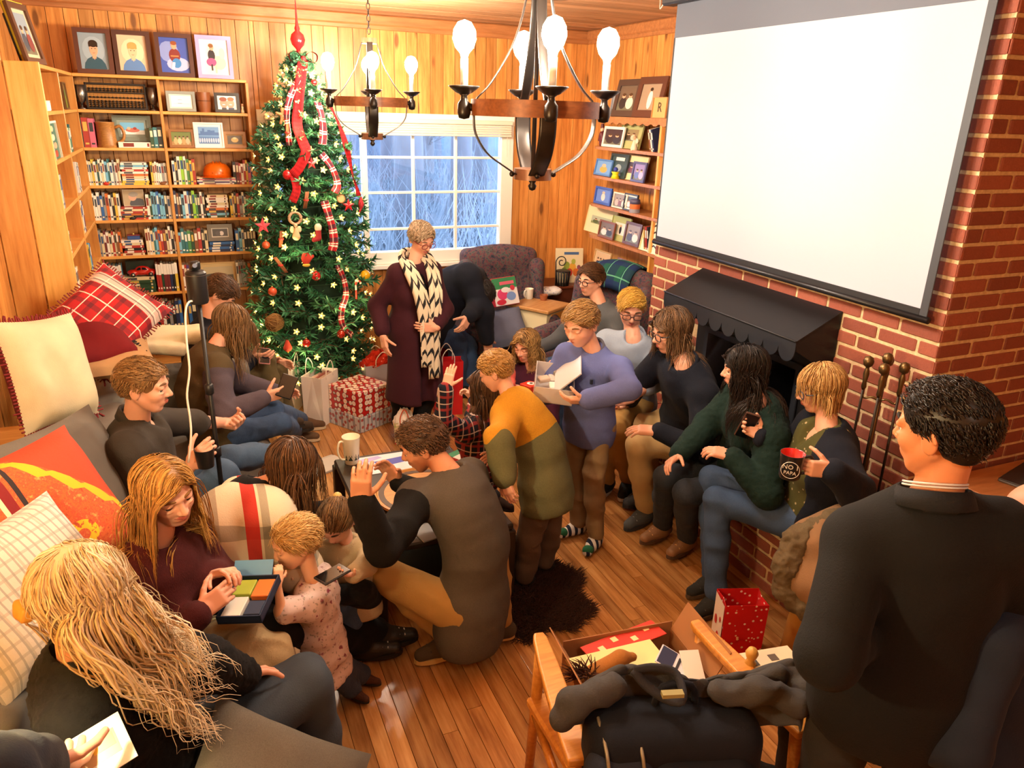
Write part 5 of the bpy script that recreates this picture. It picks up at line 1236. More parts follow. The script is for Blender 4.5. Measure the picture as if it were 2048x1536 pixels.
pillow('red tartan pillow with fringed edge lying on the sofa corner', A(208, 640, y=4.5), (.35, -.75, .75), (-.55, .1, .6), .62, .44, .17, TAR, mat('#7a2a2c', .9))
pillow('cream pillow with dark red fringed back on the pine ledge', A(98, 742, y=3.75), (.8, -.5, .25), (.1, .12, 1), .44, .50, .18, fabric('#d8cba8', 'plain', None), mat('#7a2024', .9), fabric('#7c2024', 'fur', None))
pillow('dark red velvet pillow underneath the tartan pillow', A(175, 684, y=4.35), (.2, -.5, .85), (-.3, .5, .4), .42, .4, .14, fabric('#6c1418', 'plain', None), mat('#1c1a1e', .9))
pillow('beige linen pillow underneath the dark red velvet one', A(205, 706, y=4.3)+np.array([0, 0, -.03]), (.1, -.25, .95), (-.2, .9, .2), .5, .36, .1, fabric('#a8845c', 'plain', None))
pillow('plain grey pillow leaning on the sofa back near the ledge', A(150, 965, y=3.12), (.78, -.35, .42), (-.3, .25, .85), .62, .52, .16, fabric('#6e6961', 'plain', None))
@cached
def kilim():
    n = NT('kilim'); p = n.pos((1, 1, 1), 'UV'); s = n.n('ShaderNodeSeparateXYZ'); n.l(p, s.inputs[0]); b = n.noise(n.pos(), 38, 4, .7)
    c = n.ramp(b, [(.3, '#a8281c'), (.45, '#d0642c'), (.55, '#c8482a'), (.7, '#e0a050')])
    d = n.math('ABSOLUTE', n.math('SUBTRACT', n.math('ADD', s.outputs[0], n.math('MULTIPLY', s.outputs[1], .8)), 1.15))
    tri = n.math('PINGPONG', n.math('MULTIPLY', s.outputs[0], 14), 1)
    c = n.mix(n.math('LESS_THAN', n.math('SUBTRACT', d, n.math('MULTIPLY', tri, .05)), .015), c, '#e0b020')
    c = n.mix(n.math('GREATER_THAN', n.math('ADD', s.outputs[0], n.math('MULTIPLY', s.outputs[1], .8)), 1.19), c, '#b4401e')
    for off, w, cc in ((.25, .02, '#e0d0b0'), (.29, .03, '#7a1418'), (.36, .015, '#2a2024'), (.12, .025, '#d8a030')):
        c = n.mix(n.math('LESS_THAN', n.math('ABSOLUTE', n.math('SUBTRACT', s.outputs[0], off)), w), c, cc)
    v = n.math('SQRT', n.math('ADD', n.math('POWER', n.math('SUBTRACT', s.outputs[0], .55), 2), n.math('POWER', n.math('SUBTRACT', s.outputs[1], .25), 2)))
    c = n.mix(n.math('MULTIPLY', n.math('LESS_THAN', n.math('ABSOLUTE', n.math('SUBTRACT', v, .07)), .03), n.math('GREATER_THAN', b, .45)), c, '#e8c020')
    n.col(c); n.b.inputs['Roughness'].default_value = .85; n.bump(b, .4, .004); return n.m
pillow('orange and red kilim pillow with yellow zigzag on the sofa', A(80, 1035, y=2.62), (.7, -.55, .6), (-.35, .3, .8), .56, .5, .2, kilim())
pillow('white and grey woven pillow behind the blonde woman', A(55, 1180, y=2.25), (.6, -.5, .65), (-.4, .3, .8), .5, .45, .16, plaid('#d2cfc8', ((0, .05, 0, .012, '#7a7c80', .6), (1, .09, .02, .02, '#9a9894', .5), (0, .13, .05, .015, '#a8a49c', .6)), 1, 'UV'))
pillow('grey tweed pillow at the near end beside the blonde woman', A(545, 1612, y=1.62), (.4, -.45, .8), (.5, .6, .5), .5, .46, .15, fabric('#6f695e', 'heather', '#3a3632'))
solid('throw_blanket', [(('bx', A(325, 672, y=4.78), rotx(.1), (.2, .06, .012), .02), 0), (('bx', A(290, 690, y=4.7), roty(.15), (.2, .07, .01), .02), 0)], fabric('#cfc2a0', 'plain', None), None, .01, .03, fold=.015, ffreq=14)
tag(bpy.data.objects['throw_blanket'], 'crumpled cream throw spread over the sofa corner below the tartan pillow', 'blanket')

# ------------------------------------------------------------------ coffee table
CT = mat('#2e2620', .4, var=.2); ct = thing('coffee_table', 'low dark wooden coffee table with a lower shelf of magazines', 'table', (0, 0, 0))
cx0, cx1, cy0, cy1 = .64, 1.34, 2.97, 4.0
MB().box((cx0, cy0, .385), (cx1, cy1, .42), 0, .008).build('table_top', CT, ct)
MB().box((cx0+.04, cy0+.04, .12), (cx1-.04, cy1-.04, .145), 0, .004).build('lower_shelf', CT, ct)
for x in (cx0+.02, cx1-.02):
    for y in (cy0+.02, cy1-.02): MB().box((x-.03, y-.03, 0), (x+.03, y+.03, .385), 0, .005).build('leg', CT, ct)
t = thing('round_tray', 'round wooden tray with dark rings and a yellow centre on the coffee table', 'tray', (1.02, 3.42, .421))
MB().lathe([(0, 0), (.26, 0), (.275, .01), (.275, .024), (.262, .026), (.255, .016), (0, .016)], n=44).build('tray', wood('#b07a3c', '#cf9c58', .45, 5.0), t, True, 40)
for r0, r1, c in ((.22, .25, '#4a3420'), (.12, .155, '#5a4028'), (0, .075, '#e0c840')): MB().lathe([(r0, .0165), (r0, .0178), (r1, .0178), (r1, .0165)], n=40, cap=False).build('painted_ring', mat(c, .5), t)
def mug(name, label, c, r, h, m_out, m_in, ha, flare=1.0):
    t = thing(name, label, 'mug', tuple(c), ha)
    MB().lathe([(0, 0), (r*.8, 0), (r*.86, .006), (r*.95*flare, h), (r*.97*flare, h)], n=26, cap=False).build('body', m_out, t, True, 50)
    MB().lathe([(r*.97*flare, h), (r*.9*flare, h-.002), (r*.8, .01), (0, .008)], n=26, cap=False).build('inside', m_in, t, True)
    MB().tube(spline([(r*.88, 0, h*.85), (r*1.5, 0, h*.88), (r*1.75, 0, h*.55), (r*1.4, 0, h*.25), (r*.84, 0, h*.18)], 14), .0065, 8).build('handle', m_out, t, True); return t
CER = mat('#e6dfc4', .25, coat=.4)
mg = mug('mug', 'tall cream mug with dark evergreen trees on the coffee table', A(704, 925, z=.421), .048, .165, CER, CER, math.radians(195), 1.12)
for k, (a, s) in enumerate(((-1.9, 1), (-1.2, .8), (-2.5, .7), (-.7, .65))):
    mb = MB(); e = np.array([math.cos(a-math.radians(195)), math.sin(a-math.radians(195)), 0]); q = np.array([-e[1], e[0], 0])
    for i in range(4):
        z = .03+.022*i*s; ww = (.013-.0025*i)*s; rr_ = .0455+.00004; b = e*(.0432+.06*(z)*.095)+[0, 0, z]; mb.add([b-q*ww, b+q*ww, b+[0, 0, .028*s]+e*.0018], [(0, 1, 2)])
    mb.build('tree_print', mat('#2c3a30', .5), mg)
t = thing('papers', 'white and blue printed papers on the coffee table beside the tray', 'papers', A(765, 930, z=.421)); MB().box((-.13, -.1, 0), (.15, .13, .003)).build('sheet', mat('#d8dae4', .5), t); MB().add([(-.02, -.03, .0035), (.14, 0, .0035), (.13, .07, .0035), (-.04, .05, .0035)], [(0, 1, 2, 3)]).build('blue_print', mat('#4a52b0', .5), t); MB().add([(-.12, .03, .0036), (.02, .09, .0036), (.0, .12, .0036), (-.12, .1, .0036)], [(0, 1, 2, 3)]).build('lilac_print', mat('#a8a0d8', .5), t)
t = thing('magazine', 'grey magazine on the table edge beside the crouching man', 'magazine', (.98, 3.02, .421), .2); MB().box((-.12, -.04, 0), (.14, .1, .006), 0, .001).build('pages', mat('#9a9a9a', .4), t); MB().box((-.12, -.04, .006), (.14, .1, .0068)).build('cover', mat('#5c6066', .35), t)
t = thing('newspaper', 'folded newspaper on the floor beside the coffee table', 'newspaper', A(640, 935, z=.001), .4)
for k in range(4): MB().box((-.17+.01*k, -.11, .004*k), (.17, .12-.015*k, .004*k+.0032), 0, .001).build('fold', mat('#b4afa6' if k < 3 else '#c4beb4', .7), t)
t = thing('gift_box', 'small green, white and red box on the far corner of the coffee table', 'box', A(930, 918, z=.421), .5); MB().box((-.1, -.06, 0), (.1, .06, .04), 0, .003).build('box', mat('#b02c2c', .5), t); MB().box((-.095, -.055, .041), (.095, .01, .043)).build('white_panel', mat('#e0e0dc', .5), t); MB().box((-.095, .01, .041), (.095, .058, .044)).build('green_panel', mat('#1e7a4a', .5), t)
# fur rug
rug = thing('fur_rug', 'dark brown shaggy sheepskin rug on the floor beside the table', 'rug', (1.42, 2.95, 0)); R2 = np.random.default_rng(5); n = 9000
a = R2.uniform(0, 6.283, n); rr2 = np.sqrt(R2.uniform(0, 1, n)); ed = 1+.1*np.sin(a*5)+.07*np.sin(a*9+1); px = .31*rr2*ed*np.cos(a); py = .36*rr2*ed*np.sin(a)
b = np.stack([px, py, 0*px+.004], 1); dr = np.stack([np.cos(a)*.5+R2.normal(0, .5, n), np.sin(a)*.5+R2.normal(0, .5, n), R2.uniform(.35, .9, n)], 1); dr /= np.linalg.norm(dr, axis=1)[:, None]; L = R2.uniform(.03, .07, n)[:, None]
w = np.cross(dr, R2.normal(0, 1, (n, 3))); w = w/np.linalg.norm(w, axis=1)[:, None]*.0022; V = np.concatenate([b-w, b+w, b+dr*L*.6+[0, 0, -.004], b+dr*L-[0, 0, .012]]); V[:, 2] = np.maximum(V[:, 2], .002); i = np.arange(n); F = np.concatenate([np.stack([i, i+n, i+2*n], 1), np.stack([i+n, i+3*n, i+2*n], 1), np.stack([i, i+2*n, i+3*n], 1)])
o = obj('wool', newmesh('wool', V, F, mat('#3a2018', .8, var=.3), smooth=False), rug); o['kind'] = 'stuff'
MB().add([(.29*(1+.1*math.sin(q*5)+.07*math.sin(q*9+1))*math.cos(q), .34*(1+.1*math.sin(q*5)+.07*math.sin(q*9+1))*math.sin(q), .004) for q in np.linspace(0, 6.283, 49)[:-1]], [tuple(range(48))]).build('hide', mat('#2a1610', .9), rug)
# ------------------------------------------------------------------ presents round the tree
PAPER = mat('#e6e0d6', .7, bump=.25, bscale=25)
def paper_bag(label, c, w, d, h, rz, m, handles=True, tissue=None, name='gift_bag', hm=None, inner=None):
    t = thing(name, label, 'gift bag', tuple(c), rz); x, y = w/2, d/2; mb = MB(); k = .96
    mb.add([(-x*k, -y*k, 0), (x*k, -y*k, 0), (x*k, y*k, 0), (-x*k, y*k, 0), (-x, -y, h), (x, -y, h), (x, y, h), (-x, y, h), (-x*.96, 0, h*.55), (x*.96, 0, h*.55), (-x*.9, .0, h), (x*.9, 0, h)], [(0, 3, 2, 1), (0, 1, 5, 4), (2, 3, 7, 6), (0, 4, 10, 8), (0, 8, 3), (3, 8, 10, 7), (1, 9, 11, 5), (1, 2, 9), (2, 6, 11, 9)])
    o = mb.build('bag', m, t); sm = o.modifiers.new('paper', 'SOLIDIFY'); sm.thickness = .002
    if inner: MB().add([(-x*.9, -y*.93, h*.9), (x*.9, -y*.93, h*.9), (x*.86, -y*.3, h*.55), (-x*.86, -y*.3, h*.55)], [(0, 1, 2, 3)]).build('lining', inner, t)
    if handles:
        for s in (-1, 1): MB().tube(spline([(-x*.4, s*y, h-.03), (-x*.38, s*(y+.004), h+.05), (0, s*(y+.01), h+.11), (x*.38, s*(y+.004), h+.05), (x*.4, s*y, h-.03)], 14), .004, 6).build('handle', hm or PAPER, t, True)
    if tissue:
        mb = MB(); R3 = np.random.default_rng(int(w*1000)); P = []
        for i in range(14):
            row_ = []
            for j in range(25):
                a = j/24*6.283; f = i/13; rr_ = (.25+.75*f)*(1+.16*math.sin(a*5+i)+.1*math.sin(a*11-i*2)); row_.append((x*1.0*rr_*math.cos(a), y*1.05*rr_*math.sin(a), h+.10*math.cos(f*1.6)+.025*math.sin(a*7+i*1.7)-.02))
            P.append(row_)
        mb.grid(P); mb.build('tissue_paper', tissue, t)
    return t
RDOT = fabric('#c4301c', 'dots', '#e88a78')
paper_bag('big white paper carrier bag with twisted handles in front of the tree', (.83, 5.62, 0), .27, .17, .40, .9, PAPER)
t = thing('boxed_present', 'maroon boxed present sticking out of the big white bag', 'present', (.84, 5.62, .29), .9); MB().box((-.11, -.05, 0), (.11, .05, .085), 0, .004).build('box', mat('#8a6a68', .5), t); MB().box((-.112, -.012, .085), (.112, .012, .088)).build('ribbon', mat('#6a2a2c', .5), t)
paper_bag('second white paper bag tucked behind the big one, sofa side', (.62, 5.93, 0), .2, .15, .38, 1.1, PAPER)
paper_bag('pale blue gift bag overflowing with red dotted tissue paper', (1.36, 5.86, 0), .3, .18, .36, .1, mat('#c4cbe2', .5), True, RDOT)
WRAP1 = None
@cached
def wrap(kind):
    n = NT('wrap_'+kind); n.b.inputs['Roughness'].default_value = .35; n.b.inputs['Coat Weight'].default_value = .3; p = n.pos()
    v = n.n('ShaderNodeTexVoronoi'); n.l(p, v.inputs['Vector'])
    if kind == 'santa':
        v.inputs['Scale'].default_value = 22; v.inputs['Randomness'].default_value = .35; d = v.outputs['Distance']
        n.col(n.ramp(d, [(0, '#d8a088'), (.28, '#e6d0c0'), (.42, '#eadfd4'), (.5, '#2a1410'), (.54, '#b01c1c'), (1, '#c0201c')]))
    elif kind == 'cane':
        w = n.n('ShaderNodeTexWave'); w.inputs['Scale'].default_value = 9; w.inputs['Distortion'].default_value = 1.2; n.l(p, w.inputs['Vector']); v.inputs['Scale'].default_value = 26
        n.col(n.mix(n.ramp(v.outputs['Distance'], [(.3, '#ffffff'), (.4, '#000000')]), n.ramp(w.outputs['Fac'], [(.35, '#b4b6bc'), (.5, '#e4e4e6'), (.65, '#8a8c94')]), '#9a4a48'))
    else:
        v.inputs['Scale'].default_value = 30; n.col(n.ramp(v.outputs['Distance'], [(.2, '#c03a30'), (.3, '#e0d8c0'), (.45, '#9aa060'), (.6, '#c8b890')]))
    return n.m
def present(label, corners, z0, h, m, ribbon=None):
    c = np.mean(corners, 0); t = thing('wrapped_gift', label, 'present', (c[0], c[1], z0)); P = [(p[0]-c[0], p[1]-c[1]) for p in corners]
    mb = MB(); mb.prism(P, (0, 0, h)); o = mb.build('box', m, t); b = o.modifiers.new('soft_edges', 'BEVEL'); b.width = .006; b.segments = 2
    mb = MB(); q = [np.array([*p, h+.001]) for p in P]; mb.add([q[0]*.5+q[3]*.5+(q[0]-q[3])*.02, q[1]*.5+q[2]*.5+(q[1]-q[2])*.02, q[1]*.5+q[2]*.5-(q[1]-q[2])*.02, q[0]*.5+q[3]*.5-(q[0]-q[3])*.02], [(0, 1, 2, 3)]); mb.build('tape_seam', m, t); return t
f0 = np.array([1.056, 5.244]); e1 = np.array([-.188, .30]); e2 = np.array([.285, .16])
present('flat silver wrapped gift with candy cane print, bottom of the pile', [f0, f0+e2, f0+e2+e1, f0+e1], 0, .125, wrap('cane'))
f1 = f0+.03*e1+.02*e2
present('red gift wrapped in white-bearded faces on top of the silver gift', [f1, f1+e2*.98, f1+e2*.98+e1*.95, f1+e1*.95], .126, .2, wrap('santa'))
paper_bag('little patterned gift bag with white tissue by the woman\'s feet', (1.33, 5.0, 0), .15, .09, .17, -.2, wrap('mix'), True, mat('#e4dcd4', .6), hm=mat('#c84a24', .5))
RB = mat('#c41e24', .35)
paper_bag('tall bright red gift bag standing behind the maroon cardigan', (1.82, 5.45, 0), .24, .14, .46, -.2, RB, True, None, hm=mat('#e0d8d0', .6))
paper_bag('red gift bag with white tissue behind the tall red one', (1.98, 5.98, 0), .26, .16, .5, .1, mat('#a81c28', .4), True, mat('#e6dcd8', .6), hm=mat('#2a2426', .6))
paper_bag('brown kraft bag with orange dotted tissue beside the bent man', (2.3, 5.6, 0), .26, .15, .36, -.1, mat('#8a6648', .75), True, RDOT, hm=mat('#6a4a34', .7))
# ------------------------------------------------------------------ armchairs, side table, cabinet by the window
TP = fabric('#4a4a54', 'tapestry', None)
def armchair(label, c, rz):
    t = thing('armchair', label, 'armchair', tuple(c), rz)     # faces local -y
    solid('backrest', [(('bx', (0, .3, .72), rotx(-.12), (.29, .05, .36), .07), 0), (EL((0, .27, 1.06), (.3, .09, .13)), 0)], TP, t, .016, .08)
    for s in (-1, 1):
        solid('wing', [(RCN((s*.34, .22, .62), (s*.34, .2, 1.0), .07, .075), 0), (RCN((s*.34, .08, .68), (s*.33, .16, .95), .05, .05), 0)], TP, t, .014, .06)
        solid('arm', [(RCN((s*.35, -.3, .58), (s*.35, .2, .62), .085, .09), 0), (('bx', (s*.35, -.05, .36), I3, (.05, .25, .16), .04), 0)], TP, t, .016, .06)
        for y in (-.28, .28): MB().lathe([(.018, 0), (.028, .16)], (s*.3, y, 0), 10).build('leg', mat('#3a2216', .5), t)
    solid('seat_cushion', [(('bx', (0, -.06, .42), I3, (.24, .24, .04), .06), 0)], TP, t, .016, .04)
    MB().box((-.33, -.3, .15), (.33, .34, .36), 0, .03).build('base', TP, t); return t
armchair('dark floral wingback armchair beside the window', (2.62, 6.15, 0), -.15)
armchair('floral armchair with a tartan throw, behind the young man in grey', (3.02, 5.2, 0), -1.25)
t = thing('plaid_throw', 'dark green and blue tartan throw over the second armchair back', 'blanket', (0, 0, 0))
c0 = np.array([3.02, 5.2, 0]); R3 = rotz(-1.25); P = []
for i, s in enumerate(np.linspace(-.28, .2, 12)):
    P.append([c0+R3@np.array([s, .3+.17*math.sin(q), 1.03+.19*math.cos(q)-.05*(abs(s)/.28)**2-(.25*max(0, q-1.7))]) for q in np.linspace(-1.7, 2.2, 18)])
mb = MB(); mb.grid(P); o = mb.build('cloth', plaid('#1c3a4a', ((0, .34, 0, .12, '#1e5a44', .8), (1, .3, .0, .1, '#1c2a5a', .8), (0, .34, .2, .015, '#6ab890', .8), (1, .3, .16, .015, '#6ab890', .7)), 1, 'UV'), t, True, uv=True); sm = o.modifiers.new('thickness', 'SOLIDIFY'); sm.thickness = .012
t = thing('side_table', 'cream painted side table with oak top and small drawer', 'side table', (2.88, 5.98, 0), .55); CRM = mat('#e2d6b0', .5)
MB().box((-.2, -.22, .69), (.2, .22, .72), 0, .006).build('table_top', wood('#b07c48', '#c89860', .4, 3.0), t); MB().box((-.17, -.19, .52), (.17, .19, .69), 0, .003).build('apron', CRM, t)
d = MB().box((-.1, -.196, .56), (.1, -.188, .665), 0, .003).build('drawer', wood('#b8742c', '#d8943c', .4, 3.0), t); MB().sphere((0, -.206, .612), .013, 10, 8).build('knob', mat('#8a5a2a', .4), d, True)
for x in (-.15, .15):
    for y in (-.17, .17): MB().box((x-.02, y-.02, 0), (x+.02, y+.02, .52), 0, .003).build('leg', CRM, t)
MB().box((-.16, -.18, .14), (.16, .18, .16), 0, .003).build('lower_shelf', CRM, t)
mug('mug', 'small white mug on the oak topped side table', A(1058, 597, z=.721), .042, .095, mat('#dcdcd4', .3), CER, 3.6)
t = thing('clay_bowl', 'small brown clay bowl at the table edge', 'bowl', tuple(A(1087, 600, z=.721))); MB().lathe([(0, 0), (.03, 0), (.04, .05), (.036, .05), (.028, .008), (0, .006)], n=20).build('bowl', mat('#9a5a3a', .5), t, True, 50)
t = thing('snack_wrapper', 'crumpled white and blue wrapper of snacks on the side table', 'wrapper', tuple(A(1100, 588, z=.721))); solid('wrapper', [(EL((0, 0, .03), (.11, .07, .035)), 0)], fabric('#e4e2e4', 'dots', '#5a6ac0'), t, .009, .01, fold=.014, ffreq=30)
t = thing('cookie', 'brown gingerbread biscuits beside the wrapper', 'biscuit', tuple(A(1108, 586, z=.721)+np.array([.05, .02, 0]))); MB().lathe([(0, 0), (.035, 0), (.038, .008), (.034, .014), (0, .015)], n=16).build('biscuit', mat('#a8702c', .8), t, True); MB().lathe([(0, .0155), (.02, .0155)], n=12, cap=False).build('glaze', mat('#c8924a', .5), t)
# picture book box on the armchair
t = thing('picture_box', 'bright pink, white and green picture box leaning on the wingback chair', 'box', tuple(A(1012, 588, y=5.95)), -.35); t.rotation_euler = (-.35, .0, .3)
MB().box((-.14, 0, -.1), (.14, .07, .15), 0, .003).build('box', mat('#b02436', .5), t); o = obj('cover_print', print_mesh(.27, .24, [('r', 0, 0, 1, 1, '#e8e6ea'), ('r', 0, .6, 1, 1, '#3a8a5c'), ('e', .35, .4, .22, .2, '#d8487a'), ('e', .7, .3, .2, .16, '#7a9ad8'), ('e', .5, .55, .18, .1, '#f0f0f4'), ('e', .25, .12, .2, .1, '#c8304a'), ('r', .3, .74, .9, .86, '#d86a80'), ('e', .8, .6, .1, .1, '#c83a50')], 'cover_print'), t); o.location = (0, -.002, -.095)
pillow('slate blue quilted cushion on the wingback armchair seat', (2.45, 5.82, .56), (-.2, -.55, .8), (0, .6, .5), .44, .42, .16, fabric('#6a7088', 'heather', '#3c4256'))
t = thing('low_cabinet', 'dark reddish wooden cabinet in the corner beside the window', 'cabinet', (0, 0, 0)); MB().box((3.0, 6.38, 0), (3.62, 6.76, .74), 0, .005).build('body', mat('#5a2c1c', .45, var=.2), t); MB().box((2.98, 6.36, .74), (3.63, 6.77, .765), 0, .005).build('cabinet_top', mat('#6a3420', .4, var=.2), t)
t = thing('cookbook', 'cream cookbook with painted fruit propped on the corner cabinet', 'book', tuple(np.array([*A(1140, 532, y=6.5)[:2], .766])), -.2); t.rotation_euler = (-.16, 0, -.25)
MB().box((-.14, 0, 0), (.14, .02, .34), 0, .003).build('cover', mat('#d8caa4', .6), t); o = obj('cover_print', print_mesh(.27, .33, [('r', 0, 0, 1, 1, '#e0d4b0'), ('r', .3, .82, .85, .9, '#4a6a9a')]+[('e', x, y, r, r, c) for x, y, r, c in ((.4, .5, .12, '#8a9a3c'), (.62, .45, .13, '#d8a23c'), (.75, .3, .12, '#c86a2c'), (.5, .3, .12, '#b83c2a'), (.3, .35, .1, '#6a7a3a'), (.65, .62, .08, '#a8b04a'), (.85, .45, .07, '#8a4a5a'))], 'cover_print'), t); o.location = (0, -.001, .005)
t = thing('wire_basket', 'black wire basket with a scrolled handle on the corner cabinet', 'basket', tuple(np.array([*A(1126, 545, y=6.42)[:2], .766]))); mb = MB()
for k in range(14): a = k*6.283/14; mb.tube([(.055*math.cos(a), .055*math.sin(a), .0), (.07*math.cos(a), .07*math.sin(a), .14)], .006, 5)
mb.lathe([(.053, 0), (.058, .006), (.053, .01)], n=20); mb.lathe([(.07, .135), (.076, .14), (.07, .146)], n=20); mb.build('basket', mat('#16161a', .5), t, True)
th = np.linspace(0, 8.5, 36); MB().tube([(-.075, 0, .0), (-.08, 0, .2)]+[(-.02+(.062-.0058*q)*math.cos(math.pi-q), 0, .23+(.062-.0058*q)*math.sin(math.pi-q)) for q in th], .005, 6).build('scroll', mat('#1c1c20', .5), t, True)
# ------------------------------------------------------------------ wooden armchair in front with box, jacket and backpack
CW = wood('#b87830', '#d89a48', .35, 3.0); wc = thing('wooden_armchair', 'honey wooden slat armchair seen from behind, hung with a jacket and backpack', 'armchair', (0, 0, 0))
for tip, bk, xo in ((A(1077, 1268, z=.62), A(1134, 1445, z=.62), 0), (A(1388, 1243, z=.62), A(1492, 1345, z=.62), 0)):
    tip, bk = np.array(tip), np.array(bk); d = unit(bk-tip); bk = tip+d*.56; sd = np.array([-d[1], d[0], 0]); P = []
    for s, w in ((0, .018), (.03, .026), (.15, .034), (.4, .04), (.56, .036)): P.append((tip+d*s, w))
    mb = MB(); L = [(*(p+sd*w)[:2],) for p, w in P]+[(*(p-sd*w)[:2],) for p, w in P[::-1]]; mb.prism(L, (0, 0, .03), 0, (0, 0, .6)); o = mb.build('armrest', CW, wc); b = o.modifiers.new('soft_edges', 'BEVEL'); b.width = .008; b.segments = 3
    fp = tip+d*.05; MB().tube([(fp[0]+.0, fp[1]+.05, 0), (fp[0], fp[1], .6)], [.017, .022], 10).build('leg', CW, wc, True)
    rp = tip+d*.5; MB().tube([(rp[0]+.02, rp[1]-.28, 0), (rp[0], rp[1]-.05, .4), (rp[0]-.0, rp[1]-.02, .6)], [.02, .026, .02], 10).build('leg', CW, wc, True)
    MB().tube([fp+np.array([0, .03, -.33]), rp+np.array([0, -.1, -.33])], .016, 8).build('side_rail', CW, wc, True)
MB().box((.94, 1.42, .33), (1.52, 1.93, .37), 0, .01).build('seat', CW, wc); MB().box((.93, 1.37, .6), (1.53, 1.4, .7), 0, .01).build('back_rail', CW, wc)
for k in range(5): MB().box((1.0+.11*k, 1.38, .36), (1.04+.11*k, 1.4, .61), 0, .004).build('back_slat', CW, wc)
t = thing('cardboard_box', 'open brown cardboard box of papers on the wooden armchair', 'box', (1.29, 1.77, .372), -.1); KR = mat('#9a6a40', .8)
for lo, hi in (((-.22, -.15, 0), (.22, .15, .004)), ((-.22, -.15, 0), (-.216, .15, .16)), ((.216, -.15, 0), (.22, .15, .16)), ((-.22, -.15, 0), (.22, -.146, .16)), ((-.22, .146, 0), (.22, .15, .19))): MB().box(lo, hi).build('side', KR, t)
for x, a in ((-.22, -.5), (.22, .5)): MB().obox((x+math.sin(a)*.06, 0, .16+.06*math.cos(a)), roty(a), (.002, .145, .06)).build('flap', KR, t)
def sheet(name, label, cat, u0, v0, z, w, d, rz, c, extra=None, tilt=0):
    p = A(u0, v0, z=z); t = thing(name, label, cat, tuple(p), rz); t.rotation_euler = (tilt, 0, rz); MB().box((-w/2, -d/2, 0), (w/2, d/2, .004), 0, .001).build('sheet', c if not isinstance(c, str) else mat(c, .6), t)
    if extra:
        for nm, lo, hi, cc in extra: MB().box((*lo, .0042), (*hi, .0052)).build(nm, mat(cc, .5), t)
    return t
fl = [('snowflake', (x-.012, y-.012), (x+.012, y+.012), '#f0d8a0') for x, y in ((-.1, 0), (-.03, .02), (.04, -.01), (.11, .015), (-.14, -.025))]
sheet('wrapping_paper', 'strip of red snowflake wrapping paper in the cardboard box', 'wrapping paper', 1248, 1282, .545, .33, .09, .12, '#c4301c', fl)
sheet('paper', 'large pale yellow sheet of paper in the cardboard box', 'paper', 1235, 1325, .55, .34, .14, -.05, '#e8dc98')
sheet('brochure', 'white and navy printed brochure at the box corner', 'brochure', 1348, 1325, .56, .1, .12, .7, '#dcdce4', [('navy_band', (-.045, 0), (.045, .055), '#2a3050'), ('heading', (-.04, -.02), (.03, -.01), '#30343c')], .3)
sheet('tissue', 'crumpled white tissue beside the brochure', 'tissue', 1385, 1335, .56, .07, .12, -.3, '#e8e2dc', None, .5)
t = thing('plush_toy', 'brown shaggy-maned plush toy peeking out of the box', 'plush toy', tuple(A(1200, 1328, z=.6))); solid('body', [(RCN((-.06, 0, -.05), (.08, 0, 0), .035, .028), 0), (RCN((.08, 0, 0), (.13, 0, -.01), .022, .016), 0)], fabric('#b87a3c', 'fur', None), t, .008, .02)
mb = MB()
for k in range(70): q = unit([RNG.normal(-.6, .5), RNG.normal(0, .5), RNG.uniform(.2, 1.2)]); b = np.array([-.06+RNG.uniform(-.03, .04), RNG.uniform(-.02, .02), -.03]); mb.tube([b, b+q*.05, b+q*.08+[0, 0, -.008]], [.003, .0025, .0008], 4)
mb.build('mane', mat('#4a2818', .9), t)['kind'] = 'stuff'
# jacket over the chair back
GJ = fabric('#3e3f42', 'plain', None)
jk = thing('jacket', 'grey jacket with a black collar draped over the wooden armchair', 'jacket', (0, 0, 0)); P = []
te = spline([A(u, v, z=z) for u, v, z in ((1150, 1392, .79), (1205, 1352, .82), (1262, 1338, .84), (1330, 1350, .83), (1400, 1368, .82), (1480, 1352, .83), (1560, 1330, .84), (1610, 1328, .83))], 56)
be = spline([A(u, v, z=z) for u, v, z in ((1108, 1438, .72), (1150, 1452, .71), (1215, 1412, .72), (1290, 1402, .73), (1370, 1412, .73), (1450, 1432, .72), (1540, 1452, .71), (1605, 1462, .72))], 56)
P = []
for i in range(56):
    r_ = []
    for k, q in enumerate(np.linspace(-.45, 1, 18)):
        p = te[i]*(1-max(q, 0))+be[i]*max(q, 0)
        if q < 0: p = p+np.array([0, -q*.12, q*.16])
        w = .011*math.sin(i*.55+q*5)+.008*math.sin(i*1.15-q*9+1)+.006*math.sin(i*.31+q*17); r_.append(p+np.array([.3*w, -.5*w, .045*math.sin(max(q, 0)*math.pi)+w]))
    P.append(r_)
mb = MB(); mb.grid(P); o = mb.build('body', GJ, jk, True); sm = o.modifiers.new('thickness', 'SOLIDIFY'); sm.thickness = .012; sb = o.modifiers.new('smooth', 'SUBSURF'); sb.levels = sb.render_levels = 1
solid('sleeve', [(RCN(A(1225, 1375, z=.83), A(1150, 1405, z=.8), .03, .034), 0), (RCN(A(1150, 1405, z=.8), A(1125, 1432, z=.76), .034, .03), 0)], GJ, jk, .008, .03, fold=.014, ffreq=30)
solid('sleeve', [(RCN(A(1430, 1385, z=.82), A(1520, 1385, z=.83), .024, .03), 0), (RCN(A(1520, 1385, z=.83), A(1590, 1405, z=.8), .03, .034), 0)], GJ, jk, .008, .03, fold=.014, ffreq=30)
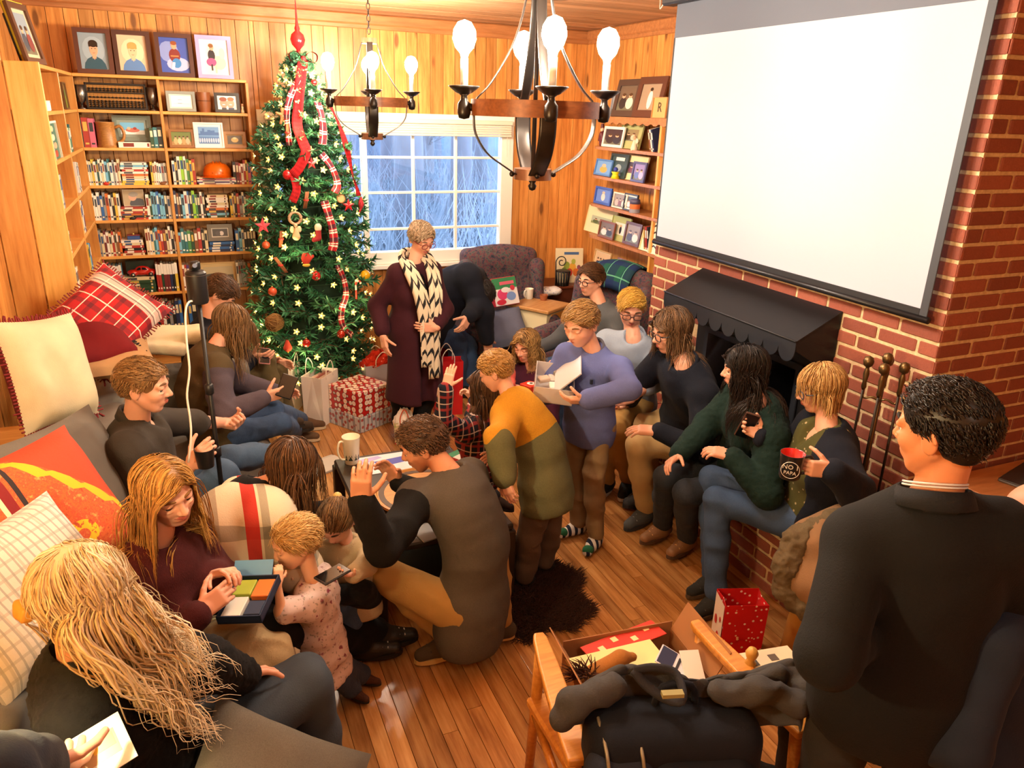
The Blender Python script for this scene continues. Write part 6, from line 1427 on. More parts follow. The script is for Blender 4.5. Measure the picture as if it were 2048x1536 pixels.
cp = A(1320, 1375, z=.88); mb = MB(); pts = spline([A(1268, 1340, z=.87), A(1310, 1335, z=.88), A(1352, 1348, z=.87), A(1366, 1400, z=.84), A(1330, 1396, z=.82), A(1290, 1368, z=.84), A(1268, 1340, z=.87)], 30); mb.tube(pts, .009, 7, flat=1.6); mb.build('collar', fabric('#2a2c34', 'plain', None), jk, True)
MB().obox(A(1345, 1388, z=.875), rotz(-.3), (.03, .01, .006)).build('label_tab', mat('#8a8454', .7), jk)
# backpack hanging behind
NV = fabric('#121722', 'plain', None); NVL = fabric('#222a3c', 'plain', None); bpk = thing('backpack', 'navy backpack hanging on the back of the wooden armchair', 'backpack', (0, 0, 0))
bl_, br_ = A(1165, 1440, z=.66), A(1470, 1425, z=.66); ctr = (bl_+br_)/2+np.array([-.03, -.1, .03]); hw = np.linalg.norm(br_-bl_)/2; xb = unit(br_-bl_); RB_ = np.stack([xb, np.cross([0, 0, 1.], xb), [0, 0, 1.]], 1)
solid('main_body', [(('bx', ctr+RB_@[0, .0, -.12], RB_, (hw-.06, .03, .13), .075), 0)], NV, bpk, .011, .03, fold=.006)
solid('front_pocket', [(('bx', ctr+RB_@[hw*.25, -.1, -.15], RB_, (hw*.55-.04, .0, .11), .055), 0)], NV, bpk, .01, .03, fold=.004)
solid('side_pocket', [(('bx', ctr+RB_@[-hw*.72, -.08, -.13], RB_, (hw*.2, .0, .11), .05), 0)], NVL, bpk, .01, .03, fold=.004)
for s in (-.52, -.93): MB().tube(spline([ctr+RB_@[hw*s, .0, .08], ctr+RB_@[hw*(s+.03), -.1, .045], ctr+RB_@[hw*(s+.05), -.135, -.05], ctr+RB_@[hw*(s+.05), -.135, -.25]], 14), .0055, 6).build('zip', mat('#8a8474', .4, .4), bpk, True)
MB().tube(spline([ctr+RB_@[-.05, .03, .08], ctr+RB_@[-.03, .03, .15], ctr+RB_@[.05, .03, .15], ctr+RB_@[.07, .03, .08]], 10), .011, 7).build('grab_handle', NV, bpk, True)
# red gift bag on the floor by the hearth
GBM = fabric('#c8181c', 'dots', '#f0e0dc')
gb2 = paper_bag('red gift bag with white dots, standing by the hearth', (2.15, 2.2, 0), .2, .13, .3, -.35, GBM, False, None, inner=mat('#e0b0a0', .6))
ax2 = MB().add([(-.101, -.058, .01), (-.101, .058, .01), (-.102, .058, .292), (-.102, -.058, .292)], [(0, 1, 2, 3)]).build('white_side_print', mat('#e8ddd4', .5), gb2)
for k, (y, z, r) in enumerate(((-.02, .1, .03), (.02, .17, .025), (-.03, .2, .015), (.03, .06, .02))): MB().sphere((-.104, y, z), (.0012, r*.6, r), 10, 6).build('red_motif', mat('#c02420', .5), gb2)
# wooden stick ornament and board on the chair's far side
t = thing('carved_stick', 'light carved wooden knob stick standing beside the jacket', 'stick', tuple(A(1500, 1330, z=.62))); MB().lathe([(.012, -.1), (.012, 0), (.02, .01), (.012, .022), (.018, .035), (.022, .05), (.014, .066), (0, .07)], n=14).build('stick', mat('#c89a4c', .5), t, True)
sheet('printed_board', 'pale card with small dark prints lying beyond the jacket', 'card', 1540, 1320, .62, .2, .1, -.15, '#d8ccb0', [('print', (-.08, -.02), (-.05, .02), '#4a4440'), ('print', (0, -.01), (.03, .02), '#5a5048')])
# winter coat over the hearth end
TAU = fabric('#8a6a4c', 'plain', None); FUR = fabric('#77684e', 'fur', '#3a3024'); MUS = fabric('#a0702c', 'plain', None)
ctt = thing('winter_coat', 'taupe winter coat with fur trim slung over the hearth end', 'coat', (0, 0, 0))
solid('coat_body', [(RCN(A(1640, 1090, z=.62), A(1760, 1060, z=.62), .13, .15), 0), (RCN(A(1600, 1150, z=.5), A(1680, 1180, z=.5), .1, .12), 0), (RCN(A(1740, 1110, z=.55), A(1700, 1250, z=.4), .15, .14), 0)], TAU, ctt, .012, .06, fold=.014, ffreq=14)
solid('fur_trim', [(RCN(a, b, .05, .05), 0) for a, b in zip(*(lambda q: (q[:-1], q[1:]))([A(1740, 1032, z=.72), A(1660, 1048, z=.72), A(1595, 1080, z=.66), A(1572, 1130, z=.56), A(1575, 1180, z=.45), A(1610, 1215, z=.4)]))], FUR, ctt, .009, .02, fold=.012, ffreq=60, fine=.003)
solid('lower_cloth', [(RCN(A(1640, 1200, z=.38), A(1590, 1300, z=.06), .09, .05), 0), (RCN(A(1680, 1210, z=.38), A(1660, 1310, z=.06), .1, .06), 0)], MUS, ctt, .01, .03, fold=.018, ffreq=26, stretch=(1, 1, .2))
# speaker on its stand by the sofa, with a white cable
KB = mat('#14161a', .45)
sp = thing('speaker_stand', 'black tripod pole stand rising between the sofa sitters', 'stand', (.02, 3.3, 0))
tp = A(398, 606, y=3.3)-np.array([.02, 3.3, 0]); 
MB().tube([(0, 0, .12), (tp[0]*.5, 0, .9), (tp[0], 0, tp[2])], [.013, .011, .009], 10).build('pole', KB, sp, True)
for z in (.88, 1.18): MB().lathe([(.012, -.025), (.018, -.02), (.018, .02), (.012, .025)], (tp[0]*z/1.4, 0, z), 12).build('collar', KB, sp, True)
for k in range(3): a = k*2.094+.4; MB().tube([(0, 0, .32), (.2*math.cos(a), .2*math.sin(a), .012)], .008, 7).build('leg', KB, sp, True)
pb_ = A(398, 606, y=3.3); s2 = thing('camera_speaker', 'black cylindrical device mounted on top of the tripod pole', 'speaker', tuple(pb_)); hcy = A(398, 545, y=3.3)[2]-pb_[2]
MB().lathe([(0, 0), (.036, .0), (.041, .01), (.041, hcy), (.034, hcy+.008), (0, hcy+.01)], n=28).build('body', KB, s2, True, 40); MB().lathe([(.0415, hcy*.93), (.0418, hcy*.95)], n=28, cap=False).build('trim_ring', mat('#8a8c90', .3, .9), s2)
t = thing('small_camera', 'little black camera sitting on the cylindrical device', 'camera', tuple(pb_+np.array([0, 0, hcy+.01]))); solid('body', [(('bx', (0, 0, .02), rotz(.3), (.014, .01, .012), .006), 0), (RCN((0, -.02, .022), (0, -.034, .026), .012), 0)], KB, t, .004, .004); MB().lathe([(0, 0), (.009, 0)], (0, -.047, .028), 12, R=rotx(1.5), cap=False).build('lens', mat('#6a7a9a', .1), t)
cb_ = thing('white_cable', 'white cable hanging from the cylindrical device down the stand', 'cable', (0, 0, 0))
MB().tube(spline([A(u, v, y=y) for u, v, y in ((392, 603, 3.28), (378, 604, 3.26), (371, 625, 3.24), (373, 680, 3.22), (379, 740, 3.2), (374, 790, 3.18), (380, 835, 3.16), (382, 870, 3.14), (377, 925, 3.12))], 40), .0045, 6).build('cable', mat('#e6e2da', .5), cb_, True)
# black wrought iron hooks on the wall edge
wi = thing('iron_hook_rack', 'black wrought iron scroll rack on the panelled wall behind the pillows', 'hook rack', (XL+.02, 3.62, 1.2)); mb = MB()
mb.tube(spline([(0, 0, .5), (.02, .03, .3), (.01, -.02, .1), (.025, .03, -.1), (.01, 0, -.3)], 24), .012, 6); mb.tube(spline([(0, .06, .35), (.02, .02, .15), (.01, .07, -.05), (.02, .04, -.28)], 20), .009, 6); mb.build('scroll', mat('#1a1614', .6), wi, True); MB().box((-.01, -.05, .42), (.012, .09, .47), 0, .004).build('latch', mat('#1a1614', .5), wi)
# ------------------------------------------------------------------ people: one smooth body each, clothes and hair as its parts
def spot(sp):
    """('z',u,v,z) ('y',u,v,y) ('x',u,v,x) or a point"""
    if isinstance(sp[0], str): return A(sp[1], sp[2], **{sp[0]: sp[3]})
    return np.array(sp, float)
def reach(p, sp, L):
    """end of a bone of length L from p: (u,v,'n'/'f') through the picture, ('d',x,y,z) along a direction, or an absolute spot"""
    if sp[0] == 'd': return p+unit(sp[1:4])*L
    if isinstance(sp[-1], str):
        r = unit(ray(sp[0], sp[1])); o = CAMP-p; b = o@r; c = o@o-L*L; D = b*b-c
        if D < 0: q = CAMP+r*(-b); return p+unit(q-p)*L
        t = -b+(math.sqrt(D) if sp[-1] == 'f' else -math.sqrt(D)); return CAMP+r*t
    return spot(sp)
def rot_about(v, ax, a): ax = unit(ax); return v*math.cos(a)+np.cross(ax, v)*math.sin(a)+ax*(ax@v)*(1-math.cos(a))
def hand_prims(W, d, pn, side, sz, curl, spread=.08, thumb=.5):
    d = unit(d); pn = unit(np.array(pn)-d*(np.array(pn)@d)); t = np.cross(d, pn)*side; R = np.stack([t, d, pn], 1); o = []
    o.append((('bx', W+d*.05*sz, R, np.array((.026, .034, .004))*sz, .0115*sz), 0, .012)); o.append((RCN(W-d*.012*sz, W+d*.02*sz, .024*sz, .022*sz), 0, .012))
    if isinstance(curl, (int, float)): curl = (curl*.8, curl, curl*1.05, curl*1.1)
    for i, (x, L, y) in enumerate(((.029, .068, .09), (.0095, .077, .094), (-.0095, .071, .092), (-.028, .055, .084))):
        p = W+d*y*sz+t*x*sz; dd = rot_about(d, pn, -side*spread*(1.5-i)*.5); c = curl[i]; r = (.0092, .0095, .0092, .0082)[i]*sz
        for j, f in enumerate((.46, .3, .24)):
            dd = unit(rot_about(dd, np.cross(d, pn), c*(.75, 1.0, .7)[j])); q = p+dd*L*f*sz; o.append((RCN(p, q, r*(1-.07*j), r*(.93-.07*j)), 0, .005 if j == 0 else .003)); p = q
    p = W+d*.022*sz+t*.024*sz+pn*.004*sz; dd = unit(d*.62+t*.72+pn*.35*thumb)
    for j, L in enumerate((.042, .032, .026)):
        q = p+dd*L*sz; o.append((RCN(p, q, (.0135, .0105, .0095)[j]*sz, (.0108, .0096, .008)[j]*sz), 0, .008 if j == 0 else .003)); p = q; dd = unit(rot_about(dd, np.cross(dd, d*.6+pn), thumb*.55))
    return o
def grid_mesh(prims, h, k, cuts=(), subs=()):
    lo = np.min([pbox(p[0])[0] for p in prims], 0); hi = np.max([pbox(p[0])[1] for p in prims], 0); v = Vol(lo-.01, hi+.01, h)
    for p in prims: v.add(p[0], p[2] if len(p) > 2 else k, p[1])
    for p in subs: v.sub(p[0], p[1])
    for o, n in cuts: v.cut(o, n)
    return v.surf()
def smooth_lab(q, l, n=6):
    f = (l > 0).astype(float); c = np.bincount(q.ravel(), minlength=len(l))
    for _ in range(n): m = f[q].mean(1); f = np.bincount(q.ravel(), np.repeat(m, 4), len(l))/np.maximum(c, 1)
    return f
def join(parts):
    V = []; Q = []; L = []; b = 0
    for v, q, l in parts:
        if len(v) == 0: continue
        V.append(v); Q.append(q+b); L.append(l); b += len(v)
    return np.concatenate(V), np.concatenate(Q), np.concatenate(L)
HC, HR = np.array([0, -.055, .145]), np.array([.335, .42, .35])
def head_prims(fem=0, child=0, lid=.5, smile=0, open_=0):
    E = lambda c, r: EL(c, r); jw = .9-.12*fem-.1*child; o = [(E((0, -.055, .145), (.335, .42, .352)), 0, .08), (E((0, .1, -.1), (.275, .29, .34)), 0, .08)]
    if child: o.append((E((0, .12, -.15), (.27, .25, .24)), 0, .08))
    for s in (-1, 1):
        o += [(RCN((s*.235*jw, -.03, -.16), (s*.09, .2, -.37), .09, .085), 0, .08), (E((s*.15, .22, -.1), (.11, .12, .1)), 0, .07), (RCN((s*.045, .355, .085), (s*.2, .29, .085), .05, .045), 0, .04),
              (E((s*.345, -.06, -.03), (.03, .085, .135)), 0, .02), (RCN((s*.365, -.10, .06), (s*.375, -.13, -.02), .02, .02), 0, .02)]
    o += [(E((0, .21, -.4), (.11, .11, .085)), 0, .06), (RCN((0, .36, .05), (0, .45-.03*child, -.115), .03, .048-.008*child), 0, .035)]
    for s in (-1, 1): o.append((E((s*.05, .4, -.135), (.035, .045, .034)), 0, .02))
    o.append((E((0, .29, -.26), (.13, .09, .09)), 0, .05))
    return o
def lid_prims(lid):
    o = []
    for s in (-1, 1):
        o += [(EL((s*.145, .314, .064-.042*lid), (.082, .068, .043)), 0, .012), (EL((s*.145, .308, -.056), (.08, .066, .03)), 0, .012)]
    return o
def lip_prims(smile, open_):
    up = .03*smile; o = []
    for s in (-1, 1):
        o += [(RCN((0, .394, -.232+open_*.01), (s*(.085+.02*smile), .352, -.248+up), .023, .012), 1, .008), (RCN((0, .386, -.27-open_*.04), (s*(.08+.02*smile), .352, -.252+up), .026, .012), 1, .008)]
    return o
def xf(p, M, C, S):
    c = lambda q: C+M@(np.array(q, float)*S)
    if p[0] == 'rc': return ('rc', c(p[1]), c(p[2]), p[3]*S, p[4]*S)
    return (p[0], c(p[1]), M@np.array(p[2]), np.array(p[3])*S)+((p[4]*S,) if p[0] == 'bx' else ())
def build_hair(par, M, C, S, st, skin_caps, org):
    """st: c1,c2 colours, n locks, L length, w width, kind, wave, part, back, cap cuts"""
    kind = st.get('kind', 'short'); rng = np.random.default_rng(st.get('seed', 3)); parts = []; shade = []
    t = st.get('t', .03 if kind == 'short' else .04)
    pr = [(EL(HC+[0, -.012, .01], HR+t), 0), (EL((0, -.2, -.06), (.27, .25, .26)), 0, .06)]
    if st.get('bun'): pr.append((EL(st['bun'][:3], (st['bun'][3],)*3), 0, .03))
    subs = [(xf(EL((0, .47, -.16+st.get('hl', 0)), (.36+st.get('wf', 0), .36, .47)), M, C, S), .03*S)]
    if kind == 'short' and not st.get('ears'):
        for s in (-1, 1): subs.append((xf(EL((s*.4, .02, -.14), (.17, .17, .2)), M, C, S), .02*S))
    cuts = [(C+M@(np.array([0, -.3, st.get('nape', -.2)])*S), M@np.array([0, .35, -1.]))]
    v, q, l = grid_mesh([(xf(p[0], M, C, S), p[1], (p[2] if len(p) > 2 else .05)*S) for p in pr], .028*S, .05*S, cuts, subs)
    if len(v):
        N = vnorm(v, q); lv = (v-C)@M/S; w = wob(lv, 26, 2, (1, .35, .35)); v = v+N*(w*.012*S)[:, None]; parts.append((v, q)); shade.append(np.clip(.3+.25*w, 0, 1))
    # locks
    n = st.get('n', 260); m = n*6; d = rng.normal(0, 1, (m, 3)); d /= np.linalg.norm(d, axis=1)[:, None]
    if kind != 'short': bz = rng.random(m) < .38; d[:, 0] = np.where(bz & (d[:, 2] > 0), st.get('part', 0)*2.5+d[:, 0]*.22, d[:, 0]); d /= np.linalg.norm(d, axis=1)[:, None]
    p = HC+d*(HR+.01)
    hl = st.get('hl', 0); fr = np.where(p[:, 1] > .0, .02-.07*(kind != 'short')+.95*np.maximum(p[:, 1], 0)**1.05+hl, np.where(p[:, 1] < -.12, -.2 if kind != 'short' else max(-.2, st.get('nape', -.2)+.06), .0 if kind == 'short' else -.08))
    if st.get('top'): fr = np.maximum(fr, st['top'])
    p = p[p[:, 2] > fr][:n]; n = len(p); nr = (p-HC)/HR**2; nr /= np.linalg.norm(nr, axis=1)[:, None]
    g = M.T@np.array([0, 0, -1.]); px = st.get('part', 0.0); sgn = np.sign(p[:, 0]-px+rng.normal(0, .02, n))[:, None]
    if kind == 'short':
        comb = np.array(st.get('comb', (.3, .8, .1)))[None]*(1+0*p)+rng.normal(0, .12, (n, 3)); comb = np.where((p[:, 2] < .22)[:, None], np.array([0, -.5, -.8])+rng.normal(0, .2, (n, 3)), comb)
    else:
        comb = np.concatenate([sgn*1.0, np.full((n, 1), st.get('back', -.35)), np.full((n, 1), -.25)], 1)+rng.normal(0, .12, (n, 3)); comb = np.where((p[:, 1] < -.2)[:, None], g+np.array([0, -.2, 0])+rng.normal(0, .1, (n, 3)), comb)
    tie = st.get('tie')
    seg = st.get('seg', 6 if kind == 'short' else 14); L = st.get('L', .16 if kind == 'short' else 1.3)*rng.uniform(.75, 1.12, n)
    if kind != 'short': L = L*(1-.25*np.clip((p[:, 2]+.1)/.6, 0, 1)*st.get('even', 1))
    if st.get('front'): L = np.where(p[:, 1] > .05, L*st['front'], L)
    comb -= nr*np.sum(comb*nr, 1)[:, None]*.9; vdir = comb/np.linalg.norm(comb, axis=1)[:, None]; X = np.zeros((n, seg, 3)); stiff = st.get('stiff', .62 if kind != 'short' else .95)
    caps = [(M.T@(np.array(a)-C)/S, M.T@(np.array(b)-C)/S, r1/S, r2/S) for (_, a, b, r1, r2) in skin_caps]
    lift = st.get('lift', t+.012)+rng.uniform(0, .04, n)*(1 if kind != 'short' else .5); pos = HC+(p-HC)/(HR+.01)*(HR+lift[:, None])
    blow = np.array(st.get('blow', (0, 0, 0)), float)
    for k in range(seg):
        X[:, k] = pos; stp = (L/seg)[:, None]; vdir = vdir*stiff+(g[None]+blow)*(1-stiff)*(1.0 if kind != 'short' else .15); vdir /= np.linalg.norm(vdir, axis=1)[:, None]
        if tie is not None and k < seg*.5:
            td = np.array(tie)-pos; dist = np.linalg.norm(td, axis=1)[:, None]; vdir = np.where(dist > .08, td/np.maximum(dist, 1e-6)*.7+vdir*.3, vdir)
        pos = pos+vdir*stp; rel = (pos-HC)/(HR+lift[:, None]); rad = np.linalg.norm(rel, axis=1); ins = rad < 1
        if kind != 'short': ins = ins | ((((pos-HC)@-g) > -.12) & (rad < 1.6))
        pos = np.where(ins[:, None], HC+rel/np.maximum(rad, 1e-6)[:, None]*(HR+lift[:, None]), pos)
        if kind != 'short' and not st.get('fringe'):
            fc_ = (pos[:, 1] > .12) & (pos[:, 2] < .26) & (np.abs(pos[:, 0]) < .3); pos[:, 0] = np.where(fc_, sgn[:, 0]*.31, pos[:, 0])
        for a, b, r1, r2 in caps:
            ab = b-a; tt = np.clip(((pos-a)@ab)/max(ab@ab, 1e-9), 0, 1); cpt = a+tt[:, None]*ab; dv = pos-cpt; dd = np.linalg.norm(dv, axis=1); rr = r1+tt*(r2-r1)+.03+lift*.5; i2 = dd < rr; pos = np.where(i2[:, None], cpt+dv/np.maximum(dd, 1e-6)[:, None]*rr[:, None], pos)
        if k: nv = pos-X[:, k]; nl = np.linalg.norm(nv, axis=1)[:, None]; vdir = np.where(nl > 1e-5, nv/np.maximum(nl, 1e-5), vdir)
    T = np.gradient(X, axis=1); T /= np.maximum(np.linalg.norm(T, axis=2), 1e-9)[:, :, None]; out = X-HC; out[:, :, 2] *= .15; out /= np.maximum(np.linalg.norm(out, axis=2), 1e-9)[:, :, None]
    Sd = np.cross(T, out); Sd /= np.maximum(np.linalg.norm(Sd, axis=2), 1e-9)[:, :, None]; On = np.cross(Sd, T); tt = np.linspace(0, 1, seg)[None, :]
    wv = st.get('wave', 0)
    if wv:
        ci = np.floor((p[:, 0]+1)*7).astype(int)*13+np.floor((p[:, 1]+1)*7).astype(int)*5+np.floor((p[:, 2]+1)*4).astype(int); ph = (np.sin(ci*12.9898)*43758.5 % 6.28)[:, None]+rng.normal(0, .35, n)[:, None]; fq = st.get('freq', 14)*(.9+.2*(np.sin(ci*7.1)*991.7 % 1))[:, None]; am = (wv*np.clip(tt*1.6-.15, 0, 1))
        X = X+Sd*(am*np.sin(tt*fq+ph))[:, :, None]+On*(am*.7*np.cos(tt*fq+ph))[:, :, None]
    X = X+rng.normal(0, st.get('frizz', .006), X.shape)*tt[:, :, None]
    w = st.get('w', .03)*rng.uniform(.6, 1.25, n)[:, None]*(1-tt**3*.88)*np.minimum(1, tt*5+.45); ms = 3
    ang = np.arange(ms)*2*math.pi/ms; V = X[:, :, None, :]+(Sd[:, :, None, :]*np.cos(ang)[None, None, :, None]+.42*On[:, :, None, :]*np.sin(ang)[None, None, :, None])*w[:, :, None, None]
    base = (np.arange(n)[:, None]*seg+np.arange(seg-1)[None, :])[:, :, None]*ms+np.arange(ms)[None, None, :]; nxt = (np.arange(n)[:, None]*seg+np.arange(seg-1)[None, :])[:, :, None]*ms+((np.arange(ms)+1) % ms)[None, None, :]
    Q = np.stack([base, nxt, nxt+ms, base+ms], -1).reshape(-1, 4)
    sh = np.clip(rng.normal(.5, .24, n)[:, None, None]+.25*(tt[:, :, None]-.4)+rng.normal(0, .08, (n, seg, ms)), 0, 1).ravel()
    parts.append((C+(V.reshape(-1, 3)*S)@M.T, Q)); shade.append(sh)
    Vv = np.concatenate([a for a, _ in parts])-org; b = 0; QQ = []
    for a, q in parts: QQ.append(q+b); b += len(a)
    me = newmesh('hair', Vv, np.concatenate(QQ), hair_mat(st['c'][0], st['c'][1])); at = me.attributes.new('shade', 'FLOAT', 'POINT'); at.data.foreach_set('value', np.concatenate(shade).astype(np.float32))
    return obj('hair', me, par)
SKIN, SKIN2, SKINT = '#dba990', '#cc9072', '#e6b8a2'
def person(label, P):
    """P: pose, sizes, clothes; see the people below"""
    s = P['h']/1.75; S = .232*P.get('hs', s); b = P.get('b', 1.0); fem = P.get('fem', 0); child = P.get('child', 0)
    C = spot(P['head']); N = reach(C, P['neck'], .195*s*P.get('nk', 1)) if 'neck' in P else C+np.array([0, 0, -.195*s])
    H = reach(N, P['hip'], P.get('tl', .5)*s); f = unit((*P['f'], 0)) if len(P['f']) == 2 else unit(P['f'])
    U = unit(N-H); R = unit(np.cross(f, U)); F = np.cross(U, R)
    mid = (H+N)/2-F*P.get('bend', 0)*s; sw = (.175-.02*fem)*s*P.get('sw', 1)
    Rs = R
    if 'shr' in P: Rs = unit(np.array(P['shr'])-np.array(P['shr'])@U*U*.0)
    sh = {}
    for i, sd in enumerate(('L', 'R')):
        k = -1 if sd == 'L' else 1; sh[sd] = reach(N, P['sh'+sd], sw) if 'sh'+sd in P else N-U*.072*s+Rs*k*sw+F*.0*s
    ua, fa, hd = .29*s, .25*s, P.get('hand', 1)*s*(1.0-.05*fem)
    el, wr, hdir = {}, {}, {}
    for sd in 'LR':
        k = -1 if sd == 'L' else 1; a = P.get('arm'+sd)
        if a is None: a = [('d', *(-U*.9+R*k*.25+F*.1)), ('d', *(-U*.4+F*.8-R*k*.2)), ('d', *(F+-U*.2))]
        el[sd] = reach(sh[sd], a[0], ua); wr[sd] = reach(el[sd], a[1], fa); h2 = reach(wr[sd], a[2], .1*s); hdir[sd] = unit(h2-wr[sd])
    hw = .095*s; hip = {'L': H-R*hw-U*.02*s, 'R': H+R*hw-U*.02*s}; kn, an, fd = {}, {}, {}
    for sd in 'LR':
        k = -1 if sd == 'L' else 1; l = P.get('leg'+sd); f2 = unit([f[0], f[1], 0])
        if l is None:
            po = P.get('pose', 'sit')
            if po == 'sit': l = [('d', *(f2+R*k*.15+[0, 0, .0])), ('d', 0, 0, -1), f2]
            elif po == 'stand': l = [('d', *(R*k*.05-np.array([0, 0, 1.])+f2*.02)), ('d', *(np.array([0, 0, -1.])-f2*.04)), f2+R*k*.2]
            else: l = [('d', *(f2*.9+R*k*.75+[0, 0, .12])), ('d', *(-R*k*1.0+f2*.12+[0, 0, -.28])), f2-R*k*.5]
        kn[sd] = reach(hip[sd], l[0], .43*s); an[sd] = reach(kn[sd], l[1], .41*s); fd[sd] = unit(np.array([*np.array(l[2])[:2], np.array(l[2])[2] if len(l[2]) > 2 else 0], float))
        if P.get('dbg'): print(label[:30], sd, 'kn', kn[sd].round(2), 'an', an[sd].round(2), 'wr', wr[sd].round(2))
    if P.get('dbg'): print('   C', C.round(2), 'N', N.round(2), 'H', H.round(2))
    look = unit(P['look']); M = frame_of(look, P.get('up', (0, 0, 1)))
    if P.get('hc'): C = C+M@np.array([0, .0, 0])
    org = np.array([H[0], H[1], 0.]); root = thing('person', label, 'person', tuple(org))
    LBL = P.get('lbl', {})
    def torso(pad, drop=0, full=True):
        g = lambda n: LBL.get(n, 0); Ul = unit(mid-H); Fl = np.cross(Ul, R); Uu = unit(N-mid); Fu = np.cross(Uu, R); RB = np.stack([R, Fu, Uu], 1); RL = np.stack([R, Fl, Ul], 1); q = lambda *r: np.array(r)*s+pad; ap = s
        o = [(EL(H+Ul*.03*ap, q(.165*b, .118*b, .135), RL), g('pelvis'), .06*s), (EL((mid*.75+H*.25)+Fl*.005, q(.145*b, .108*b, .16), RL), g('belly'), .08*s), (EL(N-Uu*.165*ap+Fu*.008*s, q(.158*b, .112*b, .185), RB), g('chest'), .08*s)]
        for sd in 'LR': o += [(RCN(sh[sd], N-Uu*.075*s, .058*s*b+pad, .07*s+pad), g('chest'), .05*s)]
        o.append((RCN(N+Uu*.0*s, N-Uu*.07*s, .052*s+pad*.6, .09*s+pad), g('chest'), .05*s))
        if fem:
            for k in (-1, 1): o.append((EL(N-Uu*.2*s+Fu*.085*s+R*k*.07*s, q(.065, .055, .06), RB), g('chest'), .05*s))
        if P.get('belly'): o.append((EL(H+Ul*.12*s+Fl*.06*s, q(.13, .1*P['belly'], .14), RL), g('belly'), .06*s))
        return o
    def arms(pad, upto=1.0, sds='LR', cuffk=0):
        o = []
        for sd in sds:
            w2 = el[sd]+(wr[sd]-el[sd])*max(0, min(1, (upto-.5)*2)); e2 = el[sd] if upto >= .5 else sh[sd]+(el[sd]-sh[sd])*upto*2
            o += [(RCN(sh[sd], e2, .054*s*b+pad, .043*s*b+pad), LBL.get('ua', LBL.get('ua'+sd, 0)), .03*s)]
            if upto > .5: o += [(RCN(el[sd], w2, .043*s*b+pad, .031*s+pad), LBL.get('fa', LBL.get('fa'+sd, 0)), .025*s)]
        return o
    def legs(pad, cuff=0, sds='LR'):
        o = []
        for sd in sds:
            o += [(RCN(hip[sd], kn[sd], .083*s*b+pad, .057*s+pad), LBL.get('leg', 0), .05*s), (RCN(kn[sd], kn[sd]*.6+an[sd]*.4, .056*s+pad, .056*s+pad), LBL.get('leg', 0), .03*s), (RCN(kn[sd]*.6+an[sd]*.4, an[sd]*.94+kn[sd]*.06, .056*s+pad, .038*s+pad+cuff), LBL.get('leg', 0), .03*s)]
        return o
    # body: fine head, fine hands, plain remainder under the clothes
    sk = skin_mat(P.get('skin', SKIN)); lip = mat(P.get('lip', '#b8685c'), .45, spec=.4); hq = P.get('hq', .024)
    hp = [(xf(p[0], M, C, S), p[1], p[2]*S) for p in head_prims(fem, child)]
    nb = C+M@(np.array([0, -.1, -.22])*S); hp.append((RCN(nb, N-U*.02*s+F*.0, (.2-.03*fem-.03*child)*S, .058*s), 0, .05*S))
    sub = [(xf(EL((k*.15, .43, .012), (.1, .1, .062)), M, C, S), .05*S) for k in (-1, 1)]
    v = None
    lo = np.min([pbox(p[0])[0] for p in hp], 0); hi = np.max([pbox(p[0])[1] for p in hp], 0); vol = Vol(lo-.01, hi+.01, hq*S)
    for p in hp: vol.add(p[0], p[2], p[1])
    for p, k in sub: vol.sub(p, k)
    for p in lid_prims(P.get('lid', .5))+lip_prims(P.get('smile', 0), P.get('open', 0)): vol.add(xf(p[0], M, C, S), p[2]*S, p[1])
    if P.get('open'): vol.sub(xf(EL((0, .415, -.25), (.05, .06, .02*P['open'])), M, C, S), .008*S)
    blocks = [vol.surf()]
    blocks.append(grid_mesh([(p[0], p[1], min(.02*s, p[2])) for p in torso(-.008)+legs(-.008)], .016, .02)); 
    for sd in 'LR':
        if P.get('nohand'+sd): continue
        k = -1 if sd == 'L' else 1; cu = P.get('curl', .45); cu = P.get('curl'+sd, cu); pn = P.get('palm'+sd, -R*k*.7-U*.3)
        hpv = hand_prims(wr[sd], hdir[sd], pn, k, hd, cu, thumb=P.get('thumb'+sd, .6)); r0 = el[sd]+(wr[sd]-el[sd])*(.5 if P.get('sleeve', 1) > .8 else 0)
        r0r = .036*s if P.get('sleeve', 1) > .8 else .042*s
        fp = [(RCN(r0, wr[sd], r0r, .025*s), 0, .01)]
        if P.get('sleeve', 1) < .5: fp.append((RCN(sh[sd], el[sd], .05*s, .041*s), 0, .02))
        blocks.append(grid_mesh(fp+hpv, .0038*max(.75, min(1.25, s)) if P.get('finehand', 1) else .006, .01))
    V, Q, Lb = join(blocks); body = obj('body', newmesh('body', V-org, Q, [sk, lip], np.minimum(Lb[Q[:, 0]], 1)), root)
    if not P.get('noeyes'):
        for k in (-1, 1):
            mb = MB(); gz = unit(M.T@unit(np.array(P.get('gaze', look)))+[0, .35, 0]); mb.sphere((0, 0, 0), .064, 14, 12, R=frame_of(gz)@rotx(math.pi/2)@np.eye(3)); 
            mi = [2 if i < 14*2 else (1 if i < 14*4 else 0) for i in range(14*12)]; mb.I = mi[::-1] if False else mi
            V2 = np.array(mb.V); c_ = np.array((k*.145, .288, .004)); 
            o = obj('eye', newmesh('eye', (C+((V2+c_)*S)@M.T)-org, mb.F, [mat('#e4dcd4', .25), mat(P.get('iris', '#5a6a70'), .2), mat('#0c0a0a', .2)], mb.I), root)
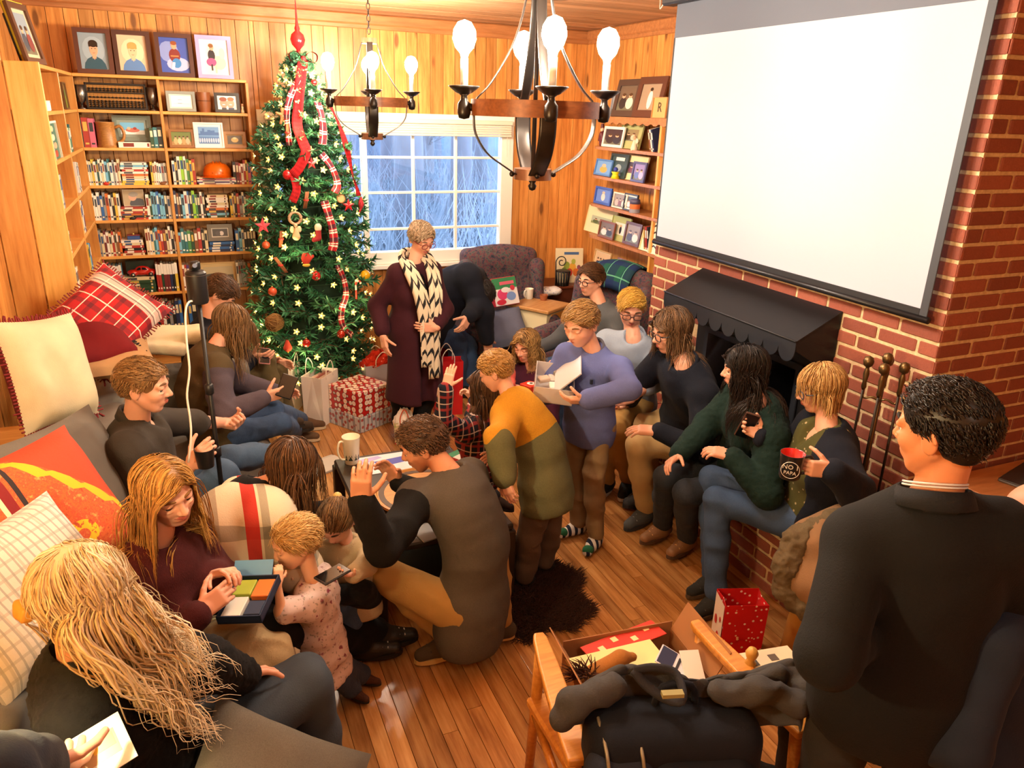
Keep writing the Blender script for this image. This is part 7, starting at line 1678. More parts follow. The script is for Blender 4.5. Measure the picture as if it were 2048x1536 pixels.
        for k in (-1, 1):
          mb = MB(); mb.tube(spline([C+M@(np.array(q)*S) for q in ((k*.065, .385, .105), (k*.14, .372, .128), (k*.225, .31, .1))], 7), np.array([.7, 1, 1.1, 1.1, 1, .8, .4])*.018*S, 6)
          mb.V = [tuple(np.array(q)-org) for q in mb.V]; mb.build('eyebrow', mat(P.get('brow', P['hair']['c'][0] if P.get('hair') else '#5a4030'), .8), root, True)
    if P.get('glasses'):
        gm = mat(P['glasses'], .35); mb = MB(); y = .435
        for k in (-1, 1):
            mb.tube([C+M@(np.array((k*.15+.105*math.copysign(abs(math.cos(a))**.7, math.cos(a)), y-.03*abs(k*.15+.1*math.cos(a))*3+.01, -.005+.078*math.copysign(abs(math.sin(a))**.7, math.sin(a))))*S) for a in np.linspace(0, 6.283, 25)], .011*S, 6, cap=False)
            mb.tube([C+M@(np.array(q)*S) for q in ((k*.25, y-.07, .02), (k*.33, .3, .03), (k*.375, -.02, .02), (k*.37, -.12, -.04))], .011*S, 6)
        mb.tube([C+M@(np.array((x, y+.005, .02))*S) for x in (-.05, 0, .05)], .011*S, 6); mb.V = [tuple(np.array(q)-org) for q in mb.V]; mb.build('glasses', gm, root, True)
    caps = [p[0] for p in torso(.02) if p[0][0] == 'rc']
    if P.get('hair'): build_hair(root, M, C, S, P['hair'], caps+[RCN(N-U*.1*s, H, .125*s*b, .12*s*b)], org)
    ch = P.get('ch', .011)
    if P.get('top'):
        T = P['top']; pad = T.get('pad', .016); pr = torso(pad)
        if T.get('hem', .06): pr.append((EL(H-unit(mid-H)*T.get('hem', .06)*.6, np.array((.17*b, .122*b, .09+T.get('hem', .06)*.6))*s+pad, np.stack([R, np.cross(unit(mid-H), R), unit(mid-H)], 1)), LBL.get('pelvis', 0), .06*s))
        for e in T.get('extra', ()): pr.append(e)
        pr += arms(pad, T.get('sleeve', .97)); subs = [(EL(N+U*.045*s+F*.015*s, (.062*s,)*3), .012)]
        if T.get('v'): subs.append((RCN(N+F*.07*s+U*.03*s, N+F*.15*s-U*T['v']*s, .062*s, .012*s), .008))
        cuts = []
        if T.get('hem', .06): cuts.append((H-unit(mid-H)*(T.get('hem', .06)+.04)*s, -unit(mid-H)))
        v, q, l = grid_mesh(pr, ch, .03*s, cuts if T.get('cut', 1) else (), subs); nn = vnorm(v, q); fo = T.get('fold', .007)
        w = wob(v, T.get('ff', 15), P.get('seed', 1), T.get('st', (1, 1, .6))); w2 = wob(v, T.get('ff', 15)*2.1, P.get('seed', 1)+2); v = v+nn*(fo*(np.clip(1-np.abs(w)*1.5, -.6, 1)+.35*w2))[:, None]
        if T.get('fuzz'): v = v+nn*(T['fuzz']*RNG.uniform(-1, 1, len(v)))[:, None]
        tm = T['m'] if isinstance(T['m'], (list, tuple)) else [T['m']]
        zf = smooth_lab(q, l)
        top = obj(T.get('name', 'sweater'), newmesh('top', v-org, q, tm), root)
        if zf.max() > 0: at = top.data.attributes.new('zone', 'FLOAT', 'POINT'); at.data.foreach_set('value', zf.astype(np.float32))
        if T.get('collar'):
            mb = MB(); cr = T.get('cr', .06)*s; P1 = []
            for a in np.linspace(-2.75, 2.75, 22):
                dv = -F*math.cos(a)+R*math.sin(a); k_ = .028*s*math.cos(a); P1.append([N+U*(-.01*s+k_)+dv*cr*1.12, N+U*(.034*s+k_)+dv*cr*.96, N+U*(.038*s+k_)+dv*cr*1.02, N+U*(.0*s+k_)+dv*cr*1.27])
            mb.grid(np.array(P1)-org); o = mb.build('collar', T['collar'], top, True); o.parent = root; sm = o.modifiers.new('thickness', 'SOLIDIFY'); sm.thickness = .005
    if P.get('over'):
        T = P['over']; pr = torso(T.get('pad', .024))+arms(T.get('pad', .024), T.get('sleeve', .96)); Ul = unit(mid-H); lg = T.get('long', .1)*s
        pr.append((RCN(H, H-Ul*lg if T.get('along') else H-np.array([0, 0, lg]), .178*s*b, T.get('flare', .16)*s*b), 0, .08*s))
        c0, c1 = N+F*.15*s+U*.05*s, H+F*.2*s-U*.1*s-np.array([0, 0, lg]); g = T.get('gap', .085)*s
        subs = [(EL(N+U*.045*s+F*.015*s, (.068*s,)*3), .012)]+([(RCN(c0, (c0+c1)/2, g, g*1.1), .012), (RCN((c0+c1)/2, c1, g*1.1, g*1.25), .012)] if g else [])
        cuts = [(H-np.array([0, 0, lg]), np.array([0, 0, -1.]))] if not T.get('along') else [(H-Ul*lg, -Ul)]
        v, q, l = grid_mesh(pr, ch, .03*s, cuts, subs); nn = vnorm(v, q); w = wob(v, T.get('ff', 13), P.get('seed', 1)+5, (1, 1, .4)); v = v+nn*(T.get('fold', .008)*np.clip(1-np.abs(w)*1.5, -.6, 1))[:, None]
        obj(T.get('name', 'cardigan'), newmesh('cardigan', v-org, q, T['m']), root)
    if P.get('pants'):
        T = P['pants']; pad = T.get('pad', .007); Ul = unit(mid-H); pr = [torso(pad)[0]]+legs(pad, T.get('cuff', .01)); pr[0] = (pr[0][0], LBL.get('leg', 0), .05*s)
        v, q, l = grid_mesh(pr, ch, .03*s); nn = vnorm(v, q); w = wob(v, 20, P.get('seed', 1)+3, (1, 1, .8)); v = v+nn*(T.get('fold', .006)*np.clip(1-np.abs(w)*1.6, -.6, 1))[:, None]
        obj(T.get('name', 'trousers'), newmesh('trousers', v-org, q, T['m']), root)
    if P.get('shoes'):
        T = P['shoes']; kind = T.get('kind', 'shoe'); z = np.array([0, 0, 1.])
        for sd in 'LR':
            if P.get('noshoe'+sd): continue
            a, d = an[sd], fd[sd]; up = unit(z-d*(z@d)) if abs(d[2]) < .9 else unit(kn[sd]-a); rr = np.cross(d, up); RB = np.stack([rr, d, up], 1); sc = s*T.get('sc', 1)
            g = a-up*.035*sc
            pr = [(RCN(g-d*.04*sc, g+d*.05*sc+up*.0, .038*sc, .04*sc), 0, .03*sc), (RCN(g+d*.05*sc, g+d*.145*sc-up*.012*sc, .04*sc, .032*sc), 0, .03*sc), (RCN(a+up*.0, g, .04*sc, .042*sc), 0, .03*sc)]
            if kind == 'boot': pr.append((RCN(a+unit(kn[sd]-a)*.1*sc, a, .05*sc, .045*sc), 0, .02*sc))
            v, q, l = grid_mesh(pr, .007*max(s, .6), .02, [(g-up*.03*sc, -up)]); so = obj('sock' if kind == 'sock' else 'shoe', newmesh('shoe', v-org, q, T['m']), root)
            if kind != 'sock':
                mb = MB(); n = 20; O = []
                for t in np.linspace(0, 6.283, n+1)[:-1]: x = math.sin(t)*(.043+.006*math.cos(t)); y = .055+.125*math.cos(t); O.append((x*sc, y*sc))
                mb.prism(O, up*.022*sc, 0, g-up*.043*sc-org, rr, d); mb.build('sole', mat(T.get('sole', '#1c1a18'), .6), so)
                if T.get('lace'):
                    mb = MB(); tp = a+d*.03*sc+up*.03*sc
                    for j in range(4): p = g+d*(.035+.025*j)*sc+up*(.048-.008*j)*sc-org; mb.tube([p-rr*.03*sc-up*.012*sc, p+up*.004*sc, p+rr*.03*sc-up*.012*sc], .0035, 5)
                    mb.build('laces', mat(T['lace'], .7), so)
    return dict(root=root, org=org, C=C, N=N, H=H, M=M, S=S, s=s, U=U, R=R, F=F, wr=wr, el=el, sh=sh, an=an, kn=kn, hdir=hdir, fd=fd)
def worn(q, name, prims, m, h=.01, k=.02, fold=0, ffreq=14, **kw): return solid(name, prims, m, q['root'], h, k, fold, ffreq, origin=q['org'], **kw)
# ------------------------------------------------------------------ the people
NAVY = fabric('#141a28', 'knit', None); KHAKI = fabric('#b3976a', 'plain', None); JEANS = fabric('#2c4160', 'denim', None); DJEANS = fabric('#1d232c', 'denim', None); BLACK = fabric('#0c0d10', 'plain', None)
BROWN = ('#2a1a12', '#6a4a30'); LBROWN = ('#4a3420', '#9a7850'); DARK = ('#0c0908', '#2a201c'); BLOND = ('#8a6630', '#e0bc78'); LEATHER = mat('#86603f', .55, bump=.2); D = 'd'
Zp = lambda u, v, z: ('z', u, v, z)
SH = lambda c, sole='#1c1a18', lace=None, kind='shoe': dict(m=fabric(c, 'plain', None) if isinstance(c, str) else c, sole=sole, lace=lace, kind=kind)
def cut(c, **k): d = dict(kind='short', c=c, n=1500, w=.013, L=.19); d.update(k); return d
def long_(c, **k): d = dict(kind='long', c=c, n=1100, w=.0145, L=1.35); d.update(k); return d
Q = {}
Q['mug'] = q = person('woman with blonde bob and glasses on the hearth, holding a red-lined mug', dict(h=1.64, fem=1, b=1.12, head=Zp(1640, 778, 1.2), neck=(1658, 868, 'n'), hip=(2.62, 2.33, .57), f=(-.9, .42), look=(-.9, .42, -.22), bend=.03,
    armL=[(1712, 985, 'n'), (1662, 940, 'n'), (1615, 936, 'n')], armR=[(D, -.35, .35, -.85), (1528, 872, 'n'), (1478, 846, 'n')], palmL=(-.6, .8, 0), palmR=(-.3, -.8, .3), curlL=1.0, curlR=.85, sleeve=1,
    legL=[Zp(1434, 1000, .58), Zp(1432, 1195, .085), (-1, -.2)], legR=[Zp(1424, 955, .62), Zp(1425, 1155, .085), (-1, -.1)], glasses='#2c3a48', lip='#a85a50',
    hair=long_(('#8a6030', '#e0b878'), L=.62, part=.1, back=-.1, nape=-.3, t=.06, lift=.06, frizz=.004, front=.9, fringe=1), top=dict(m=fabric('#4a4a28', 'dots', '#a89a78'), sleeve=.2, hem=.1, v=.12, name='blouse'),
    over=dict(m=NAVY, long=.14, gap=.13), pants=dict(m=JEANS, name='jeans'), shoes=SH('#2a2c2c', '#4a3c2c', '#2a2a2a')))
mb = MB(); mb.tube([p-q['org'] for p in spline([q['N']+q['R']*.06+q['F']*.02, q['N']+q['F']*.09-q['U']*.06+q['R']*.03, q['N']+q['F']*.125-q['U']*.16, q['N']+q['F']*.09-q['U']*.06-q['R']*.03, q['N']-q['R']*.06+q['F']*.02], 24)], .0035, 5); mb.build('necklace', mat('#a8481c', .4), q['root'], True)
c = A(1577, 962, d=3.5); c = q['wr']['L']+q['hdir']['L']*.085+unit([-.6, .8, 0])*.055+np.array([-.02, 0, 0]); RIM = mat('#1c1d20', .3, coat=.5)
mg = mug('mug', 'black mug with red inside and white NO 1 lettering, held by blonde woman', c-np.array([0, 0, .05]), .047, .105, RIM, mat('#c01818', .25, coat=.5), -.5, 1.05)
fc = unit(CAMP-c); ang = math.atan2(fc[1], fc[0])+.5
for tx, zz, sz in (('NO 1', .062, .026), ('PAPA', .038, .02)):
    o = obj('lettering', text_mesh(tx, sz, mat('#e8e4dc', .5)), mg); rr_ = .0475; o.rotation_euler = (math.pi/2, 0, ang+math.pi/2); o.location = (math.cos(ang)*rr_, math.sin(ang)*rr_, zz)
MB().tube([(math.cos(ang)*.0472-math.sin(ang)*.034*math.cos(t), math.sin(ang)*.0472+math.cos(ang)*.034*math.cos(t), .05+.034*math.sin(t)) for t in np.linspace(0, 6.283, 33)], .0011, 4, cap=False).build('ring_print', mat('#e8e4dc', .5), mg)
w = q['wr']['R']+q['hdir']['R']*.09; t = thing('phone', 'brown cased phone held up by the blonde woman in glasses', 'phone', tuple(w)); t.rotation_euler = (.25, -.35, .9); MB().box((-.006, -.035, -.07), (.006, .035, .09), 0, .004).build('case', mat('#4a3024', .4), t); MB().box((-.0072, -.031, -.065), (-.006, .031, .085)).build('screen', mat('#101216', .1), t)
Q['green'] = person('woman with long black wavy hair and dark green fuzzy sweater on the hearth', dict(h=1.66, fem=1, b=1.12, head=Zp(1487, 738, 1.2), neck=(1520, 815, 'n'), hip=(2.63, 2.86, .56), f=(-.98, .1), look=(-.82, .55, -.12), bend=.04,
    armL=[(D, -.3, -.45, -.9), (1425, 872, 'n'), (1398, 895, 'n')], armR=[(D, -.35, .4, -.8), (D, -.75, -.2, -.4), (D, -.8, -.3, -.2)], palmL=(.1, .3, -1), curlL=.5, legL=[Zp(1372, 985, .54), Zp(1375, 1075, .1), (-.95, -.3)], legR=[Zp(1332, 955, .54), Zp(1325, 1050, .1), (-.98, -.2)],
    hair=long_(DARK, L=1.75, wave=.05, freq=13, part=-.05, frizz=.012, t=.05, nape=-.3), top=dict(m=fabric('#16302c', 'fur', '#0c1a18'), hem=.12, fold=.008, fuzz=.003, pad=.022), pants=dict(m=DJEANS), shoes=SH(LEATHER, '#4a3424', '#c89a60', 'boot')))
Q['navy'] = person('long-haired man in navy zip sweater and khakis on the hearth', dict(h=1.8, b=1.08, head=Zp(1342, 662, 1.25), neck=(1375, 745, 'n'), hip=(2.62, 3.36, .57), f=(-.98, -.05), look=(-.95, .05, -.22), bend=.05, glasses='#20242c',
    armL=[(D, -.2, -.4, -.9), (1305, 858, 'n'), (1262, 858, 'n')], armR=[(D, -.4, .4, -.75), (1262, 800, 'f'), (1235, 812, 'n')], palmL=(0, .2, -1), palmR=(0, -.3, .9), curlL=.35, legL=[Zp(1275, 890, .58), Zp(1292, 1020, .085), (-1, -.3)], legR=[Zp(1290, 850, .6), Zp(1300, 985, .1), (-1, .1)],
    hair=long_(('#3a2a1c', '#7a5c40'), L=1.05, wave=.02, freq=9, part=.08, frizz=.008, nape=-.3), top=dict(m=NAVY, hem=.1, collar=NAVY), pants=dict(m=KHAKI), shoes=SH('#4a4e52', '#2a2c30', '#8a8e92')))
Q['blue'] = q = person('young man with bleached blond fringe and blue button shirt by the hearth', dict(h=1.72, b=1.05, head=Zp(1263, 618, 1.22), neck=(1268, 685, 'f'), hip=(2.6, 3.98, .57), f=(-.7, -.7), look=(-.42, -.82, -.3), lid=.95, glasses='#2a2428', sleeve=.4,
    armL=[(1306, 762, 'n'), (1268, 792, 'n'), (1240, 800, 'n')], armR=[(D, -.6, .1, -.8), (D, .1, -.8, -.4), (D, .3, -.8, -.2)], legL=[Zp(1232, 855, .6), Zp(1258, 960, .085), (-.6, -.55)], legR=[Zp(1195, 850, .62), Zp(1215, 960, .085), (-.8, -.5)],
    hair=cut(('#a87820', '#f0cc68'), L=.26, comb=(.9, .7, .15), top=.2), brow='#5a4630', top=dict(m=fabric('#7d90a8', 'heather', '#a4b4c8'), sleeve=.72, hem=.08, collar=fabric('#7d90a8', 'plain', None), cr=.066, name='shirt', fold=.01), pants=dict(m=fabric('#a8854c', 'plain', None)), shoes=SH('#24282c', '#c8c4bc', '#3a3e44')))
mb = MB()
for k in range(5): p = q['N']+q['F']*.128-q['U']*(.09+.075*k)-q['org']; mb.sphere(p, .006, 8, 5)
mb.build('buttons', mat('#d8dce0', .4), q['root'], True)
p = q['an']['L']+q['fd']['L']*.06-q['org']; side = unit(np.cross(q['fd']['L'], [0, 0, 1])); mb = MB(); mb.prism([(-.035, -.012), (-.02, -.02), (.05, .012), (-.015, -.006), (-.028, .004)], side*.003, 0, p+side*.04+[0, 0, -.035], q['fd']['L'], (0, 0, 1)); mb.build('tick_mark', mat('#d8dadc', .4), q['root'])
MB().add([], []); sdh = MB(); sdh.sphere(q['C']+q['M']@(np.array([0, -.12, .04])*q['S'])-q['org'], np.array([.355, .385, .26])*q['S'], 18, 12, R=q['M']); 
sdh.build('hair_side_shade', mat('#3a2a20', .7), q['root'], True)  # dark cap paints the shadowed sides of his lamplit hair
Q['grey'] = person('young man in grey sweater and black glasses sitting in an armchair', dict(h=1.75, head=Zp(1182, 560, 1.18), neck=(1205, 620, 'f'), hip=(D, .06, .04, -1), f=(-.9, -.3), look=(-.93, -.28, -.1), glasses='#1a1a1e',
    armL=[(D, -.2, -.5, -.85), (1135, 672, 'n'), (1095, 682, 'n')], armR=[(D, -.4, .3, -.8), (D, -.8, -.2, -.2), (D, -.8, -.3, 0)], palmL=(0, .3, -.9), legL=[(D, -.95, -.3, .05), (D, 0, 0, -1), (-1, -.2)], legR=[(D, -.98, .1, .05), (D, 0, 0, -1), (-1, 0)],
    hair=cut(BROWN, comb=(.7, .8, .1), L=.24), top=dict(m=fabric('#585d62', 'heather', '#3a3e44'), hem=.08), pants=dict(m=JEANS, name='jeans'), shoes=SH('#2a2c30'), seed=4))
Q['boy'] = q = person('boy in periwinkle sweater and striped socks standing with a plastic box', dict(h=1.48, hs=.95, child=.5, b=.86, head=('y', 1162, 648, 3.2), neck=(1.86, 3.2, 1.2), hip=(1.9, 3.26, .78), tl=.47, f=(-.8, -.55), look=(-.88, -.38, -.36), lid=1.0, skin=SKINT,
    armL=[(1258, 778, 'n'), (1172, 800, 'n'), (1135, 800, 'n')], armR=[(D, -.45, .1, -.9), (1112, 745, 'f'), (1098, 735, 'n')], palmL=(0, .7, .7), palmR=(.3, -.8, .2), curl=.5,
    legL=[('y', 1188, 945, 3.2), Zp(1192, 1072, .07), (-.75, -.6)], legR=[('y', 1155, 940, 3.36), Zp(1158, 1046, .07), (-.95, -.15)], hair=cut(('#6a4a28', '#b8935c'), L=.2, comb=(.5, .85, -.05)),
    top=dict(m=fabric('#6674b4', 'knit', None), hem=.1, pad=.02, collar=fabric('#5a5e70', 'plain', None), fold=.008), pants=dict(m=fabric('#8c7656', 'plain', None), fold=.008, pad=.006), shoes=dict(m=plaid('#d8d8d4', ((0, .04, 0, .02, '#20283c', 1),), 1, 'Object'), kind='sock')))
mb = MB(); p = A(1211, 707, y=3.0); mb.obox(q['N']+q['F']*.128-q['U']*.1+q['R']*-.06-q['org'], np.eye(3), (.006, .006, .012)); mb.build('chest_mark', mat('#20283c', .6), q['root'])
for sd in 'LR': p = q['an'][sd]-np.array([0, 0, .035*q['s']])+q['fd'][sd]*.135*q['s']; worn(q, 'toe_cap', [(EL(p, (.034, .03, .026)), 0)], fabric('#2a6a4a', 'plain', None), .006)
cl = mat('#e4e2e4', .15, trans=.35); bx_ = (q['wr']['L']+q['hdir']['L']*.12+q['wr']['R']+q['hdir']['R']*.1)/2; t = thing('plastic_box', 'clear plastic box of white and grey trinkets held by the standing boy', 'box', tuple(bx_), -.5); t.rotation_euler = (.25, .1, -.45)
MB().box((-.1, -.12, -.05), (.1, .12, -.046)).box((-.1, -.12, -.05), (-.097, .12, .04)).box((.097, -.12, -.05), (.1, .12, .04)).box((-.1, -.12, -.05), (.1, -.117, .04)).box((-.1, .117, -.05), (.1, .12, .04)).build('tub', cl, t); MB().obox((.06, 0, .08), roty(-.9), (.09, .12, .003)).build('lid', cl, t)
for k in range(7): o = MB().obox((RNG.uniform(-.06, .06), -.09+.03*k, RNG.uniform(-.03, .02)), rotz(RNG.uniform(0, 3)), (.03, .02, .012), 0, .004).build('trinket', mat(['#d8d4d0', '#8a8684', '#e8e6e2', '#b8a89c', '#a03a34'][k % 5], .5), t)
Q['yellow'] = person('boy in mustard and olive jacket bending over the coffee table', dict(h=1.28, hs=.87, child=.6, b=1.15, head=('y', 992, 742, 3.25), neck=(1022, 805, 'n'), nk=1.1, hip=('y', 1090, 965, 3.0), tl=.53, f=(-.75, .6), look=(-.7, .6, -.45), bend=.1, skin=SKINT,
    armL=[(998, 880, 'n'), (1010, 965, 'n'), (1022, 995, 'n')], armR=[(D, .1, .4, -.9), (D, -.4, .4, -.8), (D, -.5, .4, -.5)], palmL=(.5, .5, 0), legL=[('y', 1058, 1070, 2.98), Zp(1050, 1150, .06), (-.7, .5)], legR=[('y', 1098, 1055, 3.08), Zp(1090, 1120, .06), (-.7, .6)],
    hair=cut(('#8a6638', '#d0a868'), L=.12, w=.021), lbl=dict(belly=1, pelvis=1, ua=0, fa=1), top=dict(m=zoned('#e0aa34', '#747a5a'), pad=.028, hem=.14, name='jacket', fold=.01, collar=fabric('#dca42c', 'plain', None)), pants=dict(m=fabric('#65584c', 'plain', None), pad=.016, fold=.01), shoes=SH('#2a2624')))  # mustard zone and collar paint lamplight onto an olive jacket
Q['plaid'] = person('child with long brown hair and dark plaid shirt raising both hands', dict(h=1.3, hs=.88, child=.5, b=.9, fem=.3, head=('y', 968, 778, 3.62), neck=(960, 835, 'f'), hip=(D, .06, .1, -1), f=(-.5, .8), look=(-.6, .7, .1), skin=SKINT,
    armL=[(884, 840, 'n'), (893, 775, 'n'), (902, 735, 'n')], armR=[(D, -.2, .6, -.3), (948, 800, 'f'), (930, 780, 'n')], palmL=(.6, .6, 0), curlL=.15, curlR=.8, legL=[(D, -.6, .6, -.4), (D, .6, -.5, -.35), (.4, -.5)], legR=[(D, -.4, .8, -.4), (D, .6, -.5, -.35), (.4, -.5)],
    hair=long_(BROWN, L=1.5, w=.021), top=dict(m=plaid('#1a1e2c', ((0, .07, 0, .014, '#8a3030', .8), (2, .07, .02, .014, '#8a3030', .8), (0, .07, .035, .006, '#c8b8b0', .8), (2, .07, .055, .006, '#c8b8b0', .8)), 1, 'Object'), hem=.1, name='shirt'), pants=dict(m=DJEANS), shoes=SH('#3a2a24')))
Q['crouch'] = q = person('man in grey and black raglan shirt crouching by the coffee table', dict(h=1.8, b=1.12, hq=.019, head=Zp(846, 890, .95), neck=(905, 950, 'n'), hip=Zp(945, 1200, .3), f=(-.75, .6), look=(-.85, .38, -.42), bend=.07, skin='#d49c7c', sw=1.05,
    shL=(835, 1000, 'n'), armL=[(768, 1098, 'n'), (722, 1000, 'n'), (722, 955, 'n')], armR=[(D, -.1, .6, -.6), (D, -.75, .3, .3), (D, -.5, .1, .8)], palmL=(.3, .75, .2), curlL=.6, legL=[Zp(772, 1150, .47), Zp(905, 1275, .1), (-.98, -.05)], legR=[Zp(985, 1100, .5), Zp(1000, 1245, .1), (-.85, .4)],
    hair=cut(('#32221a', '#7a5c44'), L=.2, comb=(.2, .9, .35), frizz=.02), lbl=dict(ua=1, fa=1), top=dict(m=zoned('#5c5750', '#0c0d10'), hem=.16, fold=.008, pad=.016, name='raglan_shirt'), pants=dict(m=fabric('#a8854c', 'plain', None), pad=.006, fold=.006), shoes=SH('#4c4030', '#c0a060', '#2c241c')))
t = thing('game_piece', 'small white card held up by the crouching man', 'card', tuple(q['wr']['L']+q['hdir']['L']*.11+np.array([.02, .03, 0])), .3); MB().box((-.018, -.003, -.03), (.018, .003, .03), 0, .002).build('card', mat('#c8b49c', .5), t)
Q['toddler'] = q = person('blonde toddler in floral blouse and jeans standing by the sofa', dict(h=.82, hs=.84, child=1, hq=.02, head=('y', 590, 1085, 2.52), neck=('y', 628, 1168, 2.5), nk=1.25, hip=('y', 650, 1300, 2.52), tl=.5, f=(-.85, .35), look=(-.95, -.1, -.25), skin='#ecbf9c', b=1.25, lid=.8,
    armL=[(563, 1225, 'n'), (555, 1165, 'n'), (558, 1130, 'n')], armR=[(D, -.5, .3, -.5), (D, -.3, -.4, .8), (D, -.2, -.3, .9)], palmL=(-.2, .9, 0), sleeve=.3, curl=.8, legL=[('y', 668, 1345, 2.5), Zp(705, 1378, .06), (.5, -.6)], legR=[('y', 690, 1335, 2.56), Zp(725, 1350, .06), (.6, -.4)],
    hair=cut(('#a87c3c', '#ecc888'), L=.3, comb=(.2, -.4, -.3), ears=1, nape=-.3, t=.035), brow='#b89468', top=dict(m=fabric('#dcc8c4', 'floral', '#8a4458'), sleeve=.42, pad=.02, hem=.2, fold=.01, ff=30, name='blouse'), pants=dict(m=fabric('#2a3448', 'denim', None), pad=.012), shoes=SH('#4a2c1e', kind='boot')))
Q['pony'] = q = person('small child with a ponytail and cream knit cardigan looking at a phone', dict(h=.98, hs=.78, child=1, head=Zp(672, 1045, .74), neck=(695, 1085, 'f'), hip=(D, .12, .1, -1), f=(-.6, -.75), look=(-.5, -.65, -.6), skin=SKINT, lid=1,
    armL=[(732, 1130, 'n'), (705, 1148, 'n'), (685, 1148, 'n')], armR=[(D, -.5, .0, -.8), (D, -.2, -.8, .0), (D, .2, -.8, .1)], palmL=(-.3, -.1, .8), legL=[(722, 1180, 'n'), (D, .3, .6, -.6), (.4, .6)], legR=[(690, 1190, 'n'), (D, .4, .6, -.6), (.4, .6)],
    hair=long_(LBROWN, L=.5, tie=(.05, -.55, .3), stiff=.9, nape=-.25), top=dict(m=fabric('#bfae8c', 'knit', None), hem=.12, name='cardigan'), pants=dict(m=BLACK), shoes=SH('#1c1a1a')))
worn(q, 'hair_tie', [(EL(q['C']+q['M']@(np.array([.05, -.5, .3])*q['S']), (.02, .02, .02)), 0)], mat('#d8b870', .5), .006)
t = thing('phone', 'dark phone in the lap of the ponytailed child', 'phone', tuple(q['wr']['L']+q['hdir']['L']*.07+np.array([-.02, -.01, .015])), .5); MB().box((-.07, -.035, -.005), (.05, .035, .005), 0, .003).build('case', mat('#2a2a2c', .4), t); MB().box((-.065, -.031, .005), (.045, .031, .0058)).build('screen', mat('#0c0e12', .08), t)
Q['girl'] = q = person('smiling girl with long honey hair and maroon sweater on the sofa', dict(h=1.66, fem=1, hq=.018, head=Zp(332, 985, 1.17), neck=(310, 1085, 'f'), hip=(D, -.06, .1, -1), f=(.75, -.65), look=(.5, -.84, -.2), up=(-.2, 0, 1), lid=.3, smile=1, lip='#b05a50',
    armR=[(D, .1, -.5, -.9), (438, 1185, 'n'), (478, 1165, 'n')], armL=[(D, .35, .3, -.9), (428, 1148, 'n'), (462, 1142, 'n')], palmR=(.0, .5, -.3), palmL=(.1, -.5, -.5), curl=.6, legR=[(560, 1232, 'f'), Zp(728, 1285, .1), (.9, -.2)], legL=[(570, 1200, 'f'), Zp(762, 1262, .12), (.92, -.1)],
    hair=long_(('#7a5020', '#cf9c54'), L=1.75, part=-.08, wave=.015, freq=7, frizz=.006, hl=.02, t=.035), top=dict(m=fabric('#4a1a1c', 'knit', None), hem=.1, pad=.018), pants=dict(m=BLACK), shoes=SH(mat('#1c1a16', .5, bump=.2), '#14120f', '#b8b4ac', 'boot')))
t = thing('card_game', 'open blue and white card game box on the honey-haired girl\'s lap', 'game box', tuple((q['wr']['R']+q['wr']['L'])/2+np.array([.13, -.02, -.06])), -.5); t.rotation_euler = (.12, -.1, -.45)
MB().box((-.075, -.1, 0), (.075, .1, .006)).box((-.075, -.1, 0), (-.071, .1, .032)).box((.071, -.1, 0), (.075, .1, .032)).box((-.075, -.1, 0), (.075, -.096, .032)).box((-.075, .096, 0), (.075, .1, .032)).build('tray', mat('#1c3050', .5), t); MB().obox((-.03, .13, .03), rotx(.7), (.07, .035, .002)).build('lid', mat('#6aa8d8', .4), t)
for lo, hi, cc in (((-.065, .01), (.0, .085), '#a8b840'), ((.005, .0), (.065, .085), '#d87a34'), ((-.065, -.09), (.0, .0), '#e0e0d8'), ((.01, -.085), (.065, -.02), '#243858')): MB().box((*lo, .006), (*hi, .026), 0, .002).build('card_stack', mat(cc, .5), t)
Q['blonde'] = q = person('woman with long wavy platinum hair and black fuzzy sweater, from behind', dict(h=1.7, fem=1, b=1.05, hq=.02, head=Zp(165, 1185, 1.24), neck=(-.36, 1.8, 1.05), hip=(-.24, 1.86, .55), tl=.52, f=(.8, -.1), look=(.82, .38, -.25), bend=.06,
    armL=[(452, 1345, 'f'), (D, .4, .55, -.75), (D, .6, .6, -.5)], armR=[(D, .1, -.3, -.9), (D, .8, .0, -.3), (D, .9, 0, 0)], legR=[Zp(622, 1372, .6), Zp(665, 1600, .12), (.9, -.3)], legL=[Zp(610, 1350, .58), Zp(640, 1560, .12), (.9, -.2)], nohandR=1,
    hair=long_(('#b89a68', '#fff2d4'), L=2.5, n=1600, w=.016, wave=.11, freq=15, frizz=.02, back=-.7, stiff=.72, t=.06, seg=24, blow=(.1, .75, .0), lift=.05, nape=-.3), top=dict(m=fabric('#141417', 'fur', '#050506'), hem=.12, fuzz=.004, pad=.024, fold=.006), pants=dict(m=fabric('#39424c', 'plain', None), fold=.003, pad=.01, name='leggings'), shoes=SH('#1c1c1e')))
t = worn(q, 'hair_clip', [(('bx', q['C']+q['M']@(np.array([-.22, -.46, -.22])*q['S']), q['M'], (.022, .008, .012), .006), 0), (RCN(q['C']+q['M']@(np.array([-.27, -.47, -.26])*q['S']), q['C']+q['M']@(np.array([-.27, -.5, -.15])*q['S']), .009), 0)], mat('#c89a48', .3), .005)
t = thing('beige_fleece', 'beige fleece jacket bundled on the sofa behind the toddler', 'jacket', (0, 0, 0)); a, b, c, e = (A(u, v, z=z) for u, v, z in ((430, 1270, .58), (500, 1290, .56), (545, 1320, .52), (560, 1285, .55)))
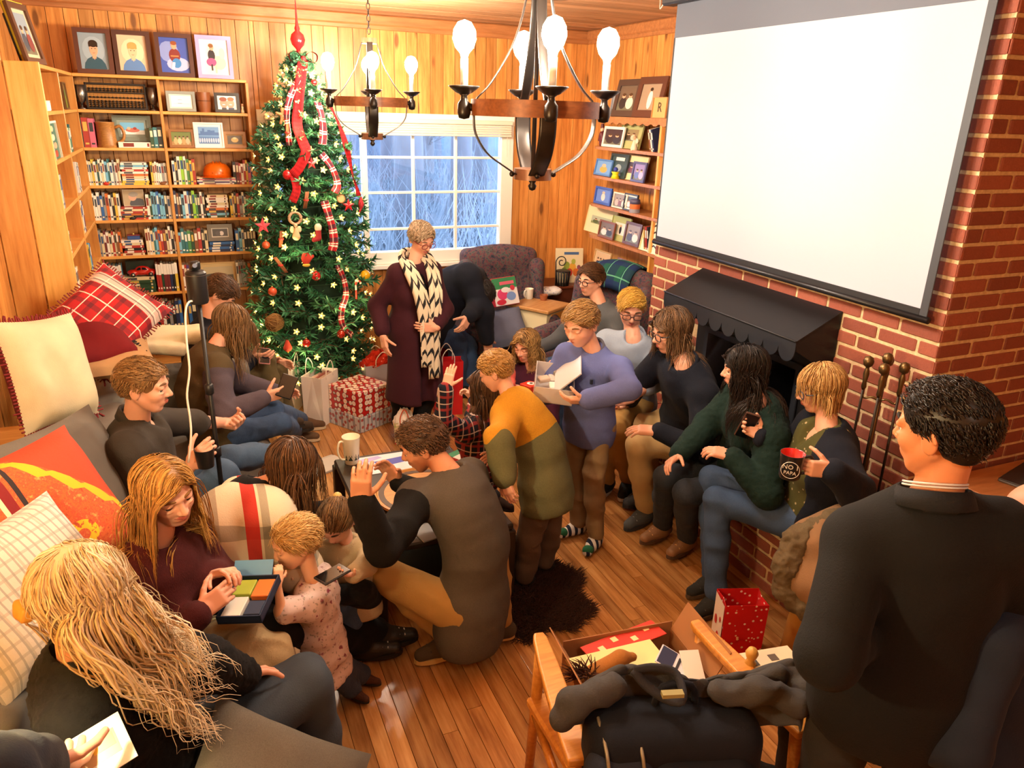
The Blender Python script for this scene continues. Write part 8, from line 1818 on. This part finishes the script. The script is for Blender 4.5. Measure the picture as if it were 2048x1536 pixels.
solid('fabric_bundle', [(RCN(a, b, .05, .07), 0), (RCN(b, c, .07, .06), 0), (RCN(b, e, .04, .045), 0)], fabric('#b8a078', 'fleece', '#8a7450'), t, .009, .03, fold=.02, ffreq=26); MB().obox(a+np.array([.02, .03, .05]), rotx(-.4), (.045, .03, .002)).build('pale_label', mat('#e8e0b0', .6), t)
Q['scarf'] = q = person('brown-haired woman wrapped in a cream plaid blanket scarf beside the coffee table', dict(h=1.64, fem=1, head=Zp(585, 932, .97), neck=('y', 512, 975, 2.88), hip=(.0, 2.72, .45), f=(.9, .25), look=(.82, .38, -.35), glasses='#1c1c20', bend=.06,
    armR=[(D, .35, -.3, -.85), (540, 1072, 'f'), (570, 1065, 'f')], armL=[(D, .6, .4, -.6), (D, .6, -.3, .1), (D, .5, -.5, 0)], palmR=(.2, .5, .3), legR=[(D, .9, .1, -.1), (D, .25, .35, -.9), (.9, .4)], legL=[(D, .8, .5, .1), (D, .5, .6, -.6), (.5, .4, .6)],
    hair=long_(('#2c1c12', '#7a5434'), L=1.55, wave=.015, part=.05, nape=-.3), top=dict(m=BLACK, hem=.1), pants=dict(m=JEANS, name='jeans'), shoes=SH(mat('#4a4634', .6, bump=.2), '#2a261e', '#d8a83c', 'boot')))
BLK_ = plaid('#d8cbb0', ((0, .34, .06, .05, '#8c8474', .7), (2, .3, .1, .055, '#8c8474', .7), (0, .6, .52, .05, '#b8241c', .95), (0, .34, .2, .03, '#3a3834', .5), (2, .3, .22, .03, '#4a4844', .45)), 1, 'Object')
Nn, Uu, Rr, Ff, Hh = q['N'], q['U'], q['R'], q['F'], q['H']
worn(q, 'blanket_scarf', [(RCN(q['sh']['R'], q['sh']['L'], .085, .085), 0), (EL(Nn-Uu*.2-Ff*.05, (.17, .17, .2)), 0, .08), (RCN(q['sh']['R'], q['el']['R'], .08, .095), 0, .06), (EL(Nn-Uu*.4-Ff*.05, (.19, .19, .16)), 0, .08)], BLK_, .01, .05, fold=.014, ffreq=11)
t = thing('phone', 'phone in the hands of the woman in the blanket scarf', 'phone', tuple(q['wr']['R']+q['hdir']['R']*.08+np.array([0, .02, .02])), .2); MB().box((-.035, -.005, -.05), (.035, .005, .05), 0, .003).build('case', mat('#1a1a1e', .4), t); MB().box((-.031, -.0062, -.045), (.031, -.005, .045)).build('screen', mat('#14161c', .1), t)
Q['polo'] = q = person('young man with short sandy hair and charcoal polo on the sofa', dict(h=1.78, b=1.05, hq=.02, head=Zp(288, 772, 1.2), neck=(272, 842, 'f'), hip=(D, -.05, -.02, -1), f=(.85, -.15), look=(.93, -.22, -.12), sleeve=.4,
    armL=[(388, 845, 'f'), (452, 845, 'f'), (480, 850, 'n')], armR=[(D, .25, -.35, -.85), (392, 915, 'n'), (412, 900, 'n')], curlL=1.3, thumbL=1.2, palmL=(.2, -.5, .6), curlR=.9, legL=[(510, 880, 'f'), (560, 905, 'f'), (1, 0)], legR=[(500, 905, 'n'), (D, .3, .1, -.9), (1, -.1)],
    hair=cut(('#5a3c22', '#b08858'), L=.14, comb=(.1, .9, .25)), brow='#6a4a30', top=dict(m=fabric('#3a3530', 'plain', None), sleeve=.62, hem=.1, collar=fabric('#3a3530', 'plain', None), v=.04, name='polo_shirt'), pants=dict(m=fabric('#33475e', 'denim', None), name='jeans'), shoes=SH('#4a3c30', '#c8c0b0')))
t = thing('cup', 'black cup held in the lap of the young man on the sofa', 'cup', tuple(q['wr']['R']+q['hdir']['R']*.09-np.array([0, 0, .07]))); MB().lathe([(0, 0), (.034, 0), (.042, .085), (.038, .085), (.031, .008), (0, .006)], n=22).build('cup', mat('#16171a', .35), t, True, 50)
Q['vest'] = q = person('woman with long brown hair, olive vest and purple-grey sleeves, with a phone', dict(h=1.68, fem=1, head=Zp(462, 650, 1.14), neck=(425, 700, 'n'), hip=(D, -.1, -.08, -1), f=(.93, .1), look=(.75, .42, -.5), bend=.08,
    armR=[(447, 830, 'n'), (530, 795, 'f'), (565, 785, 'n')], armL=[(D, .5, .3, -.7), (D, .7, -.3, -.2), (D, .8, -.2, 0)], palmR=(.1, .8, .2), curlR=.7, legR=[(560, 848, 'f'), Zp(592, 862, .08), (.9, -.3)], legL=[(548, 822, 'f'), Zp(605, 840, .08), (.95, -.2)],
    hair=long_(LBROWN, L=1.5, wave=.02, nape=-.3), lbl=dict(ua=1, fa=1), top=dict(m=zoned('#54452a', '#544a56'), hem=.12, pad=.02, fold=.012, name='vest_and_sleeves'), pants=dict(m=JEANS, name='jeans'), shoes=SH('#5a4432', '#c8b898')))
t = thing('phone', 'black phone held by the woman in the olive vest', 'phone', tuple(q['wr']['R']+q['hdir']['R']*.12+np.array([0, 0, .02]))); t.rotation_euler = (-.7, .35, -.3); MB().box((-.045, -.005, -.06), (.045, .005, .08), 0, .004).build('case', mat('#101014', .35), t); MB().box((-.041, -.0062, -.055), (.041, -.005, .075)).build('screen', mat('#0a0a0e', .08), t)
Q['navym'] = q = person('dark-haired man in navy sweater and olive trousers by the bookcase', dict(h=1.78, head=Zp(440, 588, 1.18), neck=(420, 645, 'f'), hip=(D, -.04, .0, -1), f=(.95, -.1), look=(.72, -.1, -.72), bend=.06,
    armR=[(D, .3, -.3, -.85), (505, 715, 'f'), (530, 715, 'n')], armL=[(D, .5, .2, -.8), (D, .7, -.5, -.1), (D, .8, -.3, 0)], palmR=(.2, .6, .4), legR=[(545, 705, 'f'), (D, .1, -.1, -1), (1, -.2)], legL=[(560, 735, 'f'), (D, .1, 0, -1), (1, 0)],
    hair=cut(BROWN, L=.2, comb=(.3, .9, .2)), top=dict(m=NAVY, hem=.1), pants=dict(m=fabric('#5c5034', 'plain', None)), shoes=SH('#3a2e24')))
t = thing('phone', 'small phone with a pink case held by the man near the bookcase', 'phone', tuple(q['wr']['R']+q['hdir']['R']*.1+np.array([0, 0, .01]))); t.rotation_euler = (-.8, .2, 0); MB().box((-.035, -.005, -.06), (.035, .005, .06), 0, .003).build('case', mat('#b87a78', .4), t); MB().box((-.031, -.0062, -.055), (.031, -.005, .055)).build('screen', mat('#14161c', .1), t)
Q['maroon'] = q = person('grey-haired woman in long maroon cardigan and chevron scarf, standing', dict(h=1.67, fem=1, b=1.0, sw=.88, head=('y', 843, 478, 5.1), neck=(826, 535, 'f'), hip=(D, .0, .04, -1), f=(.2, -.98), look=(.3, -.85, -.42), glasses='#7a1c2c', lid=.95, lip='#b0605a',
    armR=[(754, 612, 'f'), (766, 672, 'n'), (772, 705, 'n')], armL=[(890, 620, 'f'), (872, 655, 'n'), (845, 655, 'n')], palmR=(.6, .2, 0), palmL=(-.2, .9, 0), curl=.3, legR=[(D, -.05, -.05, -1), Zp(800, 848, .08), (-.1, -.9)], legL=[(D, .05, -.05, -1), Zp(838, 850, .08), (.2, -.9)],
    hair=cut(('#6a5a48', '#c0aa8c'), L=.24, w=.034, comb=(.8, .6, .1), t=.06, lift=.04), top=dict(m=BLACK, hem=.1, pad=.002, sleeve=.2, fold=.002), over=dict(m=fabric('#391722', 'plain', None), long=.55, flare=.225, gap=.05, sleeve=.9, pad=.02, fold=.012), pants=dict(m=BLACK, pad=.015), shoes=SH('#14141a')))
CHV = NT('chevron'); _sp = CHV.n('ShaderNodeSeparateXYZ'); CHV.l(CHV.pos((1, 1, 1), 'UV'), _sp.inputs[0]); _z = CHV.math('ADD', CHV.math('MULTIPLY', _sp.outputs[1], 9), CHV.math('PINGPONG', CHV.math('MULTIPLY', _sp.outputs[0], 2.4), .6)); CHV.col(CHV.mix(CHV.math('LESS_THAN', CHV.math('FRACT', _z), .3), '#d8ccb4', '#14161c')); CHV.b.inputs['Roughness'].default_value = .85
def band(q, name, pts, wd, m, side, fw):
    P = spline(pts, 34); T = np.gradient(P, axis=0); T /= np.linalg.norm(T, axis=1)[:, None]; S = np.cross(T, fw); S /= np.linalg.norm(S, axis=1)[:, None]; g = []
    for i in range(34): g.append([P[i]+S[i]*wd*(j/8-.5)+fw*(.012*math.sin(j*1.9+i*.12))-q['org'] for j in range(9)])
    mb = MB(); mb.grid(g); mb.U = [(j/8, i/33) for i in range(34) for j in range(9)]; o = mb.build(name, m, q['root'], True, uv=True); sm = o.modifiers.new('thickness', 'SOLIDIFY'); sm.thickness = .008
N_, U_, R_, F_ = q['N'], q['U'], q['R'], q['F']
for k, ln in ((-1, .78), (1, .68)): band(q, 'scarf', [N_-F_*.085+U_*.06, N_+R_*k*.075-F_*.02+U_*.06, N_+R_*k*.085+F_*.1+U_*.0, N_+R_*k*.06+F_*.215-U_*.16, N_+R_*k*.035+F_*.24-U_*.36, N_+R_*k*.03+F_*.25-U_*.55, N_+R_*k*.03+F_*.25-U_*ln], .095, CHV.m, k, F_)
Q['bent'] = person('man in navy sweater and jeans bending down beside the window', dict(h=1.8, b=1.25, hip=(D, -.6, .1, -.45), head=('y', 962, 590, 5.5), neck=(962, 560, 'f'), f=(.75, -.62), look=(.4, -.5, -.75), tl=.52, bend=.1, nk=.8,
    armL=[(958, 612, 'n'), (938, 632, 'n'), (926, 655, 'n')], armR=[(D, .3, -.3, -.85), (D, .2, .1, -.9), (D, .2, .2, -.9)], palmL=(-.3, .5, 0), legL=[(935, 690, 'f'), ('z', 940, 768, .1), (.7, -.7)], legR=[(915, 690, 'f'), ('z', 915, 770, .1), (.7, -.7)],
    hair=cut(DARK), top=dict(m=NAVY, hem=.14, pad=.03), pants=dict(m=JEANS, pad=.02, name='jeans'), shoes=SH('#2a2420')))
Q['curly'] = person('girl with wavy honey-brown hair and plum top sitting on the floor', dict(h=1.6, fem=1, head=Zp(1052, 692, .84), neck=(1068, 740, 'f'), hip=(D, .02, .05, -1), f=(-.8, -.5), look=(-.8, -.52, -.24), lid=.9, open=.5, lip='#c06a60',
    armL=[(D, -.2, -.5, -.8), (1045, 770, 'n'), (1012, 765, 'n')], armR=[(D, -.5, .2, -.8), (D, -.7, -.4, .0), (D, -.7, -.4, 0)], pose='floor', hair=long_(('#4a3018', '#c49a5c'), L=1.35, wave=.07, freq=19, frizz=.012, n=1000, w=.016, part=.0, nape=-.3), top=dict(m=fabric('#3c1228', 'plain', None), hem=.1), pants=dict(m=DJEANS), shoes=SH('#2a2c30')))
p = A(1000, 768, z=.62); t = thing('tissue_bundle', 'crumpled coral tissue paper in the plum girl\'s hands', 'tissue paper', tuple(p)); solid('tissue', [(EL((0, 0, 0), (.09, .07, .06)), 0), (EL((.06, .02, .05), (.05, .04, .05)), 0)], mat('#e0685c', .6), t, .009, .02, fold=.025, ffreq=32)
p = A(1062, 775, z=.6); t = thing('red_gift_box', 'small red and orange patterned gift box beside the coral tissue', 'box', tuple(p), .4); MB().box((-.06, -.05, -.05), (.06, .05, .03), 0, .003).build('box', mat('#c8361c', .5), t); MB().lathe([(0, .0305), (.03, .0305)], n=16, cap=False).build('white_spot', mat('#e8e4dc', .5), t); MB().lathe([(0, .0312), (.012, .0312)], n=12, cap=False).build('dark_spot', mat('#241a18', .5), t)
Q['right'] = person('tall man with cropped dark hair and charcoal fleece, seen from behind', dict(h=1.82, b=1.08, hq=.016, head=('d', 1885, 862, 1.78), neck=(D, .04, -.05, -1), nk=.95, hip=(D, .03, -.02, -1), f=(.5, .86), look=(-.18, .97, -.14), ch=.009, skin='#c98a62', hs=1.04, sw=1.03,
    shL=(1712, 1085, 'n'), shR=(D, .86, -.5, -.42), armL=[(1655, 1310, 'n'), (D, .92, .35, -.2), (D, .5, .8, -.1)], armR=[(D, .45, -.1, -.9), (D, -.2, .8, -.3), (D, -.4, .7, 0)], pose='stand', noeyes=0, hair=cut(('#070605', '#2c221c'), n=1900, L=.12, w=.013, comb=(.1, .6, .4), nape=-.26, frizz=.01),
    top=dict(m=fabric('#16181a', 'fleece', '#08090a'), hem=.14, pad=.022, fold=.007, ff=9, collar=fabric('#1c1e22', 'plain', None), cr=.074, name='fleece'), pants=dict(m=fabric('#2a2a2a', 'plain', None)), shoes=SH('#1c1a18')))
q = Q['right']; 
for k in range(2): MB().tube([q['N']+q['U']*(.05+.008*k)+(q['F']*math.cos(a)*1.05+q['R']*math.sin(a))*.067-np.array([0, 0, .03*math.cos(a)])-q['org'] for a in np.linspace(1.2, 5.1, 24)], .003, 5).build('collar_stripe', mat('#c8c8cc', .6), q['root'], True)
Q['bald'] = person('bald man in dark blue shirt seated at the picture edge beside fleece man', dict(h=1.75, head=('d', 2082, 1050, 1.9), neck=(D, .05, -.02, -1), hip=(D, 0, 0, -1), f=(-.3, .95), look=(-.4, .9, -.1), skin='#d8a284', pose='sit', brow='#8a6a50', nk=1.0,
    armL=[(D, -.35, -.2, -.9), (D, -.1, .6, -.4), (D, 0, .9, 0)], top=dict(m=fabric('#1e2636', 'plain', None), hem=.1), pants=dict(m=DJEANS), shoes=SH('#1c1a18')))
t = thing('stool', 'dark wooden stool under the bald man', 'stool', (float(Q['bald']['H'][0]), float(Q['bald']['H'][1]), 0)); hz = float(Q['bald']['H'][2])-.13; MB().lathe([(0, hz-.04), (.17, hz-.04), (.18, hz-.02), (.17, hz), (0, hz)], n=24).build('seat', mat('#4a2c1c', .5), t, True, 40)
for k in range(4): a = k*1.571+.78; MB().tube([(.16*math.cos(a), .16*math.sin(a), 0), (.1*math.cos(a), .1*math.sin(a), hz-.04)], .016, 8).build('leg', mat('#4a2c1c', .5), t, True)
Q['photo'] = q = person('man in dark jacket at the sofa end, holding a white-bordered photo', dict(h=1.78, b=1.1, head=(-.62, .95, 1.32), neck=(D, .05, .05, -1), hip=(D, -.05, -.05, -1), f=(.6, .75), look=(.5, .8, -.35), hand=1.05,
    shR=(-.36, .98, 1.08), armR=[(-60, 1480, 'f'), (70, 1535, 'f'), (125, 1535, 'f')], armL=[(D, -.2, .2, -.9), (D, .5, .8, -.1), (D, .6, .7, 0)], palmR=(.0, .45, .6), curlR=.55, pose='sit', hair=cut(BROWN), top=dict(m=fabric('#20242e', 'plain', None), hem=.1, pad=.026, fold=.012, name='jacket'), pants=dict(m=DJEANS), shoes=SH('#1c1a18')))
t = thing('photo_card', 'white-bordered photo card held at the near sofa end', 'photograph', tuple(q['wr']['R']+q['hdir']['R']*.16+np.array([.03, .0, .02]))); t.rotation_euler = (.5, -.25, .25); MB().box((-.075, -.055, -.0015), (.075, .055, .0015)).build('card', mat('#e8e6e0', .45), t); MB().box((-.05, -.025, .0016), (.055, .03, .002)).build('print', mat('#b8956a', .4), t); MB().box((.005, -.005, .0021), (.05, .025, .0024)).build('yellow_patch', mat('#d8b040', .4), t)
if globals().get('DBG'):
    for k, q in Q.items():
        s = q['s']; print('DBG', k, 'C', q['C'].round(2), 'N', q['N'].round(2), 'H', q['H'].round(2), *[(sd, 'th %.2f sh %.2f' % (np.linalg.norm(q['kn'][sd]-q['H'])/(.43*s), np.linalg.norm(q['an'][sd]-q['kn'][sd])/(.41*s)), 'kn', q['kn'][sd].round(2), 'an', q['an'][sd].round(2)) for sd in 'LR'])
